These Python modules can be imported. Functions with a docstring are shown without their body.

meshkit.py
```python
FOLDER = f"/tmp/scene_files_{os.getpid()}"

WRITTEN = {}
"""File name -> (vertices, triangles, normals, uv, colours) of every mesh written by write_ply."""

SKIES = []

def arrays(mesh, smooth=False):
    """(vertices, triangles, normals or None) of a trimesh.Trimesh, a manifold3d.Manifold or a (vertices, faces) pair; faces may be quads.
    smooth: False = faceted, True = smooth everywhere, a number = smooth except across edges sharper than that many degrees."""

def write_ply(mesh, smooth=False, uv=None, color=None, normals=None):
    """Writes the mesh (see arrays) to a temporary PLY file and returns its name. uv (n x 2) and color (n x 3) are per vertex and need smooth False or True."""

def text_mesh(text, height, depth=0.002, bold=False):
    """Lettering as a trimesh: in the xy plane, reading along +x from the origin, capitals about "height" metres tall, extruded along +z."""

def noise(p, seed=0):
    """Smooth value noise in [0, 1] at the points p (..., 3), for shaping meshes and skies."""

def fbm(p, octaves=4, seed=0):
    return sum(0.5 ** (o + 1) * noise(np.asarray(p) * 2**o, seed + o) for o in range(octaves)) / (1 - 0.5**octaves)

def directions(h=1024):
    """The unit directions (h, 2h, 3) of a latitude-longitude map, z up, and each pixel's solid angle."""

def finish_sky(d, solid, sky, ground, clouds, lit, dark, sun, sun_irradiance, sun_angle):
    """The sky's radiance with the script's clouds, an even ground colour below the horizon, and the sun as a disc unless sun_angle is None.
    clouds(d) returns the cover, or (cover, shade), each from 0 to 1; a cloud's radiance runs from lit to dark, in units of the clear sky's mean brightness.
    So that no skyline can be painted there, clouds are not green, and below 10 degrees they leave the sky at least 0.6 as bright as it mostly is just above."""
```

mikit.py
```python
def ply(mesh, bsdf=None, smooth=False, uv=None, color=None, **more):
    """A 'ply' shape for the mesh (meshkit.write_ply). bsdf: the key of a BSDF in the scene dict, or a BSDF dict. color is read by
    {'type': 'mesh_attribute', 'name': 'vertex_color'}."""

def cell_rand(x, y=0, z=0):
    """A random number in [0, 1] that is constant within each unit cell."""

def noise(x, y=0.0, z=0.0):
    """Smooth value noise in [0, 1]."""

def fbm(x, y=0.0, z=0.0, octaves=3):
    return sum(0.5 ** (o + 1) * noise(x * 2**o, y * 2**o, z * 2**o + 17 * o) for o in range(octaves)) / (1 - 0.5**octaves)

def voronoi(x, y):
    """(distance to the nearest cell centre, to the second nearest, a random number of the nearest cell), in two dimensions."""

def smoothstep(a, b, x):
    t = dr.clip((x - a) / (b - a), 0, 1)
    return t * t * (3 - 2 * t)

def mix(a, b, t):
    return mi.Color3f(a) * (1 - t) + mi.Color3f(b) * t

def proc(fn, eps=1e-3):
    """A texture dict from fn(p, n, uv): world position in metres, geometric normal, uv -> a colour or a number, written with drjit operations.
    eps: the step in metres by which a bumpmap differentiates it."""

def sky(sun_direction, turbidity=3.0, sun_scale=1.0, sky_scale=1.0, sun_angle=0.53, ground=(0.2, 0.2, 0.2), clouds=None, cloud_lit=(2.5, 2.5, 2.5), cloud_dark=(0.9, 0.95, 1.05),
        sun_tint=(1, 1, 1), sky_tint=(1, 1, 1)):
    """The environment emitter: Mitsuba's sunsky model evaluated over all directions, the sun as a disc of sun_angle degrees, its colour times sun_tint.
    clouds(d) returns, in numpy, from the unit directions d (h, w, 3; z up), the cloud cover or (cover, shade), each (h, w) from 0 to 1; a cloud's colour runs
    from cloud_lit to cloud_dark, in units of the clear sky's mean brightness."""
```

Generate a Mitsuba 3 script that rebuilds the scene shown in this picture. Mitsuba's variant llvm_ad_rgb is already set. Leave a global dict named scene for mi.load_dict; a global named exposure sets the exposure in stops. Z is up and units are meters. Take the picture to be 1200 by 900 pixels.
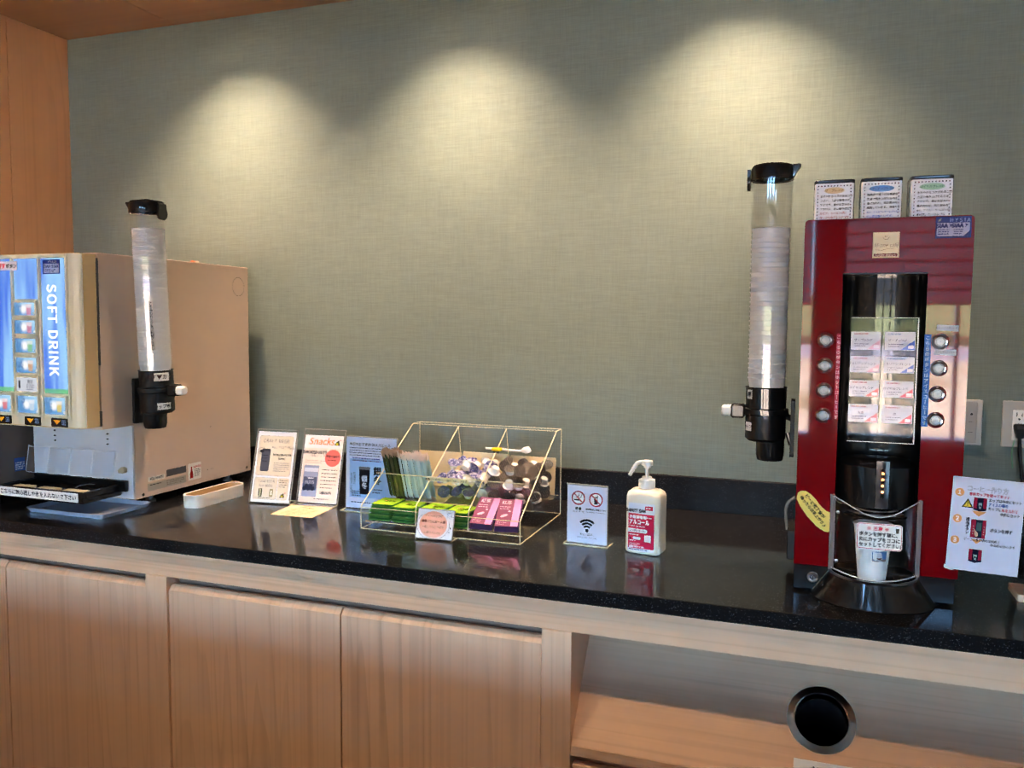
import math, random, numpy as np, trimesh, manifold3d, mitsuba as mi, drjit as dr
import mikit, meshkit
from mikit import proc, noise, fbm, cell_rand, smoothstep, mix
from shapely.geometry import Polygon, Point, box as sbox, LineString
from shapely import affinity, union_all
random.seed(7); RNG = np.random.RandomState(7)
scene, labels = {}, {}
PI = math.pi

# ---------------------------------------------------------------- camera, sky, exposure
F_PX = 972.0
YAW, PITCH, ROLL = map(math.radians, (19.58, 4.25, 0.457))
EYE = np.array([0, -2.244, 1.38])
_f = np.array([-math.sin(YAW) * math.cos(PITCH), math.cos(YAW) * math.cos(PITCH), -math.sin(PITCH)])
_r = np.array([math.cos(YAW), math.sin(YAW), 0.0]); _u = np.cross(_r, _f)
_up = _u * math.cos(ROLL) - _r * math.sin(ROLL)
T4 = mi.ScalarTransform4f
scene['camera'] = {'type': 'perspective', 'fov': 2 * math.degrees(math.atan(600 / F_PX)), 'fov_axis': 'x', 'near_clip': 0.02, 'far_clip': 500.0,
                   'to_world': T4().look_at(origin=EYE.tolist(), target=(EYE + _f).tolist(), up=_up.tolist())}
exposure = 5.0
UNIT = 2.0 ** -exposure           # radiance that shows as white
scene['sky'] = mikit.sky((0.35, 0.75, 0.75), turbidity=4.0, sun_scale=3.0, sky_scale=4.7, ground=(0.16, 0.12, 0.09), sky_tint=(0.70, 0.98, 1.14), sun_tint=(1.0, 0.96, 0.92))
LAMP = (112.0, 76.0, 50.0)      # radiance of the warm ceiling spots over the counter
LAMP_ROOM = (52.0, 39.0, 24.0)  # radiance of the spots over the middle of the room

# ---------------------------------------------------------------- helpers
def lin(*c):
    c = np.array(c, float) / 255
    return np.where(c <= 0.04045, c / 12.92, ((c + 0.055) / 1.055) ** 2.4).tolist()
def rgb(c): return {'type': 'rgb', 'value': [float(x) for x in c]}
def matt(key, r, g, b):
    if key not in scene: scene[key] = {'type': 'twosided', 'bsdf': {'type': 'diffuse', 'reflectance': rgb(lin(r, g, b))}}
    return key
def plastic(key, r, g, b, rough=0.3, spec=0.5, coat=0.0, metal=0.0):
    if key not in scene:
        scene[key] = {'type': 'twosided', 'bsdf': {'type': 'principled', 'base_color': rgb(lin(r, g, b)), 'roughness': rough, 'specular': spec, 'clearcoat': coat, 'clearcoat_gloss': 0.97, 'metallic': metal}}
    return key
def numbered(key):
    if key not in taken: taken.add(key); return key
    i = 1
    while f'{key}_{i:03d}' in taken: i += 1
    taken.add(f'{key}_{i:03d}'); return f'{key}_{i:03d}'
taken = set()
def thing(name, label, cat, group=None):
    k = numbered(name); labels[k] = {'label': label, 'category': cat}
    if group: labels[k]['group'] = group
    return k
def solo(name, mesh, mat, label, cat, group=None, smooth=40, **kw):
    k = thing(name, label, cat, group); scene[k] = mikit.ply(mesh, mat, smooth=smooth, **kw); return k
def part(parent, name, mesh, mat, smooth=40, label=None, kind=None):
    k = numbered(f'{parent}__{name}')
    scene[k] = mesh if isinstance(mesh, dict) else mikit.ply(mesh, mat, smooth=smooth)
    if label or kind: labels[k] = {a: b for a, b in (('label', label), ('kind', kind)) if b}
    return k
def struct(name, mesh, mat, smooth=False):
    k = numbered(name); labels[k] = {'kind': 'structure'}
    if mesh is not None: scene[k] = mikit.ply(mesh, mat, smooth=smooth)
    return k
def cat(*ms): return trimesh.util.concatenate([m for m in ms if m is not None])
def box(x0, x1, y0, y1, z0, z1, b=0.0):
    if b <= 0:
        m = trimesh.creation.box(extents=(x1 - x0, y1 - y0, z1 - z0)); m.apply_translation(((x0 + x1) / 2, (y0 + y1) / 2, (z0 + z1) / 2)); return m
    v = []
    for x, sx in ((x0, 1), (x1, -1)):
        for y, sy in ((y0, 1), (y1, -1)):
            for z, sz in ((z0, 1), (z1, -1)):
                v += [(x + sx * b, y + sy * b, z), (x + sx * b, y, z + sz * b), (x, y + sy * b, z + sz * b)]
    return trimesh.convex.convex_hull(np.array(v))
def rbox(x0, x1, y0, y1, z0, z1, r, n=5):
    """A box whose four upright edges are rounded and whose other edges are slightly eased."""
    p = rrect((x0 + x1) / 2, (y0 + y1) / 2, x1 - x0, y1 - y0, r, n); e = min(0.15 * r, 0.002)
    q = p.buffer(-e); v = [(a, b, z) for z, s in ((z0, q), (z0 + e, p), (z1 - e, p), (z1, q)) for a, b in s.exterior.coords[:-1]]
    return trimesh.convex.convex_hull(np.array(v))
def rrect(cx, cy, w, h, r, n=5):
    return sbox(cx - w / 2 + r, cy - h / 2 + r, cx + w / 2 - r, cy + h / 2 - r).buffer(r, quad_segs=n)
def cyl(c, r, h, axis=2, n=32, r2=None, b=0.0):
    """A cylinder or cone from c along the axis; b eases its rims."""
    r2 = r if r2 is None else r2
    prof = [(0, 0), (r - b, 0), (r, b), (r2, h - b), (r2 - b, h), (0, h)] if b else [(0, 0), (r, 0), (r2, h), (0, h)]
    return lathe(prof, c, axis, n)
def lathe(prof, c=(0, 0, 0), axis=2, n=32):
    m = trimesh.creation.revolve(np.array(prof, float), sections=n)
    if axis == 0: m.apply_transform(trimesh.transformations.rotation_matrix(PI / 2, (0, 1, 0)))
    if axis == 1: m.apply_transform(trimesh.transformations.rotation_matrix(-PI / 2, (1, 0, 0)))
    if axis == -1: m.apply_transform(trimesh.transformations.rotation_matrix(PI / 2, (1, 0, 0)))
    m.apply_translation(c); return m
def tube(pts, r, n=10):
    pts = np.asarray(pts, float)
    t = np.gradient(pts, axis=0); t /= np.linalg.norm(t, axis=1, keepdims=True)
    a = np.cross(t, [0.13, 0.21, 0.97]); a /= np.linalg.norm(a, axis=1, keepdims=True); b = np.cross(t, a)
    r = np.broadcast_to(r, (len(pts),)); g = np.arange(n) * 2 * PI / n
    v = pts[:, None] + r[:, None, None] * (np.cos(g)[None, :, None] * a[:, None] + np.sin(g)[None, :, None] * b[:, None])
    v = np.vstack([v.reshape(-1, 3), pts[:1], pts[-1:]]); f = []; L = len(pts)
    for i in range(L - 1):
        for j in range(n):
            k = (j + 1) % n; f += [(i * n + j, i * n + k, (i + 1) * n + k), (i * n + j, (i + 1) * n + k, (i + 1) * n + j)]
    for j in range(n):
        k = (j + 1) % n; f += [(L * n, k, j), (L * n + 1, (L - 1) * n + j, (L - 1) * n + k)]
    return trimesh.Trimesh(v, f, process=False)
def bez(p, n=14):
    p = np.array(p, float); t = np.linspace(0, 1, n)[:, None]
    return (1 - t) ** 3 * p[0] + 3 * t * (1 - t) ** 2 * p[1] + 3 * t * t * (1 - t) * p[2] + t ** 3 * p[3]
class Frame:
    """A plane in space: o + x*u + y*v + z*n."""
    def __init__(s, o, u=(1, 0, 0), v=(0, 0, 1)):
        s.o, s.u, s.v = (np.array(a, float) for a in (o, u, v)); s.u /= np.linalg.norm(s.u); s.v /= np.linalg.norm(s.v); s.n = np.cross(s.u, s.v)
    def at(s, p): p = np.asarray(p, float); return s.o + p[..., :1] * s.u + p[..., 1:2] * s.v + p[..., 2:3] * s.n
    def put(s, m): m = m.copy(); m.vertices = s.at(np.array(m.vertices)); return m
    def sheet(s, poly, h=0.0):
        """The flat polygon as a single layer at height h."""
        ms = []
        for g in getattr(poly, 'geoms', [poly]):
            if g.geom_type != 'Polygon' or g.area < 1e-10: continue
            v, f = trimesh.creation.triangulate_polygon(g, engine='earcut')
            v = np.asarray(v, float)[:, :2]; f = np.asarray(f)
            a, b, c = v[f[:, 0]], v[f[:, 1]], v[f[:, 2]]
            neg = (b[:, 0] - a[:, 0]) * (c[:, 1] - a[:, 1]) - (b[:, 1] - a[:, 1]) * (c[:, 0] - a[:, 0]) < 0
            f[neg] = f[neg][:, ::-1]
            ms.append(trimesh.Trimesh(s.at(np.hstack([v, np.full((len(v), 1), h)])), f, process=False))
        return trimesh.util.concatenate(ms) if ms else None
    def slab(s, poly, h0, h1):
        return cat(*[s.put(_shift(trimesh.creation.extrude_polygon(g, h1 - h0, engine='earcut'), h0)) for g in getattr(poly, 'geoms', [poly])])
def _shift(m, z): m.apply_translation((0, 0, z)); return m
class Art:
    """Flat print on a frame, gathered by part name and colour."""
    def __init__(s, frame, step=0.0003): s.f, s.d, s.step = frame, {}, step
    def add(s, name, colour, poly, layer=1):
        if poly is not None and not poly.is_empty: s.d.setdefault((name, colour), []).append(s.f.sheet(poly, s.step * layer))
    def emit(s, parent):
        for (name, c), ms in s.d.items():
            ms = [m for m in ms if m is not None]
            if ms: part(parent, name, trimesh.util.concatenate(ms), matt('print_%d_%d_%d' % c, *c), smooth=False)
# glyph outlines as plain numbers: character code, advance, then rings (count, points as 64 * x + y), each glyph ended by 0
GLYPHS = {}
def read_glyphs(q):
    i = 0
    while i < len(q):
        code, adv, g = q[i], q[i + 1], None; i += 2
        while q[i]:
            n = q[i]; p = Polygon([((v // 64 - 3) / 56, (v % 64 - 13) / 56) for v in q[i + 1:i + 1 + n]]).buffer(0); i += 1 + n
            g = p if g is None else g.symmetric_difference(p)
        GLYPHS[chr(code)] = (adv / 56, g); i += 1
def text(s, h, x=0, y=0, bold=0.0, align='c', squeeze=1.0, slant=0.0, vertical=False, gap=0.0):
    """Lettering as a polygon; h is the em size; (x, y) the anchor on the base line (the top centre if vertical)."""
    out, pen = [], 0.0
    for c in s:
        adv, g = GLYPHS.get(c, (0.5, None)) if c != ' ' else (0.3, None)
        if vertical:
            if g is not None:
                if c in 'ー-': g = affinity.rotate(g, -90, origin=(0.5, 0.36))
                out.append(affinity.translate(g, -adv / 2, pen - 0.86))
            pen -= 1.0 + gap
        else:
            if g is not None: out.append(affinity.translate(g, pen, 0))
            pen += adv + gap
    if not out: return Polygon()
    g = union_all(out)
    if bold: g = g.buffer(bold, quad_segs=2)
    k = 0 if vertical or align == 'l' else (-pen / 2 if align == 'c' else -pen)
    g = affinity.affine_transform(g, [1, slant, 0, 1, k, 0])
    return affinity.affine_transform(g, [h * squeeze, 0, 0, h, x, y])
def disc(x, y, r, ry=None): return affinity.scale(Point(x, y).buffer(r, quad_segs=12), 1, (ry or r) / r)
def ring(x, y, r, w): return disc(x, y, r).difference(disc(x, y, r - w))
def lines(x, y, w, n, dy, h, seed=0):
    """Rows of print too small to read, as broken strokes."""
    g, out = random.Random(seed), []
    for i in range(n):
        a = x
        while a < x + w * (0.75 + 0.25 * (i < n - 1)):
            b = min(a + h * g.uniform(0.8, 3.2), x + w); out.append(sbox(a, y - i * dy, b, y - i * dy + h)); a = b + h * g.uniform(0.3, 0.7)
    return union_all(out)
read_glyphs([
33,18,8,529,590,716,909,1039,979,852,659,4,695,665,921,951,0,37,52,13,2203,2196,2446,2637,2828,3215,3348,3354,3296,3109,2790,2533,2273,12,2394,2527,2658,2851,3041,3102,3094,3026,2896,2704,2577,2452,4,1036,1228,2743,2486,13,365,420,607,797,1117,1376,1509,1581,
1521,1333,1079,693,498,12,620,688,819,1075,1202,1263,1321,1252,1121,928,738,614,0,40,19,13,547,595,841,1090,1220,974,858,867,939,1074,1273,1147,751,0,41,19,13,441,749,802,722,521,388,514,975,1048,1122,1005,697,571,0,42,26,15,498,815,617,807,
1068,1320,1513,1327,1650,1588,1203,1145,1017,947,564,0,43,31,12,352,1056,1108,1300,1376,2080,2083,1380,1328,1136,1060,355,0,44,16,13,389,451,580,774,970,976,788,660,466,527,717,716,648,0,45,20,4,415,411,1307,1311,0,46,16,8,464,526,652,781,
911,915,788,531,0,48,31,15,415,532,782,1037,1292,1679,1944,2022,1902,1716,1398,1143,885,690,492,12,741,813,1074,1267,1520,1705,1692,1556,1297,1041,853,731,0,49,31,11,529,525,1933,1937,1425,1462,1206,691,688,1136,1106,0,50,31,22,369,558,882,1330,1520,
1580,1574,1377,1050,400,397,1997,2001,913,1500,1828,1896,1901,1778,1526,1015,757,0,51,31,34,338,591,1036,1549,1744,1874,2007,1949,1760,1507,1766,1899,1904,1653,1398,1079,693,434,623,1074,1330,1520,1579,1512,1253,868,864,1248,1565,1689,1556,1233,786,469,0,52,31,11,280,
1432,1421,1741,1752,2072,2076,1757,1782,1398,348,4,668,1455,1456,1436,0,53,31,26,338,717,1228,1550,1874,2008,2013,1890,1638,1383,870,873,946,1906,1910,630,547,673,1059,1442,1630,1688,1491,1297,785,469,0,54,31,26,412,532,783,1164,1485,1678,1938,2007,2013,1954,1701,
1447,1062,738,743,942,1137,1522,1840,2035,1845,1527,1206,884,624,491,11,733,929,1122,1442,1569,1756,1686,1554,1296,978,854,0,55,31,12,438,434,1650,1253,984,909,1229,1303,1441,1772,2035,2038,0,56,31,24,408,404,529,909,1485,1742,1937,2005,2010,1886,1634,1896,1966,
1905,1717,1462,1143,821,626,558,554,615,867,542,10,664,798,1057,1438,1627,1685,1489,1168,913,724,10,814,1010,1203,1458,1584,1646,1575,1379,1126,873,0,58,16,8,487,549,675,803,934,937,810,618,8,464,526,652,781,911,915,788,531,0,59,16,13,389,451,
580,774,970,976,788,660,466,527,717,716,648,8,487,548,675,868,934,937,811,618,0,65,34,8,205,525,857,1753,1997,2381,1526,1142,3,925,1329,1694,0,66,37,14,589,1742,2063,2323,2391,2333,2145,1891,2150,2283,2223,2036,1526,630,9,928,1504,1887,2013,2074,
2005,1875,1682,913,8,946,1394,1776,1965,1962,1831,1573,933,0,67,36,26,415,597,975,1420,1805,2127,2386,2197,1938,1617,1361,1107,857,803,939,1200,1650,2159,2354,2101,1719,1398,1012,752,556,486,0,68,38,10,589,1678,2065,2261,2461,2470,2286,1971,1398,630,10,945,1394,
1649,1965,2089,2145,2074,1813,1490,913,0,69,33,12,589,2125,2129,914,928,1888,1893,933,945,2098,2102,630,0,70,31,10,589,909,927,1888,1892,932,945,2098,2102,630,0,72,41,12,589,909,928,2144,2125,2445,2486,2166,2149,933,950,630,0,73,16,4,589,909,
950,630,0,75,36,12,589,909,922,1378,2125,2509,1574,2422,2038,930,950,630,0,76,30,6,589,2061,2065,914,950,630,0,77,46,13,589,845,878,1553,1745,2478,2445,2765,2806,2422,1688,1014,630,0,78,40,10,589,845,879,2061,2445,2486,2166,2133,950,630,0,
79,42,16,415,535,912,1420,1933,2386,2586,2661,2540,2353,2037,1463,1077,818,557,486,15,739,875,1200,1522,1968,2157,2342,2333,2134,1939,1681,1425,1170,981,857,0,80,36,12,589,909,925,1758,2016,2212,2344,2286,2225,1972,1526,630,8,945,1522,1840,1964,1960,1893,1570,930,
0,82,36,14,589,909,926,1374,1997,2381,1759,2146,2344,2287,2226,2036,1590,630,8,945,1522,1840,1966,2027,1894,1571,931,0,83,34,31,403,655,1164,1677,2001,2199,2140,2078,1825,1000,876,1009,1330,1649,1967,2098,2035,1590,1078,885,690,556,553,804,1756,1880,1748,1553,1233,
914,598,0,84,34,8,374,370,1137,1101,1421,1457,2290,2294,0,85,40,17,603,722,1101,1612,2127,2324,2457,2486,2166,2071,1875,1553,1170,982,922,950,630,0,86,32,7,246,1037,1421,2294,1974,1235,629,0,87,49,13,374,845,1229,1838,2317,2701,3318,2997,2515,1974,
1654,1107,693,0,89,30,9,246,989,973,1293,1373,2166,1782,1186,566,0,95,31,4,261,2117,2120,264,0,97,32,19,406,464,781,1165,1616,1677,1933,1954,1832,1579,1196,552,677,1064,1447,1572,1633,797,538,8,787,792,987,1629,1620,1297,977,849,0,98,34,15,
570,525,781,848,1229,1677,2001,2132,2266,2212,1962,1708,1324,872,890,11,868,1126,1384,1575,1829,1888,1881,1813,1553,1233,852,0,99,28,22,415,469,783,1101,1420,1677,1936,1811,1425,1042,853,730,800,933,1063,1320,1766,1897,1771,1260,874,549,0,100,35,15,415,469,782,
973,1292,1614,1808,1805,2061,2106,1850,1833,1452,1004,615,11,734,868,1063,1256,1575,1765,1749,1489,1233,1042,790,0,101,31,20,415,469,593,783,1101,1420,1935,1875,1424,1042,853,729,731,2011,2079,1957,1643,1196,874,549,6,735,934,1320,1511,1637,1759,0,102,18,17,359,
615,589,909,935,1383,1323,940,947,1142,1462,1529,1082,760,628,620,363,0,103,32,33,391,389,578,1024,1472,1729,2053,2184,2187,2062,1744,913,786,789,855,1367,1754,1888,1891,1831,2152,2155,1132,810,616,483,480,540,729,598,467,654,459,9,648,909,1676,1865,1799,1669,
1283,836,709,9,803,870,1064,1384,1572,1566,1306,1050,861,0,104,34,17,570,525,845,867,1062,1320,1639,1764,1741,2061,2082,1961,1772,1452,1195,872,890,0,105,16,8,501,563,690,882,949,888,825,568,4,525,845,875,555,0,106,16,8,502,563,690,818,948,
950,824,632,10,64,448,576,771,838,875,555,518,388,132,0,107,31,12,525,845,853,1243,1805,2125,1439,2091,1707,860,890,570,0,108,16,9,529,590,717,1037,1040,913,850,889,569,0,109,52,28,525,845,867,1127,1448,1638,1698,1741,2061,2083,2278,2600,2790,
2915,2893,3213,3235,3113,2923,2604,2282,2023,1771,1388,1195,871,811,555,0,110,34,17,525,845,867,1255,1512,1702,1763,1741,2061,2084,1961,1835,1644,1324,871,811,555,0,111,34,16,415,409,532,783,1037,1420,1613,1937,2133,2202,2145,1960,1643,1196,874,550,14,735,868,1063,
1384,1638,1764,1886,1882,1748,1554,1361,1169,978,791,0,112,35,16,512,832,847,1292,1549,1871,2132,2266,2210,2088,1835,1580,1324,872,811,555,11,868,1127,1384,1575,1829,1888,1881,1813,1553,1233,852,0,114,22,12,525,845,864,930,1126,1255,1575,1580,1260,870,811,555,0,
115,26,29,337,526,908,1421,1616,1749,1690,1500,865,740,806,936,1192,1574,1705,1388,1004,747,553,485,482,543,796,1368,1428,1297,1168,785,468,0,116,21,18,363,359,615,597,720,845,1036,1485,1425,1105,916,935,1447,1451,940,948,692,620,0,117,34,17,533,656,
845,1293,1745,1805,2061,2091,1771,1750,1490,1297,1041,915,856,875,555,0,118,29,7,299,973,1357,2027,1707,1170,619,0,119,45,13,363,845,1229,1638,2061,2445,2987,2667,2258,1835,1515,1042,683,0,120,28,12,270,589,1113,1549,1933,1308,1899,1579,1120,683,363,925,0,
121,29,13,299,1037,774,580,389,321,640,963,1224,2027,1707,1170,619,0,122,26,10,336,333,1805,1809,786,1769,1771,491,487,1383,0,233,31,20,415,469,593,783,1101,1420,1935,1875,1424,1042,853,729,731,2011,2079,1957,1643,1196,874,549,6,735,934,1320,1511,1637,
1759,4,1076,1265,1851,1662,0,8251,56,8,2787,2785,2974,3102,3297,3237,3110,2918,12,720,782,2016,3214,3280,2146,3317,3190,2020,822,757,1890,8,1779,1840,2030,2159,2290,2292,2102,1910,8,1747,1744,1934,2127,2258,2197,2006,1878,8,739,800,990,1119,1250,1252,1062,870,0,9660,
56,3,375,1993,3703,0,9834,56,23,1101,1162,1289,1545,1867,2062,2129,2158,2412,2664,2725,2718,2517,2645,2910,2917,2856,2165,2044,1980,1940,1492,1233,0,12289,56,4,407,1162,1421,665,0,12290,56,12,338,461,842,1034,1227,1358,1425,1367,1050,794,601,471,8,531,727,984,
1237,1233,1101,781,591,0,12354,56,43,596,656,845,1229,1616,1677,1934,1875,2266,2725,2979,3104,3165,3159,2963,2769,2126,2314,2764,3152,3414,3422,3237,2792,2860,2541,2473,1768,1839,3121,3125,1843,1913,1657,1587,755,751,1519,1582,1510,1187,862,666,5,1816,1764,1893,2406,2207,7,915,
920,1052,1506,1556,1298,1041,0,12356,56,7,2673,2981,3221,3479,3362,3117,2930,17,692,736,853,1041,1230,1357,1613,1937,2137,1949,1749,1618,1426,1300,1175,1056,1012,0,12358,56,21,808,931,1639,2280,2534,2787,2780,2583,2130,1294,1482,1932,2383,2837,3032,3101,3044,2919,2603,2348,1900,
4,1269,2802,2806,1337,0,12360,56,23,654,907,1688,1817,2072,2255,2444,2635,3404,3472,3023,2576,2514,2330,2204,2013,2857,2668,2604,1578,874,933,2279,4,1333,2738,2742,1401,0,12362,56,4,2737,3496,3627,2867,38,598,594,846,1163,1419,1549,1615,1630,2208,2783,2973,3035,2965,2577,
2000,2123,2380,2830,3089,3286,3291,3230,3105,2724,2276,1634,1644,2414,2418,1712,1722,1402,1392,688,684,1387,1377,924,8,853,1114,1372,1361,1296,1232,1041,915,0,12363,56,6,2801,3174,3421,3679,3431,3059,27,556,552,1321,920,525,843,1306,1577,1770,2154,2344,2405,2331,2129,1872,1425,
1484,1995,2318,2584,2600,2539,2349,1710,1785,1465,1389,0,12364,56,4,3259,3572,3701,3452,7,2736,3109,3356,3614,3429,2993,2994,4,2873,3121,3314,3066,28,492,488,1256,921,525,779,844,1242,1577,2025,2279,2340,2267,2130,1936,1360,1484,1931,2188,2384,2517,2598,2538,2285,1645,1784,1465,
1325,0,12365,56,26,808,804,1315,2404,2652,2141,2137,2904,3035,2660,3238,3304,3242,2536,2415,3122,3061,2355,2233,2170,1977,2035,883,879,2095,2280,13,918,914,975,1356,1738,2827,2832,1807,1297,1172,1175,1308,1053,0,12367,56,10,995,1056,2570,2765,1314,1510,2742,2490,2164,1256,0,
12370,56,4,3386,3571,3763,3579,18,1644,1640,2599,2589,2453,2127,1868,2121,2510,2708,2844,2920,3497,3501,2860,2872,2552,2604,4,3000,3185,3378,3193,14,609,600,719,780,972,1036,1040,1244,1118,983,919,867,1079,823,0,12371,56,13,926,853,977,1357,2379,3214,3218,2256,1808,1362,
1236,1110,1182,6,1076,1072,2351,2992,2996,1588,0,12372,56,4,3259,3507,3701,3452,4,2872,3121,3314,3066,15,792,849,974,1292,1611,2315,3149,3153,2448,1743,1234,1107,1046,1117,861,6,1007,2863,2927,2932,1523,1012,0,12373,56,16,816,876,2284,2719,2144,2140,2971,3101,2604,3311,
3315,2480,2362,2298,2041,2224,13,920,977,1293,1803,2892,2896,1871,1552,1297,1172,1175,1310,1055,0,12375,56,16,1145,1105,1293,1674,2186,2701,3024,3414,3226,2835,2448,2127,1679,1426,1367,1465,0,12377,56,26,621,2158,2153,1704,1446,1314,1309,1496,1814,2134,1809,1229,1546,2127,2455,2591,
2470,2478,3566,3570,2482,2489,2169,2162,626,625,8,1569,1765,2021,2211,2270,2075,1818,1629,0,12379,56,33,425,421,1190,1171,1232,1358,1804,3085,3089,2320,1745,1490,1430,1446,2600,2526,2333,2014,2074,2585,2714,2780,2856,3561,3501,2860,2872,2616,2604,1450,1462,1206,1194,0,12380,56,4,
3320,3505,3697,3513,32,360,356,1061,1106,1293,1739,3020,3025,2448,1744,1489,1365,1381,2535,2461,2205,2013,2009,2521,2650,2716,2791,3432,3436,2796,2807,2551,2539,1386,1397,1077,1065,4,2998,3183,3312,3127,0,12383,56,10,1947,1938,2189,2636,3469,3473,2640,2321,2196,2202,4,2148,3428,3432,
2152,14,624,620,1323,1052,653,971,1371,1644,2414,2418,1713,1849,1529,1392,0,12384,56,4,3191,3440,3633,3385,11,1813,1871,2124,2443,3340,3344,2511,2193,2068,2074,1818,5,2087,2083,2596,3299,3303,4,2805,3054,3247,2934,14,491,1259,856,524,842,1242,1515,2285,2289,1648,1720,1401,
1327,495,0,12385,56,35,621,1325,1188,921,1176,1307,1566,2209,2656,2908,2967,2706,2191,1359,1419,2123,2572,2894,3090,3222,3227,3104,2914,2596,2212,1892,1377,1581,3055,3059,1649,1785,1465,1393,626,0,12387,56,21,803,927,1763,2277,2724,2913,2971,2839,2322,1552,1612,2253,2704,3027,3225,
3231,3171,2983,2729,2217,1896,0,12388,56,22,554,613,1643,2541,2923,3112,3169,2971,2453,1939,1362,1486,2191,2835,3224,3423,3493,3370,3118,2737,2289,1904,0,12390,56,21,562,557,2160,1835,1636,1565,1623,1810,2190,2636,2955,3088,2386,2070,1883,1889,2024,2284,2736,3377,3382,0,12391,56,
4,3115,3363,3557,3244,21,562,557,2160,1834,1636,1564,1623,1811,2126,2508,2955,3023,2449,2006,1882,1824,2023,2285,2672,3377,3381,4,2664,2977,3106,2858,0,12392,56,21,920,980,1041,1421,1867,3213,3217,2320,1744,1362,1238,1242,1568,2150,3118,2994,1832,1336,1079,1574,1118,0,12394,56,
5,2606,3431,3562,3309,2738,17,1363,1422,1611,1930,2314,2508,2704,2708,3278,3410,3094,2713,2664,2408,2458,1754,1495,10,1619,1685,1879,2199,2454,2385,2190,1934,1743,1681,14,535,853,1181,1645,2287,2291,1713,1849,1530,1392,624,620,1324,862,0,12395,56,11,1688,1746,1998,2829,3407,3411,
2322,2067,1942,2012,1756,6,1907,1903,1902,3311,3315,2866,12,674,663,780,1035,1041,1308,1182,984,920,931,1207,887,0,12398,56,30,545,538,724,976,1296,1555,1883,2085,2225,2544,2798,3050,3173,3164,2967,2772,2449,1935,2123,2702,3090,3352,3485,3430,3182,2803,2293,1716,1136,745,11,
800,999,1260,1583,1905,1630,1497,1301,1109,919,859,0,12399,56,27,1557,1554,1615,1868,2123,2508,2765,2896,2901,3471,3603,3414,2906,2922,3499,3503,2926,2936,2616,2606,1646,1706,2601,2652,2204,1883,1688,9,1812,1943,2200,2520,2647,2577,2319,1937,1811,13,673,663,717,779,971,1042,1244,
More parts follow.
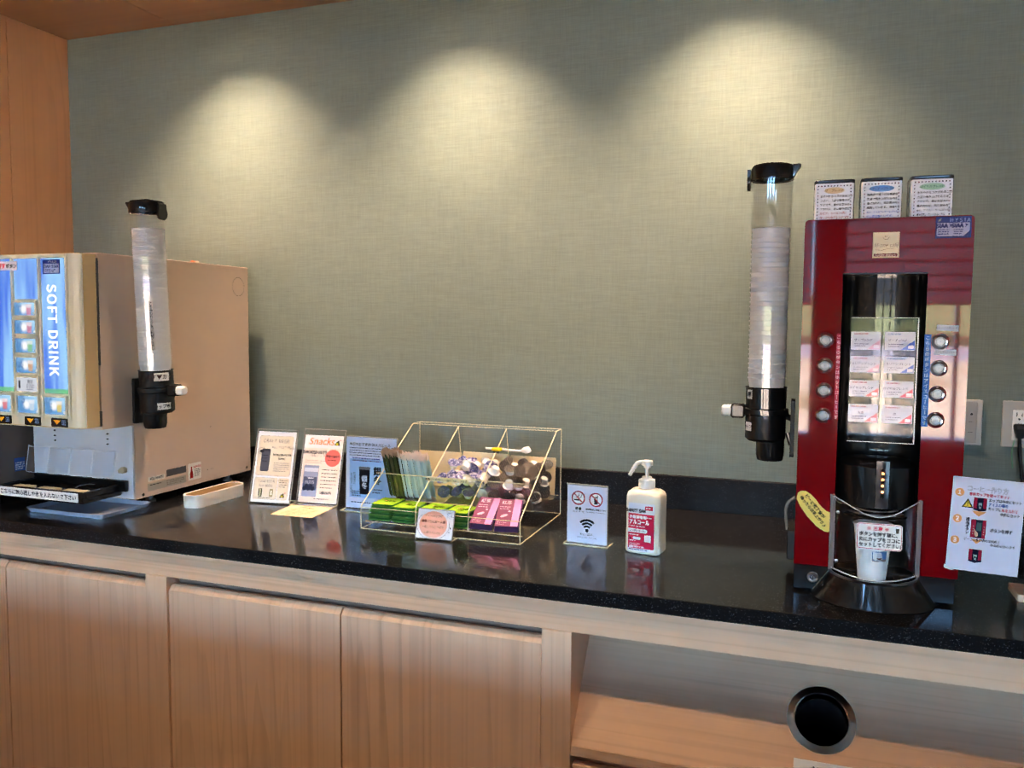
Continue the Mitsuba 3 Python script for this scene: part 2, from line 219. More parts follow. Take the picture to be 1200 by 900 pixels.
1118,983,919,931,1144,824,0,12400,56,4,3322,3571,3699,3515,27,1492,1489,1550,1804,2059,2315,2636,2767,2836,3342,3473,3538,3349,2841,2793,3434,3438,2798,2807,2551,2541,1581,1577,2537,2523,1882,1559,8,1748,1814,2071,2519,2513,2319,1808,1746,4,3001,3185,3378,3193,10,541,651,907,
912,1179,1053,854,867,1079,760,0,12404,56,9,2997,3057,3311,3567,3764,3641,3451,3323,3129,8,3126,3256,3448,3574,3571,3441,3249,3123,34,562,622,1327,867,728,848,1163,1481,1865,2187,2445,2641,2774,2916,3354,3549,3049,2805,2548,2664,2655,2519,2322,2063,1806,1359,1043,983,989,1123,
1385,1711,1969,1909,0,12414,56,37,935,931,1954,2017,2011,1306,1048,918,849,974,1100,1546,2060,2255,2325,2770,3149,3281,3282,2838,2330,2272,2274,3236,3240,2279,2286,3248,3252,2291,2297,1977,1970,947,943,1966,1959,8,1107,1238,1431,2007,2001,1807,1359,1169,0,12415,56,36,472,468,
593,783,1039,1168,1363,1825,2272,2845,2842,2580,2320,1933,2186,2509,2833,3098,3478,3611,3231,3242,2986,2913,1958,2222,2485,2295,1910,1078,1074,2034,1702,1317,866,605,8,789,795,990,1249,1569,1240,1108,852,0,12417,56,40,538,596,657,847,1039,1296,1749,1939,2133,1945,2210,2476,2794,
2984,3108,3163,3030,2770,2383,1998,2187,2251,2701,3154,3417,3426,3304,3116,2863,2544,2616,2361,2225,1840,1325,1205,1142,884,1066,740,5,1449,1836,2156,1758,1570,7,793,864,1190,1561,1301,979,853,0,12418,56,42,543,1309,1237,1361,1549,1803,2314,2764,3087,3284,3353,3293,3044,2916,2660,
2911,3034,2965,2834,2511,2127,1808,1618,1559,1565,2398,2402,1633,1707,2412,2480,1711,1849,1529,1456,689,686,1388,1387,1386,1313,611,0,12420,56,31,484,609,1253,1625,1867,1930,2123,2188,1576,2413,2797,2988,3176,3171,3041,2784,2527,2145,2141,2779,3165,3360,3492,3497,3310,2801,2288,1388,1077,
819,1129,5,2225,2419,2293,1914,1720,0,12425,56,26,857,1112,1438,2017,2466,2784,2972,2969,2901,2707,2513,2127,1295,1419,2059,2572,2959,3221,3291,3168,2979,2470,1893,1183,1327,1071,5,1397,2736,2804,2805,1465,0,12426,56,31,994,1050,1306,1312,1382,1580,1840,2034,2290,2544,2606,2729,
2785,2584,2130,1743,1358,1546,1803,2447,2838,3039,2988,2865,2676,2422,2166,1715,1323,1465,1145,0,12427,56,33,603,856,1246,1633,2019,2530,2847,2970,2965,2705,2512,2453,2200,1754,1367,1300,1297,1485,1867,2443,2894,3154,3286,3292,3168,2979,2662,1894,2932,2807,1142,1138,2418,7,1491,1686,2006,
2196,2255,1743,1553,0,12428,56,38,405,594,1182,1163,1419,1442,2091,2413,2605,2731,2792,2646,2704,2829,3149,3471,3665,3670,3218,3089,2963,3051,2928,2673,2288,1512,1515,1647,1521,1657,1529,1273,1264,559,555,1196,1257,1190,0,12429,56,31,603,855,1245,1697,2083,2530,2784,2909,2969,2837,
2642,2320,1999,1359,1356,1419,2059,2508,2895,3155,3288,3229,3105,2852,2598,1894,2932,2743,1078,1073,2354,0,12431,56,39,406,594,1182,1163,1419,1442,1766,2153,2730,3110,3235,3231,3162,2902,2579,2129,2253,2574,2961,3350,3548,3556,3369,3243,2734,2350,2029,1512,1515,1647,1585,1593,1273,1264,559,
555,1196,1257,1190,0,12434,56,41,606,795,1315,1701,1956,2081,1564,1238,1234,1294,1548,1867,3083,3152,2383,1807,1553,1493,1754,2077,2068,2324,2335,3366,3306,2339,2151,2024,1768,1383,1711,2865,2868,1779,1913,1594,1523,691,687,1390,1062,0,12450,56,9,694,689,3121,2859,2340,2594,3048,
3571,3381,10,846,1099,1551,1812,2078,2155,1835,1759,1558,1234,0,12451,56,11,667,791,1886,1865,2185,2209,3052,2799,2409,1956,1182,0,12452,56,12,545,669,2022,1995,2315,2345,2927,3317,3129,2545,1962,1189,0,12456,56,12,532,527,3471,3476,2132,2158,3310,3314,754,750,1838,1812,
0,12458,56,23,532,721,915,1756,2277,2256,2191,1680,1676,2315,2444,2575,2602,3435,3439,2607,2617,2297,2287,687,682,2154,1503,0,12459,56,27,591,844,1427,1757,1962,2987,2907,2770,2641,2065,2061,2700,2893,3089,3158,3309,3119,2031,2041,1721,1711,687,682,1706,1570,1370,914,0,12463,
56,21,611,864,1188,1774,2926,2659,2267,1683,974,1227,1872,2585,2979,3376,3122,1970,2169,1850,1652,1390,1000,0,12464,56,4,3194,3507,3637,3388,4,2808,3057,3250,3002,21,481,671,735,1254,1580,2796,2529,2203,1618,781,1033,1742,2390,2849,3183,2993,1777,2039,1721,1523,1195,0,12467,
56,10,788,783,2895,2956,3212,3251,883,879,2927,2900,0,12468,56,4,3131,3444,3638,3325,10,722,718,2830,2891,3147,3185,818,813,2861,2899,4,2682,2995,3124,2875,0,12470,56,4,3320,3505,3634,3449,26,428,424,1128,1114,1434,1448,2472,2397,2197,1937,1485,1673,2190,2451,2716,
2728,3432,3436,2732,2744,2487,2476,1452,1463,1143,1132,4,2934,3119,3248,3128,0,12472,56,4,3127,3440,3633,3257,10,719,907,1744,2389,3103,3430,3306,2850,2201,1491,4,2613,2925,3118,2807,4,1140,1836,2032,1271,4,552,1312,1507,747,0,12473,56,19,592,844,1619,2204,3148,3406,
3407,3282,2400,2793,3123,2933,948,944,2608,2671,2276,1691,1172,0,12475,56,24,487,483,1317,1297,1485,1804,3213,3218,2384,1936,1682,1620,1638,2922,2724,2333,2587,2913,3373,3247,1643,1656,1336,1322,0,12479,56,27,547,800,1319,1774,2926,2792,2463,1702,1508,2267,1619,910,1163,2001,2520,
2900,3095,2716,3046,3377,3123,1971,2169,1850,1652,1325,1000,0,12481,56,23,550,546,1890,1819,1621,1361,1038,1291,1614,1940,2139,2210,3490,3494,2214,2225,3124,3000,1973,884,944,1968,1958,0,12483,56,11,1293,1481,1932,2385,2908,3242,2987,2720,2523,2197,1808,4,1707,1952,2209,1965,4,
872,1180,1438,1130,0,12484,56,11,1103,1355,1548,2065,2649,3108,3443,3125,2853,2396,1812,4,1589,1959,2216,1911,4,626,995,1252,883,0,12486,56,14,548,1956,1884,1750,1425,1037,1354,1743,2004,2203,2276,3492,3496,552,4,1014,1010,3122,3126,0,12488,56,9,1464,1419,1739,1764,
3100,3164,3232,1769,1784,0,12489,56,4,2870,3182,3376,3000,9,1335,1291,1611,1635,2145,2971,3103,1641,1655,4,2419,2732,2925,2613,0,12490,56,18,615,1959,1886,1687,1362,974,1227,1615,2005,2206,2279,3559,3563,2283,2296,1976,1963,619,0,12494,56,11,720,972,1037,1683,2202,2727,
3125,2806,2473,2079,1495,0,12497,56,8,2869,2992,3182,3503,3699,3639,3386,3065,8,3060,3127,3320,3510,3508,3377,3248,3122,7,2289,2721,3149,3470,3165,2610,2547,8,791,462,717,979,1442,1650,1395,1055,0,12498,56,17,1080,1043,1104,1358,1805,3278,3283,2642,1809,1427,1365,1378,3180,
3056,2412,1383,1400,0,12499,56,4,3066,3378,3508,3259,17,951,914,975,1165,1612,3085,3154,2513,1680,1297,1173,1185,2987,2927,2219,1190,1207,4,2679,2928,3121,2873,0,12500,56,27,951,914,975,1165,1612,3085,3154,2256,1680,1234,1173,1185,2987,2927,3310,3569,3573,3513,3258,3002,2806,
2802,2927,2283,1254,1190,1207,8,2933,3063,3256,3382,3443,3313,3121,2994,0,12502,56,4,3260,3508,3702,3453,18,687,2863,2660,2331,1683,1039,1291,2065,2650,2980,3250,3123,3252,3003,2939,2810,2996,692,0,12503,56,20,687,2863,2660,2331,1748,1039,1291,1936,2584,2913,3247,3439,3632,3763,
3767,3578,3259,3000,2996,692,8,3125,3256,3385,3576,3573,3507,3378,3187,0,12507,56,4,2722,3283,3541,2980,18,619,1899,1873,1808,1360,1358,1420,1995,2125,2192,2219,3435,3439,2223,2233,1913,1903,623,6,534,787,1310,1442,1188,860,0,12508,56,4,3193,3442,3636,3387,4,2658,3219,
3477,2851,18,554,1834,1808,1743,1295,1292,1355,1931,1995,2126,2154,3370,3375,2159,2168,1848,1839,559,4,2744,3057,3186,2937,6,469,658,1050,1378,1123,795,0,12510,56,15,627,623,3055,2662,1947,1316,1057,2067,2507,2701,2702,2200,2916,3569,3315,0,12511,56,7,1203,2160,2989,3121,
2420,1335,1271,6,788,2127,2892,3024,2387,920,6,996,1953,2782,2914,2532,1128,0,12516,56,19,490,549,1448,1867,1931,2188,1705,3053,2726,2335,2589,3110,3504,3314,1645,1465,1401,1144,1324,0,12521,56,13,741,2981,2782,2455,1938,1295,1483,2191,2839,3167,3368,3178,746,4,1074,3122,
3127,1079,0,12522,56,11,1551,1739,1867,2384,2774,2977,2999,2679,2657,2456,2066,4,988,1308,1335,1079,0,12523,56,9,2167,2126,2252,3092,3613,3488,2904,2387,2423,10,463,716,1106,1304,1444,1527,1207,1191,1052,853,0,12524,56,13,1079,1039,1228,2001,2581,3034,3489,3301,2910,2393,
1877,1362,1399,0,12525,56,8,717,1037,1040,2960,2957,3277,3315,755,4,1044,1071,2991,2964,0,12531,56,12,720,908,1036,1873,2519,3103,3495,3497,3373,2850,2266,1685,4,883,1703,1962,1078,0,12539,56,8,1634,1758,2141,2335,2403,2215,1960,1702,0,12540,56,4,613,608,3424,
3429,0,19968,56,4,353,3681,3685,421,0,19978,56,12,395,3595,3599,2000,2022,3366,3370,2026,2043,1787,1743,399,0,19979,56,15,440,436,1844,1801,2057,2086,3227,3422,3359,2853,2154,2090,2100,3636,3640,0,20013,56,16,599,791,859,1883,1865,2121,2139,3163,3160,3416,3442,2162,
2172,1916,1842,626,4,2158,3182,3167,2143,4,878,1902,1887,863,0,20102,56,14,628,2867,2414,1896,1869,1100,1224,1993,2125,2214,2926,3446,3256,632,0,20108,56,4,398,3598,3603,403,4,752,3312,3316,756,0,20154,56,19,396,585,1298,1689,2023,2393,2769,3021,3465,3660,3154,
2588,2341,2222,2172,1916,1770,1436,914,0,20316,56,21,1318,1507,2031,2287,2249,2505,2582,3606,3610,2586,2595,3555,3558,2599,2542,3695,3699,2227,2362,2171,1775,9,358,546,871,841,1097,1135,1531,1276,879,0,20491,56,8,1417,1673,1676,3276,3273,3529,3577,1465,4,1717,3317,3280,1680,
16,1837,1834,2409,2403,2019,2004,3028,3043,2595,2601,3178,3181,2605,2611,2419,2413,4,2208,2784,2776,2200,9,293,417,743,777,968,1072,1339,1084,751,0,20808,56,45,395,520,971,1295,1494,1696,2336,2318,2379,2569,3337,3466,3533,3604,3414,3344,3278,2638,2592,3616,3620,2148,2159,3311,
3315,2163,2172,1916,1907,1267,1402,1147,880,617,807,1135,1903,1892,484,480,1376,1375,1238,1107,782,0,20837,56,19,396,585,1232,1691,2088,2585,2961,3529,3662,3030,2096,1845,1467,1335,1838,1701,1436,1175,785,0,20870,56,13,521,777,863,3231,3213,2573,2572,2697,3209,3402,3468,3512,
568,4,2164,3252,3236,2148,4,820,1908,1892,804,0,20908,56,23,415,539,1247,2020,2719,3420,3484,3679,3105,2279,2863,3060,3061,2935,1783,1915,1660,1268,554,743,1262,1767,1187,6,1458,1587,2674,2414,2025,1772,6,1041,2760,2892,2446,1172,1108,6,1499,2644,2775,2712,1630,1566,0,
20919,56,12,1128,1317,1835,2421,2860,3429,3688,2930,2553,2619,2364,1841,12,1506,1502,2910,2323,1942,1748,2697,2891,2512,3033,3360,3170,4,2155,2468,2662,2348,5,333,588,1117,1119,864,4,440,876,1134,634,0,20986,56,26,608,588,3084,3145,3401,3424,3168,3088,2128,2148,3300,3319,
2999,2984,2152,2172,1916,1832,1064,1079,823,804,1828,1808,912,864,0,20999,56,25,1356,1545,1609,1934,2262,2530,2611,3315,3228,3152,3021,2445,2569,3081,3275,3406,3477,3639,1783,1779,2291,2276,2141,1941,1680,18,362,359,808,793,726,597,721,1817,1757,1048,1065,1771,1772,1711,1069,1082,
826,812,0,21033,56,8,2572,2696,3273,3468,3515,3259,3214,3149,4,2357,2326,2582,2613,25,340,464,1120,1161,1417,1438,1943,2074,1443,1447,2087,2091,1451,1462,2105,1916,1273,438,499,1141,1132,427,423,1063,732,0,21069,56,16,435,432,3632,3635,2803,3131,2876,2812,2483,1523,1588,
1526,1339,1212,1019,1267,7,2572,2633,3145,3340,3371,3115,3085,4,2410,2387,2643,2666,11,585,841,917,1685,1677,1228,1289,1673,1866,1962,682,4,870,1703,1697,929,4,861,1694,1688,920,0,21462,56,33,340,400,1491,1481,1737,1748,2069,2072,1752,1781,2038,2034,2226,2403,2648,2321,
1931,2121,2835,3023,3465,3660,3219,2968,3365,3573,3382,2038,2041,441,438,629,597,5,2481,3250,3110,2845,2659,4,885,1526,1518,942,4,874,1514,1506,930,4,862,1502,1495,918,0,21508,56,22,350,475,1311,2020,2592,3483,3679,2851,2343,2862,3188,3125,2998,1654,1851,1597,1074,427,
616,1199,1767,1187,4,1394,1459,2738,2025,8,925,904,1160,1227,2763,2760,3016,3036,4,1240,2777,2767,1231,0,21512,56,15,360,612,1128,1126,2918,2985,3493,3688,2674,2232,2298,2108,1847,1393,1005,3,1322,2037,2858,8,905,1161,1227,2827,2825,3145,3167,927,4,1179,2843,2832,1168,
0,21619,56,32,1295,1484,1613,2068,2396,2441,2697,2715,3028,3404,3468,3663,3160,2785,3617,3621,2726,2735,3503,3507,2739,2748,2492,2419,1715,1711,2415,2405,1573,1569,2337,1878,6,466,722,726,1430,1463,503,4,755,1203,1178,730,0,21697,56,8,2184,2440,2443,3211,3273,3529,3553,2209,
4,2461,3229,3216,2448,4,1063,2983,3002,1082,4,1323,1334,2742,2731,8,520,712,779,1483,1545,1737,1761,545,4,797,1501,1488,784,0,21830,56,25,502,498,1330,1265,1451,682,649,905,935,3175,3149,2572,2633,3209,3338,3370,2603,2865,2738,3570,3638,2294,2108,1851,1974,7,1458,
2546,2610,2346,1514,1644,1645,4,2276,2907,3102,2406,11,1054,1115,1308,1357,1549,1616,2640,2652,1309,1828,1638,4,1619,1561,2457,2451,0,22238,56,8,457,777,779,3211,3209,3465,3514,570,4,821,3253,3216,784,4,1325,1304,2712,2733,4,1577,2409,2396,1564,0,22303,56,16,399,
395,3595,3599,2127,2150,3366,3370,2154,2172,1916,1898,618,678,1894,1871,0,22580,56,32,1174,1364,1818,2202,1941,1421,1547,2066,2458,2778,2513,2123,2312,2704,3034,3290,3149,3084,2700,2761,3209,3338,3470,3549,2078,2209,3681,3685,1445,1441,1889,1497,4,1768,3432,3450,1786,4,2039,3191,3187,
2035,4,2031,3184,3180,2028,16,343,467,1499,1438,1116,1132,1452,1520,1136,1084,892,816,432,428,812,859,0,22770,56,12,2253,2378,2506,3402,3532,3603,3348,3278,3213,2574,2526,2270,16,502,499,1906,1901,813,809,3241,3245,2157,2162,3571,3574,2167,2172,1916,1911,8,538,794,801,
3169,3226,3482,3493,549,9,396,520,971,1294,1556,1694,1374,1301,1040,0,22830,56,30,396,520,1230,1684,2012,2261,2639,3083,3529,3660,3278,2834,2519,2269,3614,3618,3234,3252,2164,2172,1916,1844,820,802,418,414,1694,1693,1495,1235,4,2082,2160,2992,2978,4,1072,1840,1826,1058,0,
23436,56,27,395,520,1164,1490,1693,2269,2255,2315,2569,3402,3597,3665,3603,3412,3343,3277,2701,2574,2589,3613,3617,417,413,1373,1301,1105,846,13,489,809,818,3250,3241,3497,3510,2230,2044,1980,1787,1910,566,4,1064,2984,2987,1067,0,23450,56,30,331,520,585,846,1109,1486,1931,
2505,3529,3661,2445,2126,2137,3226,3229,2142,2150,3047,3051,1003,999,1895,1872,1554,1302,1242,1314,1058,789,592,12,490,810,818,3250,3242,3498,3510,2230,2044,1787,1910,566,0,23455,56,44,395,521,971,1617,2007,2258,2573,2891,3464,3596,2832,2452,2327,3607,3611,2075,2144,3168,3171,2148,
2152,3241,3244,3564,3574,2231,2044,1787,1911,502,492,812,809,1896,1892,867,864,1824,1820,1755,475,471,1623,1233,8,812,819,3251,3244,2156,2161,1905,1900,0,23554,56,31,409,406,2518,2508,1932,1992,2697,2764,2838,3606,3609,2841,2846,3294,3312,2160,2164,3572,3575,2168,2172,1916,1912,
503,500,1908,1904,816,798,2526,2522,4,2157,3053,3049,2153,4,2145,2149,3045,2977,4,1005,1901,1897,1001,4,993,997,1893,1889,4,979,1483,1677,1173,0,24111,56,20,438,435,1011,1002,3050,3058,3635,3638,3062,3068,2812,2806,2166,2172,1916,1910,1270,1276,1020,1014,4,2162,2803,
2797,2157,4,1266,1907,1901,1261,27,475,731,739,1891,1885,925,909,1165,1177,1881,1864,2120,2137,2905,2897,2448,2509,2957,3151,3165,2141,2147,3235,3291,3547,3558,550,0,24215,56,14,331,585,852,928,945,3633,3637,2421,2172,1915,2101,693,603,530,16,1225,1481,1547,3019,3017,3273,
3293,2333,2340,3493,3496,2345,2351,2095,2013,1245,4,1497,3033,3023,1551,0,24230,56,17,908,969,1674,2253,3401,3465,3660,2639,2899,3289,3290,3164,1116,1112,1432,1494,1936,5,1940,1752,2904,2645,2321,14,330,585,787,930,946,3635,3638,2423,2236,1979,2039,694,602,530,16,1068,1065,
1577,1632,2976,3049,3561,3564,3052,2993,2737,2732,1900,1905,1649,1580,4,1896,2729,2723,1891,0,24847,56,17,495,492,3564,3567,2735,2868,3381,3384,2232,2108,1852,1912,696,693,1268,1204,1327,5,1460,2549,2612,2415,1647,5,2901,3339,3533,3409,3094,9,920,1752,1686,2256,2387,1944,3160,
3177,937,4,1119,2847,2844,1179,4,1186,1190,2853,2850,13,1292,1354,1545,2505,2699,2833,2578,2574,2445,1613,1549,1557,1301,6,460,650,911,1044,854,656,0,24942,56,5,2898,3402,3596,3470,3092,30,331,585,786,926,943,1839,1837,1132,1130,1834,1895,2022,3366,3494,3561,3562,3371,
3570,3379,2163,2165,3318,3320,2169,2108,1852,1843,690,601,529,11,2089,2090,2987,2989,2093,2159,3247,3116,3370,3240,2216,9,1174,1878,1876,2320,2450,2134,3222,3235,1187,4,2331,2971,2969,2329,4,2334,2337,2977,2974,4,1440,2081,2078,1438,4,1435,2075,2073,1433,13,1484,1610,1737,2633,
2827,2895,2704,2638,2573,1869,1741,1748,1556,7,780,906,1035,1230,1362,1171,975,0,25104,56,51,331,584,717,918,995,1635,1557,1045,1105,1617,1811,1895,999,1006,2223,2455,2129,1612,1801,2578,2765,2954,3145,3401,3598,3669,3415,3343,3213,2960,2774,3102,3433,3178,2979,2651,2478,3631,3634,
3315,3446,2876,2681,3251,2483,2492,2236,2227,690,665,463,0,25163,56,28,411,1883,1869,1101,1225,1994,2125,2139,3611,3615,2143,2152,3432,3436,2156,2165,3321,3068,2233,695,756,1909,1900,684,616,1896,1887,415,0,25276,56,12,1625,1945,1948,2460,2441,2697,2716,3292,3289,3545,3577,1720,
4,2740,3317,3309,2732,4,2728,3304,3296,2720,4,1972,2485,2477,1964,4,1960,2472,2464,1952,24,350,410,860,845,460,521,777,970,1100,1117,1503,1507,1122,1133,1517,1521,1137,1148,892,881,433,429,877,865,0,25351,56,18,1834,1896,2086,3302,3560,3631,3440,3371,3242,2154,2091,
2096,2931,3446,3257,2100,2108,1852,8,1801,2057,2059,3211,3209,3465,3489,1825,4,2077,3229,3224,2072,4,2068,3220,3215,2063,24,350,410,860,845,460,521,841,1034,1101,1182,1632,1572,1186,1197,1581,1585,1201,1148,892,881,433,429,877,865,0,25658,56,22,1291,1480,1610,2064,2265,
2713,2644,3284,3213,3148,2636,2697,3273,3469,3607,2967,3036,1500,1497,1945,1943,1744,51,350,410,796,781,396,457,841,1036,1054,1376,1316,1058,1069,1389,1514,1709,1694,1886,1951,3551,3554,2787,2790,3430,3433,2793,2796,3437,3439,2799,2803,3571,3574,2870,2620,2427,2550,2038,2107,1916,1717,1391,
1393,1073,1084,828,817,369,429,813,801,4,1970,2547,2543,1967,4,1964,2540,2537,1961,4,1958,2534,2531,1955,0,25968,56,24,1803,1992,2511,2836,3087,3465,3529,3660,3281,2968,3233,3373,3629,3633,2609,2746,2683,2492,2286,1954,2144,2406,2712,2256,5,2541,3117,2979,2845,2660,30,357,
546,1130,1188,1380,1451,1894,2024,1518,2158,2162,1714,2041,1851,1588,1714,1394,1404,1212,1138,818,948,950,763,570,754,434,430,1070,745,20,396,457,843,1359,1677,1871,1555,1815,2014,1823,1247,1314,1123,1058,927,479,476,795,598,1105,4,983,1115,1691,1364,0,26041,56,32,396,
585,1103,1431,1633,2913,2837,2702,2573,1933,1993,2633,2890,3021,3091,3237,1701,1774,3566,3570,2162,2356,2109,1851,2034,498,494,1454,1451,1310,1110,719,0,26085,56,8,841,1097,1165,2893,2889,3145,3192,888,4,1140,2932,2917,1125,4,1169,1121,2913,2897,0,26368,56,16,1996,2121,2766,
3210,3465,3660,3342,2961,3287,3487,3423,2079,2076,2204,2326,2577,4,2583,2460,3164,2771,17,399,396,524,1614,1609,1865,1870,2063,2066,1874,1891,3619,3622,422,419,739,720,4,995,1635,1631,991,4,988,1628,1624,984,4,980,1621,1618,976,4,874,3178,3194,890,4,1139,1143,2935,
2932,4,1133,1137,2928,2925,0,26412,56,29,341,530,984,1441,1836,1879,1047,1043,1875,1865,2121,2131,2963,3031,3474,3669,3038,2725,2476,3564,3568,2160,2172,1916,1904,496,492,1516,1055,4,2156,2529,2967,2135,0,26469,56,36,334,523,716,1364,1820,1865,2121,2204,2834,3467,3662,2902,
2335,3615,3619,2787,3183,2928,2597,2787,2148,2161,3441,3445,2165,2172,1916,1909,629,625,1905,1892,419,415,1695,1110,5,942,1188,1445,1199,1072,0,27096,56,47,1574,1570,2466,2445,2380,2060,2120,2505,2698,2711,3025,3404,3531,3662,3345,3094,3614,3424,2969,2720,2722,3618,3622,2726,2730,3498,
3501,2734,2737,3634,3637,3189,3387,3132,2869,2357,2172,1979,2101,1653,1650,2481,2478,1773,1770,2474,2470,5,1423,1548,1612,2387,2326,4,1694,2071,2201,1888,20,342,467,929,905,1097,1186,1435,1566,1193,1196,1580,1584,1200,1148,956,944,432,428,876,607,0,27531,56,41,1549,1674,2705,
2829,3145,3401,3595,3601,3475,3406,3341,3277,3087,2899,3289,3615,3424,3229,2840,2721,3620,3560,2662,2604,2669,3503,3506,3378,2609,2620,2364,2352,1775,1835,2348,2405,1699,1698,1759,2401,2581,4,2809,3252,3446,2939,26,352,540,737,938,1386,1247,866,735,1114,786,396,521,845,1237,1435,1639,
1709,1006,1141,1782,1785,441,438,886,885,615,0,27602,56,23,347,344,919,847,2703,2701,2572,2124,2185,2249,2761,2891,3023,3407,3410,3090,3095,3672,3675,3099,3171,995,923,4,2015,2848,2843,2139,5,2007,2839,2770,2130,2132,4,1179,1248,1760,1947,4,1170,1175,1751,1939,24,489,
486,3558,3561,2154,2157,3245,3248,2161,2164,3444,3447,2168,2172,1916,1912,631,628,1908,1905,880,877,1901,1897,0,27703,56,20,1228,1352,1865,2123,2214,2525,2774,3152,3469,3665,3411,2969,2594,3569,3315,2470,2162,2172,1916,1869,10,336,589,1043,1437,1703,1512,488,484,1316,920,4,694,
1452,1647,888,0,27861,56,29,1444,1440,2208,1877,1487,1611,3150,3337,3594,3283,2970,2777,3026,1936,2592,3552,3556,2661,2670,3439,3442,2675,2684,2428,2355,1650,1647,2350,2340,5,633,1266,1397,1335,763,5,460,713,779,1371,1182,4,425,995,1190,556,0,27880,56,25,1290,3658,3662,
2638,2653,3421,3425,2657,2669,3566,3569,2610,2740,2492,2235,2482,1457,1454,2349,2337,1569,1565,2333,2318,1294,4,633,1266,1398,763,5,460,649,779,1307,1182,4,425,1059,1190,556,0,28040,56,4,2992,3182,3577,3322,15,1545,1801,1877,3157,3149,2637,2697,3209,3404,3436,2668,2684,2428,
2412,1580,4,1832,3176,3170,1826,4,1822,3166,3160,1816,4,1528,1838,2096,1722,4,569,1138,1333,699,5,460,649,714,1243,1054,4,362,995,1126,556,0,28145,56,23,1166,1356,1485,2004,2266,2313,2569,2586,2962,3404,3599,3093,2781,3485,3489,2593,2599,2343,2273,1377,1373,2141,1749,
8,1391,1647,1653,3253,3311,3503,3513,1401,5,2608,3300,3494,3243,2802,6,1383,1572,1962,2288,2033,1837,4,568,1139,1270,699,4,461,650,1179,1054,4,361,995,1126,556,0,28151,56,16,2509,2570,2761,3401,3595,3666,3475,3341,2893,2766,2773,3612,3423,2778,2786,2530,4,1509,3365,
3386,1530,4,1782,3126,3121,1777,4,1773,3118,3113,1769,12,1356,1480,2381,2384,1742,1752,2392,2396,1756,1762,1506,1487,4,568,1202,1397,763,5,460,649,780,1307,1182,4,425,995,1190,556,0,28271,56,32,1174,1299,1753,2073,1812,1357,1482,2001,2393,2713,2449,2059,2249,2704,2969,
3289,3149,3084,2700,2761,3273,3405,3549,1949,1950,2081,3681,3684,1316,1313,1761,1434,4,1640,3368,3386,1658,4,1911,3127,3123,1907,4,1903,3120,3115,1899,4,569,1138,1334,763,5,396,649,715,1243,1054,5,362,996,1127,937,556,0,28953,56,17,1506,3682,3686,3046,3312,3122,3570,
3574,2806,2685,2428,2486,1654,1650,3122,2790,1510,8,1737,1993,2059,3083,3145,3401,3421,1821,4,2009,3161,3151,1999,5,1904,2087,2280,2282,2097,4,1190,1318,1584,1394,12,332,457,521,783,983,1359,1490,1052,1084,892,797,660,4,355,546,688,560,0,28988,56,38,1355,1545,1932,
2193,2330,2714,2762,2953,3465,3594,3665,3474,3404,3021,3034,3610,3614,3230,3237,3685,3688,3241,3247,2991,2985,2217,2223,1967,1961,1577,1573,1957,1950,1566,1562,2074,2072,1872,4,2213,2981,2974,2206,12,1715,2482,2476,2732,2738,3507,3510,2742,2748,2492,2486,1718,18,332,521,586,848,1047,1424,
1554,1116,1117,1127,1382,1649,1458,1191,1147,955,859,724,7,355,546,612,748,752,560,489,0,29006,56,4,2963,3336,3594,3156,13,438,434,3634,3638,2806,3003,2748,2486,1590,1591,1341,1083,1270,7,2520,2645,3029,3287,3311,3119,3033,4,2195,2377,2634,2451,4,2350,2332,2588,2606,
11,662,918,925,1693,1689,1305,1366,1750,1943,1966,686,4,939,1707,1704,936,4,932,1701,1697,929,4,1426,1481,1737,1683,4,394,648,1107,852,0,29017,56,16,1294,1290,3658,3662,2638,2646,3478,3481,2650,2655,2399,2394,1561,1558,2390,2382,12,1465,1462,2101,2096,1520,1504,3552,
3568,2992,2997,3638,3641,4,2988,3309,3300,2980,4,2357,2741,2736,2352,4,2348,2733,2724,2340,4,1772,2093,2084,1764,16,331,521,784,918,1230,1425,987,1062,1254,1457,1266,1063,1083,891,794,594,6,355,546,684,688,561,488,0,29179,56,4,3025,3465,3658,3219,39,332,521,
586,848,1047,1296,1490,1492,3668,3671,2711,2714,3546,3549,2717,2720,3488,3501,2734,2737,3633,3635,2740,2743,3450,3260,2618,1721,1719,2487,2484,1587,1585,1394,1128,1147,891,796,660,9,2666,3243,3235,2915,3177,2986,2853,2915,2723,10,1898,2475,2467,2211,2341,2217,2153,2088,2211,1955,16,1052,
1126,1318,1649,2481,2478,1709,1696,2464,2461,1629,1626,2458,2455,1495,1428,4,2577,2825,2954,2770,4,2129,2185,2377,2322,7,1354,1545,1609,1805,1938,1747,1615,7,356,545,611,680,752,560,554,0,29694,56,24,1227,1416,1867,2194,2395,2715,2762,2953,3465,3594,3665,3475,3405,3021,2958,
2970,3483,3514,1850,1819,2075,2072,1939,1743,4,2020,3236,3230,2078,4,2097,2102,3254,3248,4,2088,2093,3245,3239,21,341,402,401,1687,1627,1113,1189,1638,1577,1193,1205,1653,1657,441,437,885,873,489,486,869,856,0,29976,56,20,433,429,1069,1033,1289,1356,2636,2697,2953,2989,
3629,3633,2994,3004,2748,2674,1394,1340,1084,1074,4,1373,2653,2641,1361,4,1377,1389,2669,2657,0,29987,56,29,986,1176,1437,2077,2072,1303,1300,2068,2061,973,970,3530,3533,2381,2388,3220,3223,2392,2397,3357,3361,2401,2406,2150,2081,1569,1701,1446,1247,23,331,520,785,922,935,3559,
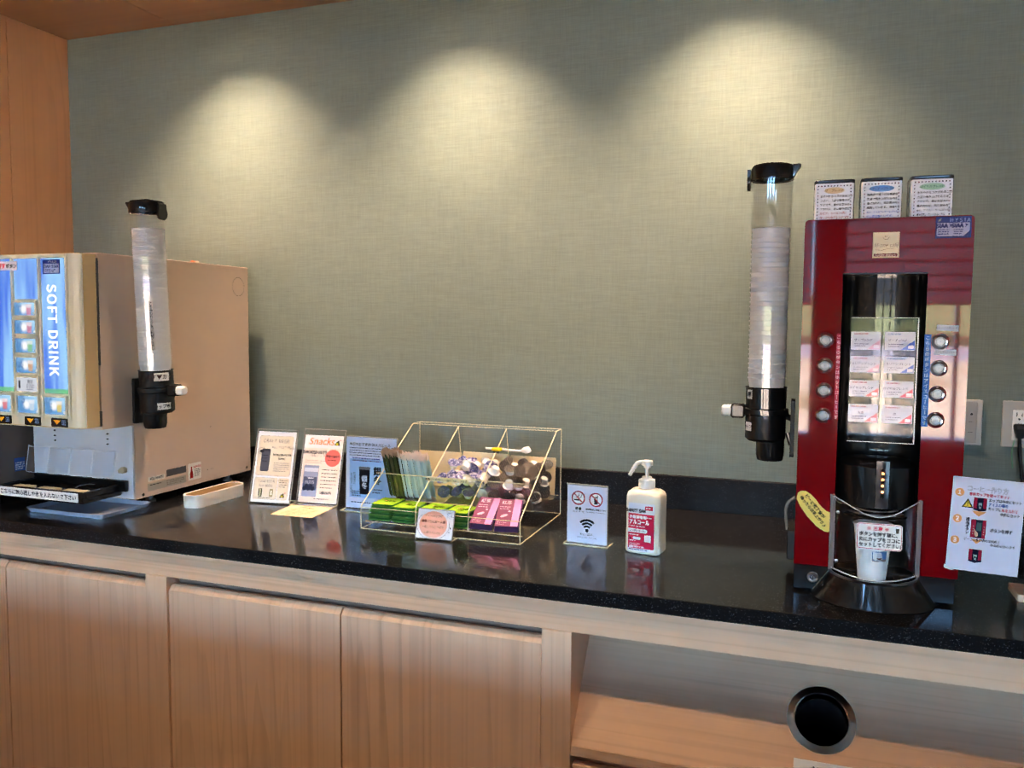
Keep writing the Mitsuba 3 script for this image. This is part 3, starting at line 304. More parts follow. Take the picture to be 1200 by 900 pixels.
3563,2731,2929,2739,3443,3447,2295,1980,1787,1911,631,627,1331,1266,1515,683,599,5,1709,1523,2675,2411,1643,0,29992,56,20,331,520,650,848,986,1882,1865,2121,2202,3098,3085,2445,2569,3017,3274,3405,3448,824,729,594,4,2164,3124,3115,2219,4,2151,3111,3102,2206,4,1054,1063,
1895,1886,4,1076,1908,1899,1067,0,31105,56,20,1897,2022,2671,2661,2917,2927,3494,3624,3183,2995,3571,3574,2935,2940,2684,2679,2038,2035,2546,2091,11,475,471,1879,1868,1356,1416,1929,2122,2135,3543,3547,4,2579,3273,3531,2773,4,863,3231,3235,867,19,360,549,1070,1125,1317,1390,
1770,1900,1395,1843,1846,1399,1340,1148,1079,502,499,1011,814,7,395,585,650,974,1364,1109,784,0,31186,56,5,3058,3427,3620,3251,3187,8,1484,1673,2574,3223,3487,3232,2904,2450,4,2521,2713,2748,2556,7,1698,1888,1953,2156,2226,2034,1897,24,342,467,992,969,1225,1249,1563,
1694,1255,1256,1768,1772,1261,1270,1720,1595,439,500,1013,1005,428,424,936,671,0,31246,56,33,1483,1608,2126,2390,2463,2719,2763,2953,3465,3595,3666,3476,3405,3085,3022,3039,3487,3505,3121,3387,3132,2801,2417,2547,2236,1978,2289,1841,1823,2207,2203,2002,1807,4,2093,3245,3235,2083,24,
343,467,991,969,1225,1250,1564,1694,1255,1256,1704,1708,1260,1270,1720,1531,439,500,1013,1004,428,424,936,670,0,31278,56,61,343,467,992,969,1225,1248,1562,1757,1253,1256,1704,1708,1260,1270,1720,1782,2550,2546,1650,1647,2543,2539,1771,1753,2521,2517,1749,1746,2513,2509,1549,1546,
3658,3661,2765,2769,3538,3541,2773,2777,3545,3563,2795,2799,3631,3634,2802,2806,3576,3577,3451,1721,1531,439,500,1013,1005,428,424,936,670,4,2791,3304,3299,2787,4,2784,3296,3292,2780,4,2023,2536,2532,2019,4,2016,2528,2524,2012,0,32004,56,18,1704,1958,2286,3246,3224,3087,2957,
2381,2505,3017,3210,3341,3410,3570,2418,2555,2300,2032,4,2148,2712,2906,2342,4,1496,1678,1871,1689,20,426,487,1000,544,414,475,1566,1627,1884,1639,1446,1505,864,1777,1523,1196,812,1403,1212,753,4,1048,1099,1356,1240,4,331,586,855,600,0,32005,56,12,1744,1740,3660,3664,
2832,2868,3636,3640,1912,1908,2612,2576,21,363,487,1000,609,414,475,1437,1565,1627,1820,1575,1382,1441,864,1777,1523,1196,812,1403,1212,818,4,1432,1553,1809,1625,4,1047,1100,1357,1240,4,331,586,855,600,0,32209,56,40,1241,1422,1615,1616,1805,2517,2509,2124,2249,2569,2762,
2775,3216,3533,3664,3284,3032,3616,3426,2907,2782,2853,3621,3625,3369,3386,1914,1910,3126,3121,1969,1966,3118,3113,1705,1701,2533,2522,1616,1433,4,1825,2201,2395,1954,21,362,423,936,675,414,475,1373,1437,1498,1691,1511,1318,1377,864,1649,1459,1132,748,1339,1084,754,4,855,971,1164,
1112,4,331,522,727,535,0,33324,56,16,1961,2150,2281,2414,2486,2998,3052,3113,3624,3690,3692,3308,3258,2234,2224,2092,17,1868,2057,2767,3084,3465,3597,3215,2962,3355,3491,3364,2020,2016,2080,2264,2578,2319,5,2336,3168,3033,2773,2585,22,416,608,532,394,584,651,789,864,1568,
1549,1100,1161,1674,1804,1846,1335,1404,1148,1015,694,676,420,4,932,947,1587,1572,4,1052,1236,1429,1181,4,1006,1255,1448,1200,0,33590,56,15,353,542,799,1444,2028,2660,3422,3486,3681,2855,2285,2223,2224,1969,1514,20,502,499,1202,1197,1453,1522,2546,2541,2797,2866,3635,3638,
2871,2812,2556,2551,1527,1468,1212,1207,4,2518,3211,3469,2712,16,859,1882,1869,1420,1480,1800,2057,2123,2138,3163,3166,2143,2150,1894,1887,862,6,525,715,1234,1431,1176,1044,0,35069,56,64,338,527,1106,1101,972,1033,2125,2192,1358,1364,2009,2260,2575,3019,3465,3597,3087,2769,3415,
3226,3610,3613,2270,2082,2155,1452,1455,2223,2226,1458,1461,2101,2104,1464,1468,1276,1208,952,955,764,500,626,434,431,1199,1196,619,609,801,809,1193,1248,1440,1449,1897,1893,1636,1698,1825,1950,413,410,1626,1046,3,2580,2330,3226,4,690,821,1205,1202,8,2723,2784,3232,3426,3451,
3195,3172,3108,4,2535,2727,2745,2553,0,35441,56,25,1835,1831,2598,2525,1949,1929,2121,2187,3147,3209,3401,3485,2845,2854,3687,3691,2859,2805,3513,3324,2745,1847,1908,2613,2603,4,2137,3225,3215,2191,4,367,1711,1714,370,6,457,713,780,1548,1564,540,4,728,1305,1360,719,4,
488,1576,1579,555,4,481,1569,1572,548,4,826,1075,1269,1020,0,35910,56,8,395,3595,3598,2574,2906,2652,2254,398,4,502,3510,3513,505,4,861,3165,3183,879,4,1121,1131,2859,2849,5,1114,1359,1616,1371,1115,0,35914,56,14,397,394,3594,3597,2637,2769,2707,3155,3166,
862,851,1299,1234,1357,4,1174,1179,2843,2838,4,1613,1491,2579,2317,4,484,481,3553,3556,12,743,3303,3320,2552,2556,2300,2296,1784,1788,1532,1528,824,4,2549,3061,3057,2545,4,2542,3054,3050,2538,4,1781,2293,2289,1777,4,1774,2286,2282,1770,4,1013,1525,1521,1009,4,1002,
1006,1518,1514,0,36009,56,30,1107,1420,1419,1608,1804,2004,2149,2397,2644,2319,1996,2120,2443,2833,3211,3529,3660,3279,3028,3359,3562,2155,2165,3640,3516,1912,1890,1750,1551,1301,5,2406,3239,3038,2840,2591,4,569,535,1559,1593,4,758,1334,1327,751,4,747,1324,1317,741,4,737,
1313,1307,731,4,396,522,916,725,0,36796,56,17,334,522,848,1041,1357,1739,3403,3595,3663,1998,1488,1172,1190,422,418,866,852,18,1366,1555,1880,2207,2474,2782,3032,3475,3606,3101,2978,2546,2359,2043,1912,2289,2152,1821,4,569,1072,1266,763,0,36949,56,16,333,521,781,
1039,1674,2889,3530,3662,2061,1424,1106,1126,423,419,866,850,15,1265,1262,3630,3633,3185,3192,2424,2427,2300,2172,2104,1528,1525,2037,1969,4,2289,2293,2933,2929,22,1374,1372,1563,1428,2516,2511,2767,2772,3476,3479,2775,2779,3548,3550,2783,2785,3298,3307,1579,1570,2529,2527,4,1832,3049,
3044,1828,4,1751,1819,2523,2519,4,504,1007,1201,698,0,36960,56,18,332,521,846,1039,1356,1738,3145,3530,3662,2061,1678,1424,1107,1128,425,421,868,851,4,502,1135,1330,697,16,1328,1325,3565,3568,2545,2548,3381,3384,2552,2556,2300,2296,1528,1525,2292,2289,16,1237,1427,2266,
2256,2512,2522,3346,3476,3097,3550,3295,3306,1578,1567,2142,1753,3,2526,3230,2907,4,1831,3047,3042,1826,0,36969,56,16,354,866,852,397,522,848,977,1484,1739,3595,3663,1998,1488,1108,1126,422,42,1335,1332,1780,1903,1902,1454,1426,1682,1707,2347,2343,1831,1828,2340,2336,1952,1940,
2132,2198,2903,2912,2528,2532,3108,3111,2535,2539,3243,3221,2837,2898,3410,3476,3502,2991,3188,3636,3639,2616,2429,2235,2296,5,2036,2868,2867,2670,2158,4,2141,2717,2713,2201,4,441,1007,1202,635,0,37240,56,37,442,439,886,816,495,457,649,653,1548,1610,1802,1804,1993,2767,3084,
3529,3660,3406,2962,3353,3486,3359,2655,2787,2596,2204,1879,2069,2328,2577,2190,1804,1839,1456,1398,1847,1850,4,2459,3100,3163,2772,10,669,732,929,1068,1196,1248,1310,1566,1561,665,4,661,1558,1552,656,4,1388,1580,1569,1377,4,1014,1206,1200,1008,4,671,684,876,869,4,2923,
3488,3682,3117,11,2032,2093,3247,3436,3629,3129,2936,3122,2481,2874,2620,4,1890,2080,2667,2476,0,37327,56,20,397,394,3594,3597,2125,2128,3345,3347,2132,2134,3287,3300,804,791,1878,1876,659,656,1872,1869,4,2145,2978,2975,2143,4,2140,2972,2969,2137,4,1057,1890,1887,1055,4,
1052,1884,1881,1049,4,426,423,3623,3626,4,877,3181,3194,890,4,1141,1144,2935,2869,4,1135,1138,2930,2863,0,37504,56,22,1804,1864,2830,2769,2191,2273,2529,2773,3275,3465,3661,3344,3094,3612,3423,2969,2784,2785,3489,3513,1977,1934,4,2229,3254,3247,2223,4,2219,3243,3237,2213,
30,367,491,620,682,1002,996,420,416,992,976,398,458,1743,1747,1233,1248,1760,1700,1252,1258,1578,1582,750,1142,1710,1841,1337,1339,1148,821,4,1300,1491,1693,1502,4,540,658,851,733,0,38480,56,22,1676,1801,2701,2705,2063,2081,2401,2772,3212,3465,3660,3344,3029,3548,3549,
3423,2841,2657,3361,3386,1850,1807,4,2102,3126,3119,2095,4,2091,3115,3109,2085,17,521,777,822,1334,1065,1252,1308,1242,985,1046,1366,1562,1570,1258,1656,1466,570,0,38651,56,19,781,1037,1040,1808,1867,2057,3273,3401,3531,3665,3411,3406,3276,2252,2125,2128,3216,3233,801,4,2142,
2974,2970,2138,4,2135,2967,2963,2131,4,1054,1822,1818,1050,4,1047,1815,1811,1043,20,488,744,752,1904,1891,2147,2160,3248,3304,3560,3571,2163,2166,3319,3322,762,759,1910,1907,499,4,2341,3172,3175,2343,4,2346,3114,3117,2349,4,868,1700,1703,871,4,938,1706,1709,941,0,
38899,56,18,426,422,3622,3626,2730,2994,2803,3443,3447,2231,2108,1852,1911,631,627,1331,1138,1322,4,1642,1395,2675,2410,8,904,1160,1163,2826,2889,3145,3169,929,4,1181,2845,2840,1176,4,1172,2836,2830,1166,0,39006,56,4,2896,3465,3723,3090,13,1977,1974,2677,2545,2096,2067,
3539,3568,2865,2801,2934,3638,3641,4,2349,3309,3304,2344,4,2340,3300,3295,2335,4,2332,3292,3287,2327,5,1675,1864,2381,2576,2386,19,358,547,1067,1059,1315,1322,1828,1959,1326,1902,1906,1330,1339,1083,1074,433,430,942,681,23,333,522,910,1171,1676,1871,1239,1305,1945,1948,1757,
1886,1571,1441,1692,1308,1313,1057,1052,412,409,1048,850,4,1460,1651,1913,1658,4,505,691,884,698,0,39154,56,34,461,585,1488,1675,1929,2448,2777,3025,3339,3529,3660,3345,3032,2850,2858,2602,2594,2459,2259,1935,1870,1496,1302,1427,848,857,1817,1836,1388,1266,1073,1132,620,593,
4,872,1576,1572,868,4,865,1569,1564,860,12,1894,2147,2478,3310,3171,3362,3633,3442,2546,2619,2364,2223,9,368,492,1206,1838,2033,1401,1403,1212,756,0,39321,56,29,351,540,926,968,1160,1227,2826,2825,3081,3103,3484,3680,3045,2475,3628,3631,2159,2165,3192,3068,2169,759,820,
1909,1903,431,428,1579,996,7,991,1444,1835,1888,2144,2155,3103,4,1243,2843,2838,1238,4,1235,2835,2830,1230,0,40180,56,24,1753,3289,3213,3148,2700,2699,2761,3209,3402,3536,3548,1949,2016,3680,3683,1955,2022,3366,3383,2615,2683,2428,2295,1783,4,1972,3124,3120,1968,4,1965,3117,
3114,1962,4,2710,2960,3153,2903,4,2325,2510,2703,2518,4,1941,1996,2188,2133,7,1228,1354,1483,1680,1749,1558,1425,6,467,723,728,1432,1462,502,4,754,1202,1180,732,0])
# ---------------------------------------------------------------- materials of the room
def _wood(across, along, depth, base, dark, scale=1.0):
    def fn(p, n, uv):
        x, y, z = p.x, p.y, p.z
        a, l, d = across(x, y, z) * scale, along(x, y, z) * scale, depth(x, y, z)
        u = a * 12.0 + fbm(a * 2.3 + 3.1, l * 0.5, d * 2.0, 2) * 9.0 + noise(a * 13.0, l * 0.5, 3.0 + d) * 3.6 + noise(a * 37.0, l * 0.4, 6.0 + d) * 1.3; s = u - dr.floor(u)   # growth rings: a slow rise to a thin dark line
        gate = smoothstep(0.30, 0.70, noise(a * 5.0 + 8.0, l * 0.35, 5.0 + d))
        k = smoothstep(0.55, 0.95, s) * (1 - smoothstep(0.955, 1.0, s)) * (0.10 + 0.90 * gate)
        k2 = smoothstep(0.50, 0.85, noise(a * 210.0, l * 1.6, 2.0 + d)) * 0.16 + smoothstep(0.45, 0.9, noise(a * 75.0, l * 0.9, 7.0 + d)) * 0.12
        fine = noise(a * 620.0, l * 7.0, d * 50) * 0.6 + noise(a * 260.0, l * 3.0, d * 20) * 0.4
        tone = fbm(a * 5.0, l * 0.4, 9.0, 2) - 0.5
        return mix(base, dark, dr.clip(k * 0.30 + k2 * 0.8 + (fine - 0.5) * 0.2, 0, 1)) * (1 + 0.10 * tone + (fine - 0.5) * 0.10)
    return fn
def wood(key, across, along, depth, base, dark, rough=0.42, scale=1.0):
    scene[key] = {'type': 'twosided', 'bsdf': {'type': 'principled', 'base_color': proc(_wood(across, along, depth, lin(*base), lin(*dark), scale)), 'roughness': rough, 'specular': 0.35}}
PALE, PALE_D = (230, 184, 150), (166, 112, 80)
wood('wood_upright', lambda x, y, z: x, lambda x, y, z: z, lambda x, y, z: y, PALE, PALE_D)
wood('wood_level', lambda x, y, z: z * 1.25 + y * 0.4, lambda x, y, z: x, lambda x, y, z: y * 0.1, PALE, PALE_D)
wood('wood_side', lambda x, y, z: y, lambda x, y, z: z, lambda x, y, z: x, (206, 156, 114), (164, 110, 74))
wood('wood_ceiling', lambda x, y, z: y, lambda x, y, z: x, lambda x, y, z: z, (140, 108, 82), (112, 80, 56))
def _cloth(p, n, uv):
    x, z = p.x, p.z
    h = noise(x * 40.0, z * 700.0, 1.0) * 0.6 + noise(x * 16.0, z * 420.0, 2.0) * 0.4
    v = noise(x * 700.0, z * 40.0, 3.0) * 0.6 + noise(x * 420.0, z * 18.0, 4.0) * 0.4
    t = (h - 0.5) * 0.42 + (v - 0.5) * 0.32 + (fbm(x * 1.3, z * 1.3, 0.0, 2) - 0.5) * 0.08
    return mix(lin(97, 110, 103), lin(126, 138, 132), dr.clip(0.5 + t, 0, 1))
scene['wallpaper'] = {'type': 'twosided', 'bsdf': {'type': 'principled', 'base_color': proc(_cloth), 'roughness': 0.6, 'specular': 0.25}}
def _granite(p, n, uv):
    a = cell_rand(p.x * 900, p.y * 900, p.z * 900); b = cell_rand(p.x * 430 + 7, p.y * 430, p.z * 430)
    k = smoothstep(0.955, 1.0, a) * 0.35 + smoothstep(0.97, 1.0, b) * 0.22
    return mix((0.005, 0.005, 0.006), (0.23, 0.24, 0.27), k) + 0.004 * a
scene['granite'] = {'type': 'twosided', 'bsdf': {'type': 'principled', 'base_color': proc(_granite), 'roughness': 0.07, 'specular': 0.32}}
scene['granite_honed'] = {'type': 'twosided', 'bsdf': {'type': 'principled', 'base_color': proc(_granite), 'roughness': 0.5, 'specular': 0.12}}
scene['acrylic'] = {'type': 'thindielectric', 'int_ior': 1.49}
scene['tube_clear'] = {'type': 'thindielectric', 'int_ior': 1.56, 'specular_transmittance': rgb((0.86, 0.85, 0.84))}
scene['board_clear'] = {'type': 'thindielectric', 'int_ior': 1.22}
scene['window_glass'] = {'type': 'thindielectric', 'int_ior': 1.5}
scene['blind_cloth'] = {'type': 'principledthin', 'base_color': rgb(lin(128, 128, 130)), 'roughness': 0.8, 'diff_trans': 1.0, 'spec_trans': 0.0}
plastic('acrylic_edge', 214, 200, 164, 0.3)
plastic('black_gloss', 9, 9, 10, 0.03, 0.5, 0.5)
plastic('black_plastic', 14, 14, 15, 0.16, 0.5)
plastic('black_dull', 20, 20, 21, 0.5, 0.4)
plastic('chrome', 225, 225, 228, 0.08, 0.5, 0, 1.0)
plastic('steel', 190, 190, 194, 0.28, 0.5, 0, 1.0)
plastic('red_gloss', 108, 0, 8, 0.02, 0.55, 0.1)
plastic('beige_metal', 206, 184, 166, 0.42, 0.4)
plastic('dark_grey', 62, 60, 60, 0.4)
plastic('grey_plate', 176, 174, 170, 0.45)
plastic('cream_plastic', 218, 212, 190, 0.35)
plastic('tan_plastic', 214, 184, 132, 0.38)
plastic('white_plastic', 232, 230, 226, 0.35)
plastic('pale_panel', 200, 204, 214, 0.35)
plastic('paper', 238, 238, 238, 0.7, 0.2)
matt('paper_matt', 236, 236, 238); matt('ivory', 238, 222, 184)

# ---------------------------------------------------------------- the room
XL, XR, YR, ZC = -2.43, 2.2, -5.5, 2.335
YS, ZH = -1.82, 3.6                       # front edge of the low wooden ceiling, height of the hall beyond it
struct('wall_back', box(XL - 0.1, XR + 0.1, 0, 0.1, 0, 2.6), 'wallpaper')
struct('floor', box(XL - 0.1, XR + 0.1, YR - 0.2, 0.1, -0.05, 0), plastic('floor_board', 46, 38, 33, 0.85, 0.1))
struct('wall_right', box(XR, XR + 0.1, YR - 0.2, 0, 0, ZH), plastic('plaster', 196, 186, 168, 0.8, 0.2))
wl = struct('wall_left', box(XL - 0.1, XL - 0.012, YR - 0.2, 0, 0, ZH), 'plaster')
y = 0.0
for w in (0.232, 0.91, 0.91, 0.91, 0.91, 0.91, 0.7):
    if y > -1.9: part(wl, 'panel', box(XL - 0.012, XL, y - w + 0.0012, y - 0.0012 * (y < 0), 0, ZC, 0.0006), 'wood_side', smooth=False)
    y -= w
ce = struct('ceiling', cat(box(XL - 0.1, XR + 0.1, YS, 0.1, ZC + 0.09, ZC + 0.14), box(XL - 0.1, XR + 0.1, YS - 0.05, YS, ZC, ZH), box(XL - 0.1, XR + 0.1, YR - 0.2, YS, ZH, ZH + 0.1)), 'plaster')
LAMPS = [-2.455 + 0.7575 * k for k in range(1, 4)]
LAMP_Y, ROOM_LAMPS = -0.29, [(x, -1.47) for x in LAMPS]
holes = union_all([Point(x, LAMP_Y).buffer(0.066, quad_segs=8) for x in LAMPS] + [Point(*p).buffer(0.056, quad_segs=8) for p in ROOM_LAMPS])
ED = [XL, -1.968, -1.06, -0.15, 0.76, 1.67, XR]
yb = [0.0, YS]
FC = Frame((0, 0, ZC), (1, 0, 0), (0, 1, 0))
for i in range(6):
    for j in range(1):
        s = sbox(ED[i] + 0.0013 * (i > 0), yb[j + 1] + 0.0013, ED[i + 1] - 0.0013, yb[j] - 0.0013 * (j > 0)).difference(holes)
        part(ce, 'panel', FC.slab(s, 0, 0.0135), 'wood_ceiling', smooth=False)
# the rear wall: a long window over a low sill, a pleated blind let down over its upper half
WX0, WX1, SILL, HEAD, BLIND = XL + 0.12, 1.50, 0.58, 2.26, 1.53
CLX = [XL, -2.1, -1.35, -0.75, 0.0, 0.6, 1.35, XR]        # piers between the added high windows
rw = struct('wall_rear', cat(box(XL, XR, YR - 0.15, YR, 0, SILL - 0.04), box(XL, XR, YR - 0.15, YR, HEAD + 0.04, 2.36), box(XL, XR, YR - 0.15, YR, 2.56, ZH), *[box(x0, x1, YR - 0.15, YR, 2.36, 2.56) for x0, x1 in zip(CLX[::2], CLX[1::2])], box(XL, WX0 - 0.04, YR - 0.15, YR, SILL - 0.04, HEAD + 0.04), box(WX1 + 0.04, XR, YR - 0.15, YR, SILL - 0.04, HEAD + 0.04)), plastic('wall_dark', 74, 62, 54, 0.7, 0.2))
wn = struct('window_1', None, None)
plastic('frame_white', 226, 226, 230, 0.4); plastic('frame_dark', 46, 34, 28, 0.45)
part(wn, 'frame', cat(box(WX0 - 0.04, WX1 + 0.04, YR - 0.12, YR + 0.03, SILL - 0.04, SILL), box(WX0 - 0.04, WX1 + 0.04, YR - 0.12, YR, HEAD, HEAD + 0.04), box(WX0 - 0.04, WX0, YR - 0.12, YR, SILL, HEAD), box(WX1, WX1 + 0.04, YR - 0.12, YR, SILL, HEAD)), 'frame_white', smooth=False)
MULL = [WX0, -1.25, 0.13, 0.985, WX1]
for i in range(4):
    part(wn, 'pane', cat(Frame((0, YR - 0.06, 0)).sheet(sbox(MULL[i] + 0.012, SILL, MULL[i + 1] - 0.012, HEAD))), 'window_glass', smooth=False)
for x in MULL[1:-1]:
    if x == 0.985: part(wn, 'mullion', box(x - 0.014, x + 0.014, YR - 0.08, YR - 0.03, SILL, HEAD), 'frame_white', smooth=False)
w2 = struct('added_window_2', None, None)  # high windows added out of view for streaks on the flared black base
for x0, x1 in zip(CLX[1:-1:2], CLX[2:-1:2]):
    part(w2, 'pane', Frame((0, YR - 0.06, 0)).sheet(sbox(x0, 2.36, x1, 2.56)), 'window_glass', smooth=False)
    part(w2, 'frame', Frame((0, YR, 0)).slab(sbox(x0, 2.36, x1, 2.56).difference(sbox(x0 + 0.02, 2.38, x1 - 0.02, 2.54)), -0.09, -0.03), 'frame_white', smooth=False)
for px_, pw in ((-1.25, 0.17),): struct('unseen_upright', box(px_ - pw, px_ + pw, YR + 0.001, YR + 0.02, SILL - 0.03, HEAD), 'frame_dark')
struct('unseen_upright', box(0.02, 0.235, YR + 0.001, YR + 0.24, 0, 2.35), 'frame_dark')  # added stand-in for the dark reflection of the person holding the camera
for a, b in ((WX0 + 0.01, 0.015), (0.24, WX1 - 0.01)):
    bl = thing('pleated_blind', 'pale pleated window blind let down ' + ('left' if a < 0 else 'right') + ' of the added dark upright behind the camera', 'blind')
    zs = np.arange(HEAD - 0.03, BLIND, -0.1)
    for z in zs:
        part(bl, 'slat', Frame((0, YR + 0.03, 0)).put(cat(*[trimesh.Trimesh([(a, z, 0), (b, z, 0), (b, z - 0.05, 0.012), (a, z - 0.05, 0.012), (b, z - 0.094, 0), (a, z - 0.094, 0)], [(0, 2, 1), (0, 3, 2), (3, 4, 2), (3, 5, 4)])])), 'blind_cloth', smooth=False)
        part(bl, 'seam', box(a, b, YR + 0.024, YR + 0.032, z - 0.106, z - 0.092), 'dark_grey', smooth=False)
    part(bl, 'head_rail', box(a, b, YR + 0.005, YR + 0.05, HEAD - 0.03, HEAD), 'frame_white', smooth=False)
tb = thing('shade_table', 'added long dark table, out of view, keeping daylight off the lower doors', 'table')  # table added out of view to shade the lower cabinet doors
part(tb, 'light_block_panel', box(-2.06, 1.46, -1.97, -1.95, 0.06, 0.7298, 0.001), 'table_dull', smooth=False)  # added to stop window light passing under the tabletop
part(tb, 'tabletop', box(-2.2, 1.6, -2.05, -1.47, 0.73, 0.775, 0.002), plastic('table_dull', 44, 34, 28, 0.9, 0.1), smooth=False)
for x in (-2.1, 1.5):
    for y in (-2.0, -1.53): part(tb, 'leg', box(x - 0.03, x + 0.03, y - 0.03, y + 0.03, 0.0005, 0.7298, 0.001), 'frame_dark', smooth=False)
# out of doors: a dry field and hills, seen only in reflections
def _field(p, n, uv):
    return mix(lin(205, 186, 168), lin(160, 146, 120), smoothstep(0.35, 0.7, fbm(p.x * 0.35, p.y * 0.2, 0.0, 3))) * (0.75 + 0.5 * noise(p.x * 3, p.y * 3))
scene['field'] = {'type': 'twosided', 'bsdf': {'type': 'diffuse', 'reflectance': proc(_field)}}
struct('ground', box(-150, 150, -260, YR - 0.2, -0.45, -0.4), 'field')
gx, gy = np.meshgrid(np.linspace(-260, 260, 90), np.linspace(-330, -150, 26), indexing='ij')
gz = 13 * np.clip(1 - np.abs((gy + 250) / 95), 0, 1) * (0.35 + meshkit.fbm(np.stack([gx / 55, gy / 70, gx * 0], -1), 4, 3)) - 0.6
ii = np.arange(90 * 26).reshape(90, 26)
struct('hills', (np.stack([gx, gy, gz], -1).reshape(-1, 3), np.stack([ii[:-1, :-1], ii[1:, :-1], ii[1:, 1:], ii[:-1, 1:]], -1).reshape(-1, 4)), matt('hill_green', 116, 122, 92), smooth=True)

struct('road', box(-150, 150, -75, -46, -0.399, -0.392), matt('asphalt', 150, 146, 160))
g = np.random.RandomState(3); blobs = []
for i in range(26):
    m = trimesh.creation.icosphere(3, 1.0); v = np.array(m.vertices); v *= (0.8 + 0.45 * meshkit.fbm(v * 2.3 + i * 7.0, 3))[:, None] * [g.uniform(2.0, 4.5), 1.5, g.uniform(0.5, 1.1)]
    m.vertices = v + [-60 + 5.0 * i + g.uniform(-2, 2), -79 + g.uniform(-1, 1), -0.35]; blobs.append(m)
k = solo('hedgerow', cat(*blobs), matt('hedge_dark', 58, 64, 52), 'dark hedge beyond the road outside the window, behind the camera', 'hedge', smooth=True); labels[k]['kind'] = 'stuff'
# ---------------------------------------------------------------- ceiling spots
def spot(x, y, power, label, tilt=0.0):
    k = thing('ceiling_spot', label, 'ceiling light', 'ceiling spots')
    R = trimesh.transformations.rotation_matrix(tilt, (1, 0, 0)); R[:3, 3] = (x, y, ZC - 0.003)
    h = lathe([(0.0, 0.072), (0.048, 0.072), (0.048, 0.004), (0.051, 0.002), (0.051, -0.002), (0.046, -0.002), (0.046, 0.070), (0.0, 0.070)], n=24); h.apply_transform(R)
    part(k, 'housing', h, 'black_dull')
    d = lathe([(0.0001, 0), (0.030, 0)], (0, 0, 0.066), 2, 20); d.apply_transform(R)
    if d.face_normals[0][2] > 0: d.invert()
    scene[numbered(k + '__lamp')] = {**mikit.ply(d, 'white_plastic'), 'emitter': {'type': 'area', 'radiance': rgb(power)}}
for i, x in enumerate(LAMPS): spot(x, LAMP_Y, LAMP, 'small round ceiling spot close to the green wall, above the counter', math.radians(8))
for x, y in ROOM_LAMPS: spot(x, y, LAMP_ROOM, 'small round ceiling spot at the front edge of the low wooden ceiling')

# ---------------------------------------------------------------- counter
ZT = 0.88
solo('worktop', box(XL, XR, -0.757, -0.0005, 0.85, ZT, 0.0015), 'granite', 'long polished black granite worktop under the two drink machines', 'worktop', smooth=False)
tk = struct('trim_1', box(XL, XR, -0.013, -0.0004, ZT + 0.0002, 0.971, 0.0008), 'granite_honed')
ap = solo('apron_board', box(XL, XR, -0.740, -0.715, 0.787, 0.8498, 0.0008), 'wood_level', 'long pale wooden apron board under the black worktop edge', 'board', smooth=False)
def door_mesh(x0, x1):
    pr = [(-0.735, 0.09), (-0.735, 0.7535), (-0.7225, 0.7665), (-0.714, 0.7665), (-0.714, 0.09)]
    f = Frame((x0, 0, 0), (0, 1, 0), (0, 0, 1))
    return f.slab(Polygon(pr), 0, x1 - x0)
def cabinet(x0, x1, seam, label, posts):
    c = thing('base_cabinet', label, 'cabinet')
    part(c, 'carcass', cat(box(x0, x1, -0.70, -0.02, 0.08, 0.70), box(x0, x1, -0.690, -0.68, 0.70, 0.8495)), 'wood_level', smooth=False)
    part(c, 'finger_rail', box(x0 + 0.002, x1 - 0.002, -0.700, -0.6902, 0.702, 0.849), plastic('rail_brown', 150, 124, 110, 0.5, 0.2), smooth=False)
    for a, b in zip([x0] + seam, seam + [x1]): part(c, 'door', door_mesh(a + 0.0018, b - 0.0018), 'wood_upright', smooth=False)
    for a, b in posts: part(c, 'post', box(a, b, -0.740, -0.03, 0.08, 0.7868, 0.0006), 'wood_upright', smooth=False)
    part(c, 'plinth', box(x0, x1, -0.68, -0.03, 0.0, 0.08), 'black_dull', smooth=False)
cabinet(-2.425, -1.4415, [-1.8908], 'pale wooden base cabinet under the soft drink machine, two doors', [(-1.4413, -1.3805)])
cabinet(-1.3795, -0.470, [-0.9212], 'pale wooden two-door base cabinet under the tray of tea and creamers', [(-0.4695, -0.4095)])
# the bin cabinet: a sloping board with a round chute
bc = thing('bin_cabinet', 'pale wooden bin cabinet with a sloping front and a round chrome chute', 'cabinet')
X0, X1 = -0.409, 1.25
SL = Frame((0, -0.735, 0.5605), (1, 0, 0), (0, 0.146, 0.183))           # the sloping board, up and back
HX, HV = 0.046, 0.1205
def px_hole(): return Point(HX, HV).buffer(0.047, quad_segs=16)
part(bc, 'sloping_board', SL.slab(sbox(X0, 0, X1, 0.29).difference(px_hole()), -0.018, 0), 'wood_level', smooth=False)
part(bc, 'lip', box(X0, X1, -0.737, -0.715, 0.540, 0.5602, 0.0006), 'wood_level', smooth=False)
part(bc, 'door', box(X0 + 0.003, X1, -0.735, -0.715, 0.09, 0.522, 0.0006), 'wood_level', smooth=False)
part(bc, 'carcass', cat(box(X0, X1, -0.06, -0.03, 0.08, 0.8495), box(X1, X1 + 0.06, -0.740, -0.03, 0.08, 0.7868), box(X0, X1, -0.70, -0.03, 0.08, 0.10), box(X0, X1, -0.70, -0.68, 0.50, 0.54)), 'wood_level', smooth=False)
part(bc, 'chute_ring', SL.put(lathe([(0.0458, -0.03), (0.0458, 0.0035), (0.0475, 0.005), (0.0595, 0.003), (0.0605, 0.0004)], (HX, HV, 0), 2, 48)), 'chrome')
part(bc, 'chute', SL.put(lathe([(0.047, -0.0), (0.047, -0.40), (0.001, -0.40)], (HX, HV, 0), 2, 32)), matt('bin_plastic', 58, 58, 60))
part(bc, 'plinth', box(X0, X1, -0.68, -0.07, 0.0, 0.08), 'black_dull', smooth=False)
cb = thing('notice_card', 'white card lettered in black below the round bin chute', 'card')
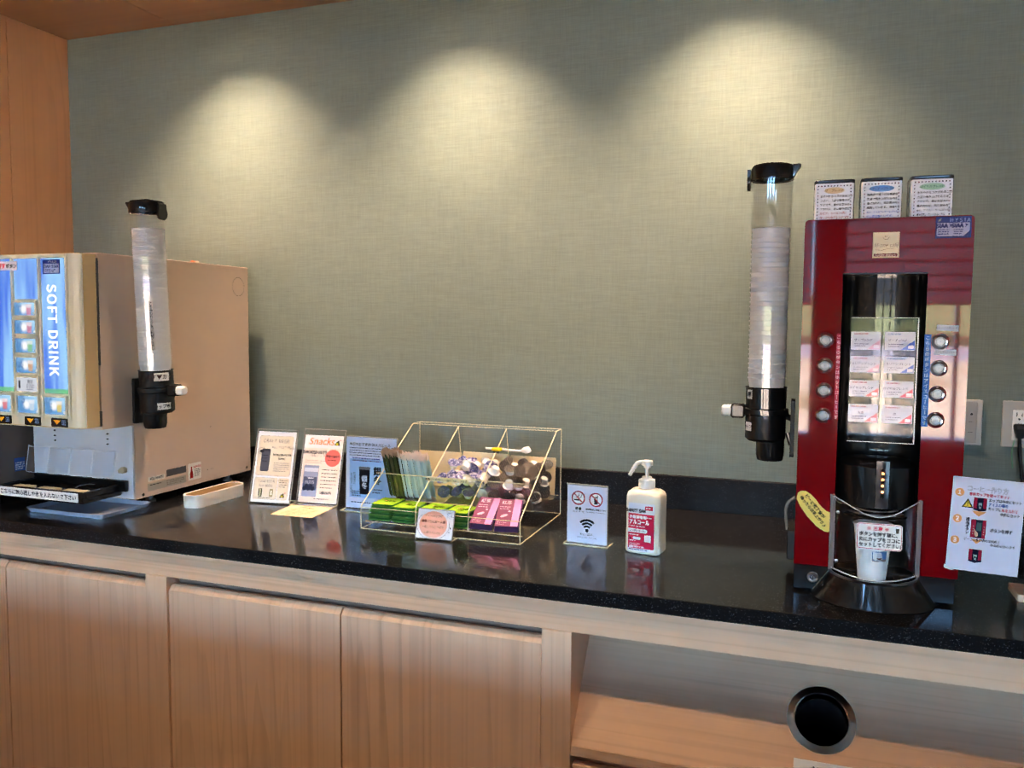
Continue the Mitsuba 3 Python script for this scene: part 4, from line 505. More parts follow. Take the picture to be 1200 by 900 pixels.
cf = Frame(SL.at(np.array((0.0003, 0.002, 0.0006))), SL.u, SL.v)
part(cb, 'card', cf.slab(sbox(0, 0, 0.1002, 0.045), 0, 0.0006), 'paper', smooth=False)
a = Art(cf); a.add('lettering', (20, 20, 22), text('一般ゴミ', 0.0215, 0.0501, 0.017, bold=0.03), 3); a.emit(cb)
# ---------------------------------------------------------------- soft drink machine
XS = -1.657                                     # its right-hand side
dm = thing('drink_dispenser', 'tall beige soft drink machine with a lit blue front panel', 'drink machine')
DXL = -2.005
side = Frame((XS, 0, 0), (0, 1, 0), (0, 0, 1))
prof = Polygon([(-0.644, 1.103), (-0.644, 1.5405), (-0.061, 1.5405), (-0.061, 0.905), (-0.541, 0.905), (-0.541, 1.103)])
part(dm, 'body', side.slab(prof, -(XS - DXL), 0), 'beige_metal', smooth=False)
part(dm, 'top_cover', box(DXL - 0.002, XS + 0.0015, -0.644, -0.059, 1.5405, 1.5435, 0.001), 'beige_metal', smooth=False)
part(dm, 'seam', cat(box(XS - 0.02, XS + 0.0006, -0.6505, -0.6435, 1.265, 1.53), box(XS - 0.02, XS + 0.0008, -0.651, -0.6435, 1.112, 1.15)), 'dark_grey', smooth=False)
# door: rounded front corners, lit panel let in
DF = -0.705
dpoly = Polygon([(DXL, -0.6505)] + [(DXL + 0.022 - 0.022 * math.cos(t), -0.683 - 0.020 * math.sin(t)) for t in np.linspace(0, PI / 2, 7)] + [(XS - 0.022 + 0.022 * math.sin(t), -0.683 - 0.020 * math.cos(t)) for t in np.linspace(0, PI / 2, 7)] + [(XS, -0.6505)])
FZ = Frame((0, 0, 0), (1, 0, 0), (0, 1, 0))
part(dm, 'door', FZ.slab(dpoly, 1.112, 1.5385), 'tan_plastic', smooth=35)
part(dm, 'door_bezel', FZ.slab(dpoly.buffer(0.0012).intersection(sbox(-3, -1, -1, -0.690)), 1.114, 1.537), 'cream_plastic', smooth=35)
# lit panels
def light_panel(key, fn, power):
    scene[key] = {'type': 'diffuse', 'reflectance': rgb((0.04, 0.04, 0.04))}
    return {'type': 'area', 'radiance': proc(lambda p, n, uv: fn(p, n, uv) * (power * UNIT)) if callable(fn) else rgb([power * UNIT * c for c in lin(*fn)])}
def _blue(p, n, uv):
    s = fbm(p.x * 60.0, p.z * 5.0, 3.0, 3); t = fbm(p.x * 14.0, p.z * 4.0, 1.0, 2)
    c = mix((0.05, 0.16, 0.80), (0.32, 0.62, 1.0), smoothstep(0.35, 0.72, s * 0.55 + t * 0.5))
    g = smoothstep(1.2085, 1.2065, p.z) * (0.6 + 0.4 * noise(p.x * 900, p.z * 60))
    return mix(c, (0.14, 0.55, 0.12), g) * 1.0
def lit(parent, name, x0, x1, z0, z1, y, key, em, label=None):
    m = trimesh.Trimesh([(x0, y, z0), (x1, y, z0), (x1, y, z1), (x0, y, z1)], [(0, 1, 2), (0, 2, 3)], process=False)
    k = numbered(f'{parent}__{name}'); scene[k] = {**mikit.ply(m, key, uv=np.array([(0, 0), (1, 0), (1, 1), (0, 1)], float)), 'emitter': em}
    if label: labels[k] = {'label': label}
    return k
em_blue = light_panel('lit_sheet', _blue, 1)
Y0 = DF + 0.0003
COL = [(-1.957, -1.8735), (-1.864, -1.7845), (-1.7745, -1.6945)]
for i in (0, 2):
    p = lit(dm, 'display', COL[i][0], COL[i][1], 1.1965, 1.527, Y0, 'lit_sheet', em_blue)
lit(dm, 'display', COL[1][0], COL[1][1], 1.4275, 1.527, Y0, 'lit_sheet', em_blue)
part(dm, 'display_frame', cat(*[box(x - 0.0032, x + 0.0032, DF - 0.004, DF + 0.004, 1.135, 1.533, 0.001) for x in (-1.9605, -1.8688, -1.7795, -1.6915)], box(-1.962, -1.690, DF - 0.003, DF + 0.004, 1.527, 1.536, 0.001)), 'cream_plastic', smooth=False)
def _drink(cx, cz, cup):
    gx, gz, cc = cx + 0.011, cz - 0.001, lin(*cup)
    def fn(p, n, uv):
        d = dr.sqrt(dr.square(p.x - cx + 0.006) + dr.square(p.z - cz))
        c = mix((0.05, 0.26, 0.62), (0.45, 0.72, 0.92), smoothstep(-0.02, 0.03, p.z - cz + (p.x - cx) * 0.6) * 0.7 + 0.3 * noise(p.z * 700, 1.0))
        c = mix((1.0, 1.0, 1.0), c, smoothstep(0.004, 0.017, d))
        h = (p.z - gz + 0.014) / 0.027
        glass = smoothstep(0.0006, -0.0006, dr.abs(p.x - gx) - 0.0066 - 0.0028 * h) * smoothstep(-0.03, 0.03, h) * smoothstep(1.03, 0.97, h)
        body = mix(cc, mix(cc, (1.0, 0.95, 0.95), 0.6), smoothstep(0.62, 0.7, h) + 0.5 * smoothstep(0.55, 0.75, noise(p.x * 500, p.z * 500)))
        c = mix(c, body, glass * 0.85)
        return mix(c, (0.05, 0.12, 0.3), smoothstep(0.6, 0.65, noise(p.x * 700.0, dr.floor(p.z * 260.0) * 9.0)) * smoothstep(0.0, 0.001, cx - 0.012 - p.x) * 0.8)
    return light_panel('lit_sheet', fn, 1)
def drink_button(x0, x1, z0, z1, cup, rows=1):
    cx, cz = (x0 + x1) / 2, (z0 + z1) / 2
    b = part(dm, 'drink_button', Frame((0, DF - 0.0035, 0)).slab(rrect(cx, cz, x1 - x0, z1 - z0, 0.003, 3).difference(rrect(cx, cz, x1 - x0 - 0.009, z1 - z0 - 0.009, 0.002, 3)), 0, 0.006), 'cream_plastic', smooth=False)
    lit(b, 'picture', x0 + 0.0042, x1 - 0.0042, z0 + 0.0042, z1 - 0.0042, DF - 0.0045, 'lit_sheet', _drink(cx, cz, cup) if cup else light_panel('', (212, 216, 226), 0.9))
    f = Art(Frame((0, DF - 0.0048, 0)))
    if cup:
        f.add('lamp_dot', (250, 250, 250), disc(x1 - 0.012, z0 + 0.010, 0.003), 3)
    else:
        f.add('lettering', (70, 74, 90), text('売切', 0.009, cx + 0.008, cz + 0.004, bold=0.02), 1); f.add('lettering', (70, 74, 90), lines(cx - 0.004, cz - 0.002, 0.026, 3, 0.0055, 0.002, 4), 1)
        f.add('bottle_print', (40, 40, 48), sbox(x0 + 0.010, z0 + 0.012, x0 + 0.016, z1 - 0.012), 1)
    f.emit(b)
zz = [1.4255, 1.3815, 1.3365, 1.2895, 1.2395, 1.193]
CUPS = [(214, 120, 150), (206, 112, 140), (120, 190, 120), (206, 150, 90), None]
for i in range(5): drink_button(-1.8650, -1.7835, zz[i + 1] + 0.0015, zz[i] - 0.0015, CUPS[i], i)
for (x0, x1), c in zip(COL, ((224, 90, 90), (190, 210, 226), (226, 196, 60))): drink_button(x0, x1, 1.1405, 1.1925, c, 9)
f = Art(Frame((0, DF - 0.0002, 0)))
f.add('lettering', (248, 250, 255), affinity.rotate(text('SOFT DRINK', 0.0385, 0, 0, bold=0.035, squeeze=0.92, gap=0.06), -90, origin=(0, 0)).buffer(0), 1)
k0 = f.d.popitem()[1][0]; k0.apply_translation((-1.7545, -0.0003, 1.3515))
kk = numbered(dm + '__lettering'); scene[kk] = {**mikit.ply(k0, 'lit_sheet'), 'emitter': {'type': 'area', 'radiance': rgb([1.25 * UNIT] * 3)}}
f.add('sticker', (28, 48, 128), sbox(-1.7675, 1.489, -1.7115, 1.5235), 1); f.add('sticker', (176, 192, 232), sbox(-1.764, 1.4915, -1.715, 1.5135), 2)
f.add('lettering', (40, 60, 130), text('SIAA SIAA', 0.0105, -1.7395, 1.5035, bold=0.03), 3); f.add('lettering', (40, 60, 130), lines(-1.76, 1.498, 0.036, 2, 0.004, 0.002, 5), 3); f.add('lettering', (220, 228, 250), text('HYSIA', 0.008, -1.735, 1.5155, gap=0.2), 2)
f.add('sticker', (236, 232, 240), sbox(-1.955, 1.499, -1.8465, 1.521), 13); f.add('lettering', (214, 50, 80), text('押す', 0.014, -1.899, 1.5045, bold=0.05), 14); f.add('lettering', (30, 30, 36), text('ボタン', 0.012, -1.866, 1.505, bold=0.05), 14)
f.emit(dm)
# nozzle signs under the panel
for x in (-1.915, -1.8165, -1.7285):
    o = part(dm, 'nozzle_sign', box(x - 0.026, x + 0.026, DF - 0.0035, DF + 0.02, 1.114, 1.1355, 0.002), 'black_gloss', smooth=False)
    f = Art(Frame((0, DF - 0.0035, 0))); f.add('arrow', (250, 170, 40), Polygon([(x - 0.017, 1.1315), (x + 0.007, 1.1315), (x - 0.005, 1.1195)]), 1)
    f.add('lettering', (110, 140, 190), lines(x + 0.010, 1.129, 0.013, 3, 0.0045, 0.0028, 3), 1); f.emit(o)
part(dm, 'nozzle_rail', box(-1.985, -1.69, DF + 0.006, DF + 0.05, 1.1095, 1.1145, 0.001), 'cream_plastic', smooth=False)
# the lower front
part(dm, 'splash_panel', box(DXL + 0.001, XS - 0.012, -0.5465, -0.5405, 0.953, 1.1025, 0.0008), 'pale_panel', smooth=False)
part(dm, 'front_post', box(XS - 0.0115, XS - 0.0005, -0.5475, -0.5405, 0.907, 1.1025, 0.0008), 'pale_panel', smooth=False)
part(dm, 'front_skirt', box(DXL + 0.001, XS - 0.012, -0.545, -0.5405, 0.907, 0.953, 0.0005), 'pale_panel', smooth=False)
vt = []
for x in (-1.925, -1.741):
    for z in (1.0765, 1.063, 1.0495): part(dm, 'vent_slot', box(x - 0.0035, x + 0.0035, -0.5475, -0.5462, z - 0.002, z + 0.002), 'black_dull', smooth=False)
part(dm, 'lock', cat(cyl((-1.685, -0.5465, 0.984), 0.0085, 0.012, -1, 20, b=0.001), cyl((-1.696, -0.5465, 0.981), 0.0055, 0.010, -1, 16, b=0.001)), plastic('brass_worn', 170, 158, 132, 0.35), smooth=40)
# clear cup guard: four shallow bays
bays = []
for i in range(4):
    x0 = -1.972 + 0.0755 * i; t = np.linspace(0, 1, 9)
    xs = x0 + 0.0735 * t; ys = -0.600 - 0.020 * np.sin(PI * t)
    top = np.stack([xs, ys + 0.012, np.full(9, 1.040)], 1); bot = np.stack([xs, ys, np.full(9, 0.974 + 0.0)], 1)
    v = np.vstack([top, bot]); fcs = [(j, j + 9, j + 10) for j in range(8)] + [(j, j + 10, j + 1) for j in range(8)]
    part(dm, 'cup_guard', trimesh.Trimesh(v, fcs, process=False), 'acrylic', smooth=True)
    part(dm, 'guard_rim', cat(tube(top, 0.0011, 6), tube(bot, 0.0009, 6), tube([top[0], (top[0] + bot[0]) / 2, bot[0]], 0.0011, 6), tube([top[-1], (top[-1] + bot[-1]) / 2, bot[-1]], 0.0011, 6)), plastic('clear_rim', 206, 208, 214, 0.2))
part(dm, 'guard_arm', Frame((-1.974, 0, 0), (0, 1, 0)).sheet(Polygon([(-0.60, 0.974), (-0.588, 1.04), (-0.548, 1.046), (-0.548, 0.99)])), 'acrylic', smooth=False)
part(dm, 'guard_arm', Frame((-1.6685, 0, 0), (0, 1, 0)).sheet(Polygon([(-0.60, 0.974), (-0.588, 1.04), (-0.548, 1.046), (-0.548, 0.99)])), 'acrylic', smooth=False)
# drip tray
dt = part(dm, 'drip_tray', cat(box(-1.990, -1.694, -0.676, -0.548, 0.9165, 0.930, 0.003), box(-1.990, -1.694, -0.676, -0.666, 0.930, 0.9455, 0.002), box(-1.990, -1.980, -0.666, -0.548, 0.930, 0.9455, 0.002), box(-1.704, -1.694, -0.666, -0.548, 0.930, 0.9455, 0.002), box(-1.992, -1.672, -0.560, -0.548, 0.928, 0.957, 0.002)), 'black_plastic', smooth=False)
for i in range(24): part(dt, 'slat', box(-1.980 + 0.01148 * i, -1.980 + 0.01148 * i + 0.0075, -0.666, -0.561, 0.930, 0.9345), 'black_plastic', smooth=False)
part(dt, 'hook', tube([(-1.80, -0.600, 0.937), (-1.795, -0.590, 0.942), (-1.780, -0.575, 0.944), (-1.765, -0.570, 0.944)], 0.0012, 6), 'steel')
lb = part(dt, 'label', box(-1.977, -1.7085, -0.6772, -0.6758, 0.9205, 0.9435), 'paper', smooth=False)
f = Art(Frame((0, -0.6772, 0))); f.add('lettering', (40, 44, 60), text('こちらに飲み残しや氷を入れないで下さい', 0.0136, -1.843, 0.9272, bold=0.03), 1); f.emit(lb)
# side marks
f = Art(side); f.step = 0.0004
f.add('sticker', (232, 230, 226), sbox(-0.4955, 0.9445, -0.4345, 0.9565), 1); f.add('lettering', (40, 40, 46), text('BDV-860KT0', 0.0105, -0.465, 0.9468, bold=0.03, squeeze=0.85), 2)
f.add('sticker', (84, 84, 86), sbox(-0.4285, 0.9468, -0.3515, 0.9660), 1); f.add('sticker', (170, 164, 152), sbox(-0.4985, 0.9185, -0.3525, 0.9395), 1); f.add('lettering', (60, 58, 56), lines(-0.49, 0.9335, 0.05, 1, 0.005, 0.0025, 2), 2); f.add('lettering', (126, 120, 110), lines(-0.43, 0.9335, 0.07, 3, 0.005, 0.0022, 8), 2)
f.add('sticker', (236, 230, 224), sbox(-0.3435, 0.9205, -0.2895, 0.9685), 1)
f.add('bottle_print', (150, 20, 20), Polygon([(-0.336, 0.9255), (-0.324, 0.9255), (-0.323, 0.938), (-0.3275, 0.949), (-0.328, 0.9595), (-0.332, 0.9595), (-0.3325, 0.949), (-0.337, 0.938)]), 2)
f.add('lettering', (200, 40, 40), text('Coca-Cola', 0.0085, -0.3065, 0.9545, bold=0.03, slant=0.25, squeeze=0.75), 2); f.add('lettering', (90, 80, 76), lines(-0.318, 0.948, 0.024, 5, 0.0048, 0.002, 6), 2)
f.add('mark', (70, 60, 54), ring(-0.108, 1.4825, 0.0285, 0.0011).difference(sbox(-0.1095, 1.4, -0.1065, 1.6)).difference(sbox(-0.2, 1.481, 0, 1.484)), 1)
f.add('mark', (60, 52, 48), union_all([disc(-0.262, 0.9395, 0.0012), disc(-0.240, 0.9395, 0.001), disc(-0.246, 0.9398, 0.0009), disc(-0.245, 1.065, 0.0013)]), 1)
f.emit(dm)
for yy, z in ((-0.514, 0.9135), (-0.081, 0.9165)): part(dm, 'screw', cyl((XS - 0.0005, yy, z), 0.0042, 0.002, 0, 14, b=0.0006), 'black_dull')
for x in (DXL + 0.05, XS - 0.035):
    for yy in (-0.452, -0.13): part(dm, 'foot', cat(cyl((x, yy, ZT + 0.0003), 0.0145, 0.007, 2, 20, b=0.001), cyl((x, yy, ZT + 0.007), 0.007, 0.019, 2, 14), cyl((x, yy, ZT + 0.017), 0.0115, 0.0082, 2, 6)), plastic('foot_grey', 96, 96, 98, 0.35))
# neighbour on the left
nb = thing('ice_dispenser', 'dark taupe appliance at the left edge beside the soft drink machine', 'drink machine')
part(nb, 'body', box(-2.36, -2.028, -0.655, -0.10, 0.905, 1.34, 0.003), plastic('taupe', 92, 82, 76, 0.5), smooth=False)
part(nb, 'front_trim', box(-2.36, -2.0275, -0.664, -0.6551, 0.905, 1.34, 0.003), plastic('reflection_trim', 206, 214, 226, 0.25), smooth=False)  # blue-white colour stands in for the window mirrored in this edge
for x in (-2.33, -2.06):
    for yy in (-0.62, -0.15): part(nb, 'foot', cyl((x, yy, ZT + 0.0003), 0.014, 0.0245, 2, 16, b=0.001), 'black_dull')
nt = part(nb, 'notice', box(-2.0279, -2.0274, -0.588, -0.556, 0.963, 0.999), matt('notice_blue', 60, 92, 160), smooth=False)
f = Art(Frame((-2.0274, 0, 0), (0, 1, 0))); f.add('lettering', (214, 222, 236), lines(-0.586, 0.984, 0.028, 4, 0.0055, 0.003, 3), 1); f.emit(nt)
for x, y, c in ((-1.70, -0.256, (206, 112, 70)), (-1.70, -0.238, (214, 206, 190))):
    solo('cap_plug', lathe([(0, 0), (0.005, 0), (0.007, 0.003), (0.006, 0.008), (0, 0.0095)], (x, y, 1.5438), 2, 14), matt('plug_%d' % c[2], *c), ('orange' if c[2] < 100 else 'cream') + ' small plug lying on top of the beige drink machine', 'plug')
# drain pads, pale strips in the drip tray
for i, (x0, x1, w) in enumerate(((-1.951, -1.893, 'leftmost'), (-1.866, -1.806, 'middle'), (-1.780, -1.711, 'rightmost'))):
    g = np.random.RandomState(i); n = 9
    xs = np.linspace(x0, x1, n); y0 = -0.659 + 0.002 * g.rand(n); y1 = -0.638 + 0.004 * g.rand(n)
    solo('paper_strip', Frame((0, 0, 0.9376), (1, 0, 0), (0, 1, 0)).slab(Polygon(list(zip(xs, y0)) + list(zip(xs[::-1], y1))), 0, 0.0065), 'ivory', f'cream folded paper strip in the black drip tray, {w} of three', 'paper strip', smooth=False)

# ---------------------------------------------------------------- trays beside it
def open_tray(name, poly, z0, h, wall, flare, mat, label, cat_, inner_shade=None):
    k = thing(name, label, cat_)
    L0 = poly.exterior; out1 = np.array([L0.interpolate(t, normalized=True).coords[0] for t in np.linspace(0, 1, 64, endpoint=False)])
    def inset(p, d): t = np.roll(p, -1, 0) - np.roll(p, 1, 0); t /= np.linalg.norm(t, axis=1, keepdims=True); return p + d * sgn * np.stack([-t[:, 1], t[:, 0]], 1)
    sgn = 1.0 if L0.is_ccw else -1.0
    o0, o1, i1, i0 = inset(out1, flare), out1, inset(out1, wall), inset(out1, flare + wall); out0 = Polygon(o0)
    R = [(o0, z0), (o1, z0 + h), (i1, z0 + h), (i0, z0 + wall)]
    v = np.vstack([np.hstack([a, np.full((64, 1), z)]) for a, z in R]); fcs = []
    for r in range(3):
        for j in range(64):
            q = (j + 1) % 64; fcs += [(r * 64 + j, r * 64 + q, (r + 1) * 64 + q), (r * 64 + j, (r + 1) * 64 + q, (r + 1) * 64 + j)]
    part(k, 'wall', trimesh.Trimesh(v, fcs, process=False), mat, smooth=30)
    if inner_shade:  # darker inside surface: shade of the hollow put into its colour
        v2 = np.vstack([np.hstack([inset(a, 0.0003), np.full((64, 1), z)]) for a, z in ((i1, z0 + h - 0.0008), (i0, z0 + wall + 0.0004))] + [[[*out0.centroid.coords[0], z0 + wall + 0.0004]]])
        part(k, 'inner_shade', trimesh.Trimesh(v2, [q for j in range(64) for q in ((j, (j + 1) % 64, 64 + (j + 1) % 64), (j, 64 + (j + 1) % 64, 64 + j), (64 + j, 64 + (j + 1) % 64, 128))], process=False), inner_shade, smooth=30)
    part(k, 'bottom', Frame((0, 0, z0), (1, 0, 0), (0, 1, 0)).slab(out0.buffer(-0.0008), 0, wall), mat, smooth=False)
    return k
tp = Polygon([(-1.899, -0.672), (-1.640, -0.672), (-1.640, -0.498), (-1.899, -0.498)]).buffer(-0.012).buffer(0.012, quad_segs=5)
open_tray('plastic_tray', tp, ZT + 0.0004, 0.0120, 0.0026, 0.010, plastic('tray_blue', 172, 182, 204, 0.4), 'shallow grey-blue plastic tray under the black drip tray', 'tray')
wt = affinity.rotate(rrect(-1.5335, -0.383, 0.058, 0.205, 0.024, 6), -1.0)
open_tray('oblong_dish', wt, ZT + 0.0004, 0.0345, 0.0045, 0.001, plastic('cream_white', 214, 207, 196, 0.5), 'cream oblong dish with rounded ends beside the beige drink machine', 'dish', matt('inner_shade_tan', 172, 146, 112))  # tan tone inside paints the shade within the dish
for i in range(3):
    solo('bamboo_stick', tube([(-1.655 + 0.012 * i, -0.155, 0.8845), (-1.640 + 0.012 * i, -0.18, 0.8845), (-1.612 + 0.012 * i, -0.215, 0.8845)], 0.0042, 8), matt('bamboo_%d' % i, 190 - 14 * i, 148 - 10 * i, 104), ('outer', 'middle', 'inner')[2 - i] + ' of three light wooden sticks behind the cream oblong dish', 'wooden stick')

# ---------------------------------------------------------------- cup dispensers
def paper_cup_mesh(r, h, n=22, rim=0.0020):
    return [(0.0005, 0.004), (r * 0.715, 0.004), (r * 0.715, 0.0), (r * 0.72, 0.0), (r, h - 0.003), (r + rim, h - 0.0015), (r, h), (r - 0.0003, h - 0.001), (r * 0.72 - 0.0001, 0.0043), (0.0005, 0.0043), (0.0005, 0.0042)]
plastic('cup_white', 238, 240, 244, 0.5, 0.3)
def cup_dispenser(foot, top, r, ztop_cups, zbase, n_cups, pitch, out, label, plate, group):
    """foot, top: axis points; out: direction (x, y) in which the lever points; plate: centre of the mounting plate and its direction."""
    foot, top = np.array(foot, float), np.array(top, float); ax = (top - foot) / np.linalg.norm(top - foot); L = np.linalg.norm(top - foot)
    ox = np.array([out[0], out[1], 0.0]); ox -= ax * (ox @ ax); ox /= np.linalg.norm(ox); oy = np.cross(ax, ox)
    M = np.eye(4); M[:3, 0], M[:3, 1], M[:3, 2], M[:3, 3] = ox, oy, ax, foot
    def tf(m): m = m.copy(); m.apply_transform(M); return m
    k = thing('cup_dispenser', label, 'cup dispenser')
    hb = 0.152                                                # height of the black base
    sx = -r * 0.26
    part(k, 'base', tf(lathe([(0.0005, 0.042), (r - 0.006, 0.040), (r + 0.0006, 0.046), (r + 0.0008, hb - 0.002), (r + 0.002, hb), (r - 0.0003, hb), (r - 0.0004, 0.060), (0.0005, 0.058)], n=44)), 'black_gloss')
    part(k, 'spout', tf(_shift(lathe([(r * 0.60, 0.0), (r * 0.63, 0.0), (r * 0.70, 0.012), (r * 0.71, 0.046), (r * 0.66, 0.046), (r * 0.60, 0.0)], (sx, 0, 0), n=36), 0)), 'black_gloss')
    part(k, 'collar', tf(lathe([(r + 0.0008, 0.094), (r + 0.0055, 0.096), (r + 0.0055, 0.107), (r + 0.0008, 0.109)], n=40)), 'black_gloss')
    part(k, 'tube', tf(lathe([(r, hb - 0.004), (r, L - 0.012)], n=56)), 'tube_clear', smooth=True)
    part(k, 'tube_rim', tf(cat(lathe([(r - 0.0012, L - 0.0125), (r + 0.0006, L - 0.0125), (r + 0.0006, L - 0.0115), (r - 0.0012, L - 0.0115), (r - 0.0012, L - 0.0125)], n=40))), 'dark_grey')
    ld = part(k, 'lid', tf(lathe([(r - 0.003, L - 0.022), (r + 0.002, L - 0.024), (r + 0.0022, L - 0.001), (r - 0.002, L + 0.006), (0.0001, L + 0.013)], n=40)), 'black_gloss')
    part(ld, 'hinge_ear', tf(Frame((r + 0.0025, 0, L - 0.016), (0, 1, 0), (0, 0, 1)).slab(Point(0, -0.010).buffer(0.0165, quad_segs=8).union(sbox(-0.0135, -0.008, 0.0135, 0.014)), 0, 0.006)), 'black_plastic')
    part(ld, 'pull_tab', tf(Frame((0, 0, 0), (1, 0, 0), (0, 0, 1)).slab(Polygon([(-r - 0.001, L - 0.019), (-r - 0.015, L + 0.003), (-r - 0.013, L + 0.006), (-r * 0.8, L + 0.004), (-r * 0.8, L - 0.012)]), -0.013, 0.013)), 'black_gloss')
    lv = part(k, 'lever_arm', tf(box(r + 0.0012, r + 0.030, -0.016, 0.016, 0.086, 0.115, 0.004)), 'black_plastic')
    part(lv, 'lever_tip', tf((rboxx(r + 0.029, r + 0.049, 0.013, 0.0115, 0.1005))), 'white_plastic')
    c, d = np.array(plate[0], float), np.array(plate[1], float)
    P = Frame(c, np.cross((0, 0, 1), d), (0, 0, 1))
    part(k, 'mount_plate', P.slab(rrect(0, 0, 0.034, 0.118, 0.004), 0, 0.008), 'black_dull', smooth=False)
    q = foot + ax * 0.098
    part(k, 'bracket', cat(tube([c + d * 0.006 + np.array((0, 0, 0.02)), (q + c) / 2 + np.array((0, 0, 0.012)), q - d * (r + 0.006)], 0.007, 8), tube([c + d * 0.006 - np.array((0, 0, 0.035)), q - ax * 0.04 - d * (r + 0.004)], 0.005, 8)), 'black_plastic')
    for i in range(n_cups):
        s = ztop_cups - i * pitch
        solo('paper_cup', tf(_shift(lathe(paper_cup_mesh(r - 0.0032, 0.075), n=26), s - 0.075)), 'cup_white', 'white paper cup nested in the clear tube of the ' + group, 'paper cup', 'cups in the tube of the ' + group, smooth=30)
    return k, tf, L
def rboxx(x0, x1, ry, rz, z):
    p = rrect(0, 0, 2 * ry, 2 * rz, min(ry, rz) * 0.7, 4)
    v = [(x, a * s, z + b * s) for x, s in ((x0, 0.96), (x0 + 0.002, 1.0), (x1 - 0.005, 0.98), (x1 - 0.001, 0.8), (x1, 0.62)) for a, b in p.exterior.coords[:-1]]
    return trimesh.convex.convex_hull(np.array(v))
# left: on the side of the drink machine, leaning a little
lf, ltop = (-1.590, -0.5245, 1.0985), (-1.590, -0.5485, 1.672)
k, tf, L = cup_dispenser(lf, ltop, 0.0415, 0.512, 1.0985, 67, 0.0052, (1, 0), 'clear cup tube with black base on the side of the beige drink machine', ((XS + 0.0005, -0.528, 1.167), (1, 0, 0)), 'left dispenser')
P = tf(_shift(cyl((0.0, 0, 0), 0.001, 0.001), 0))
def wrap_label(parent, tf, r, a0, a1, z0, z1, colour, name='sticker', txt=None, h=0.01, vertical=False, tc=(40, 40, 44), bold=0.03):
    """A paper label bent round the tube, and its lettering."""
    def bend(m, rr): v = np.array(m.vertices); t = (a0 + a1) / 2 + v[:, 0] / r; m = m.copy(); m.vertices = np.stack([rr * np.cos(t), rr * np.sin(t), v[:, 1]], 1); return tf(m)
    w = (a1 - a0) * r; xs = np.linspace(-w / 2, w / 2, 9)
    v = np.array([(x, z, 0) for z in (z0, z1) for x in xs]); fc = [(j, j + 1, j + 10) for j in range(8)] + [(j, j + 10, j + 9) for j in range(8)]
    s = part(parent, name, bend(trimesh.Trimesh(v, fc, process=False), r + 0.0012), matt('print_%d_%d_%d' % colour, *colour), smooth=True)
    if txt:
        g = text(txt, h, 0, (z1 - 0.003) if vertical else (z0 + z1) / 2 - h * 0.37, bold=bold, vertical=vertical)
        part(s, 'lettering', bend(Frame((0, 0, 0), (1, 0, 0), (0, 1, 0)).sheet(g.segmentize(0.004)), r + 0.0016), matt('print_%d_%d_%d' % tc, *tc), smooth=False)
wrap_label(k, tf, 0.0415, -1.02, -0.78, 0.205, 0.330, (226, 224, 226), txt='こちらのカップをご利用ください', h=0.0082, vertical=True)
wrap_label(k, tf, 0.0425, -0.95, -0.05, 0.126, 0.147, (230, 226, 220), txt='押す▼カップ', h=0.013, tc=(60, 40, 40))
wrap_label(k, tf, 0.0425, -0.85, -0.02, 0.052, 0.069, (216, 216, 214), txt='カップ専用', h=0.010)
# ---------------------------------------------------------------- papers and stands
def leaning_stand(name, bl, br, top_back, height, label, sheet_col, foot, margin=0.004, head=0.010):
    """An L-shaped clear stand leaning back: bl, br are the lower corners of its face; foot: depth of the clear foot."""
    bl, br = np.array(bl, float), np.array(br, float)
    u = br - bl; w = np.linalg.norm(u); u /= w
    back = np.cross((0, 0, 1), u); v = np.array((0, 0, 1.0)) * math.cos(top_back) + back * math.sin(top_back)
    f = Frame(bl, u, v); k = thing(name, label, 'menu stand')
    part(k, 'holder', f.slab(sbox(0, 0, w, height), -0.0042, -0.0022), 'acrylic', smooth=False)
    part(k, 'holder_edge', cat(f.slab(sbox(0, height - 0.0015, w, height + 0.0003), -0.0044, 0.0012), f.slab(sbox(-0.0004, 0, 0.001, height), -0.0044, 0.0002), f.slab(sbox(w - 0.001, 0, w + 0.0004, height), -0.0044, 0.0002)), plastic('clear_edge', 150, 150, 146, 0.15), smooth=False)
    ft = Frame(bl + np.array((0, 0, -bl[2] + ZT + 0.0004)), u, back)
    part(k, 'foot', ft.slab(sbox(0, -foot if foot > 0 else 0, w, 0 if foot > 0 else -foot), 0, 0.0022), 'acrylic', smooth=False)
    e = -foot if foot > 0 else -foot - 0.001
    part(k, 'foot_edge', cat(ft.slab(sbox(0, e, w, e + 0.0012), 0, 0.0025), ft.slab(sbox(w - 0.0012, min(-foot, 0), w + 0.0003, max(-foot, 0)), 0, 0.0025), ft.slab(sbox(-0.0003, min(-foot, 0), 0.0012, max(-foot, 0)), 0, 0.0025)), 'acrylic_edge', smooth=False)
    pp = part(k, 'sheet', f.slab(sbox(margin, 0.002, w - margin, height - head), -0.0021, -0.0013), matt('sheet_%d_%d_%d' % sheet_col, *sheet_col), smooth=False)
    g = Frame(f.at(np.array((0.0, 0.0, -0.0013))), u, v)
    return k, pp, Art(g), w, height - head
INK = (70, 66, 64)
ZS = ZT + 0.003
k, pp, a, w, h = leaning_stand('menu_stand', (-1.4320, -0.3690, ZS), (-1.3100, -0.3550, ZS), 0.275, 0.203, 'white beer menu on a clear stand, next to the beige drink machine', (238, 238, 242), -0.05, head=0.006)
a.add('border', (226, 214, 194), rrect(w / 2, h - 0.0675, w * 0.84, 0.111, 0.006), 1); a.add('border', (226, 214, 194), rrect(w * 0.36, 0.039, w * 0.56, 0.060, 0.004), 1); a.add('border', (226, 214, 194), rrect(w * 0.79, 0.039, w * 0.26, 0.060, 0.004), 1)
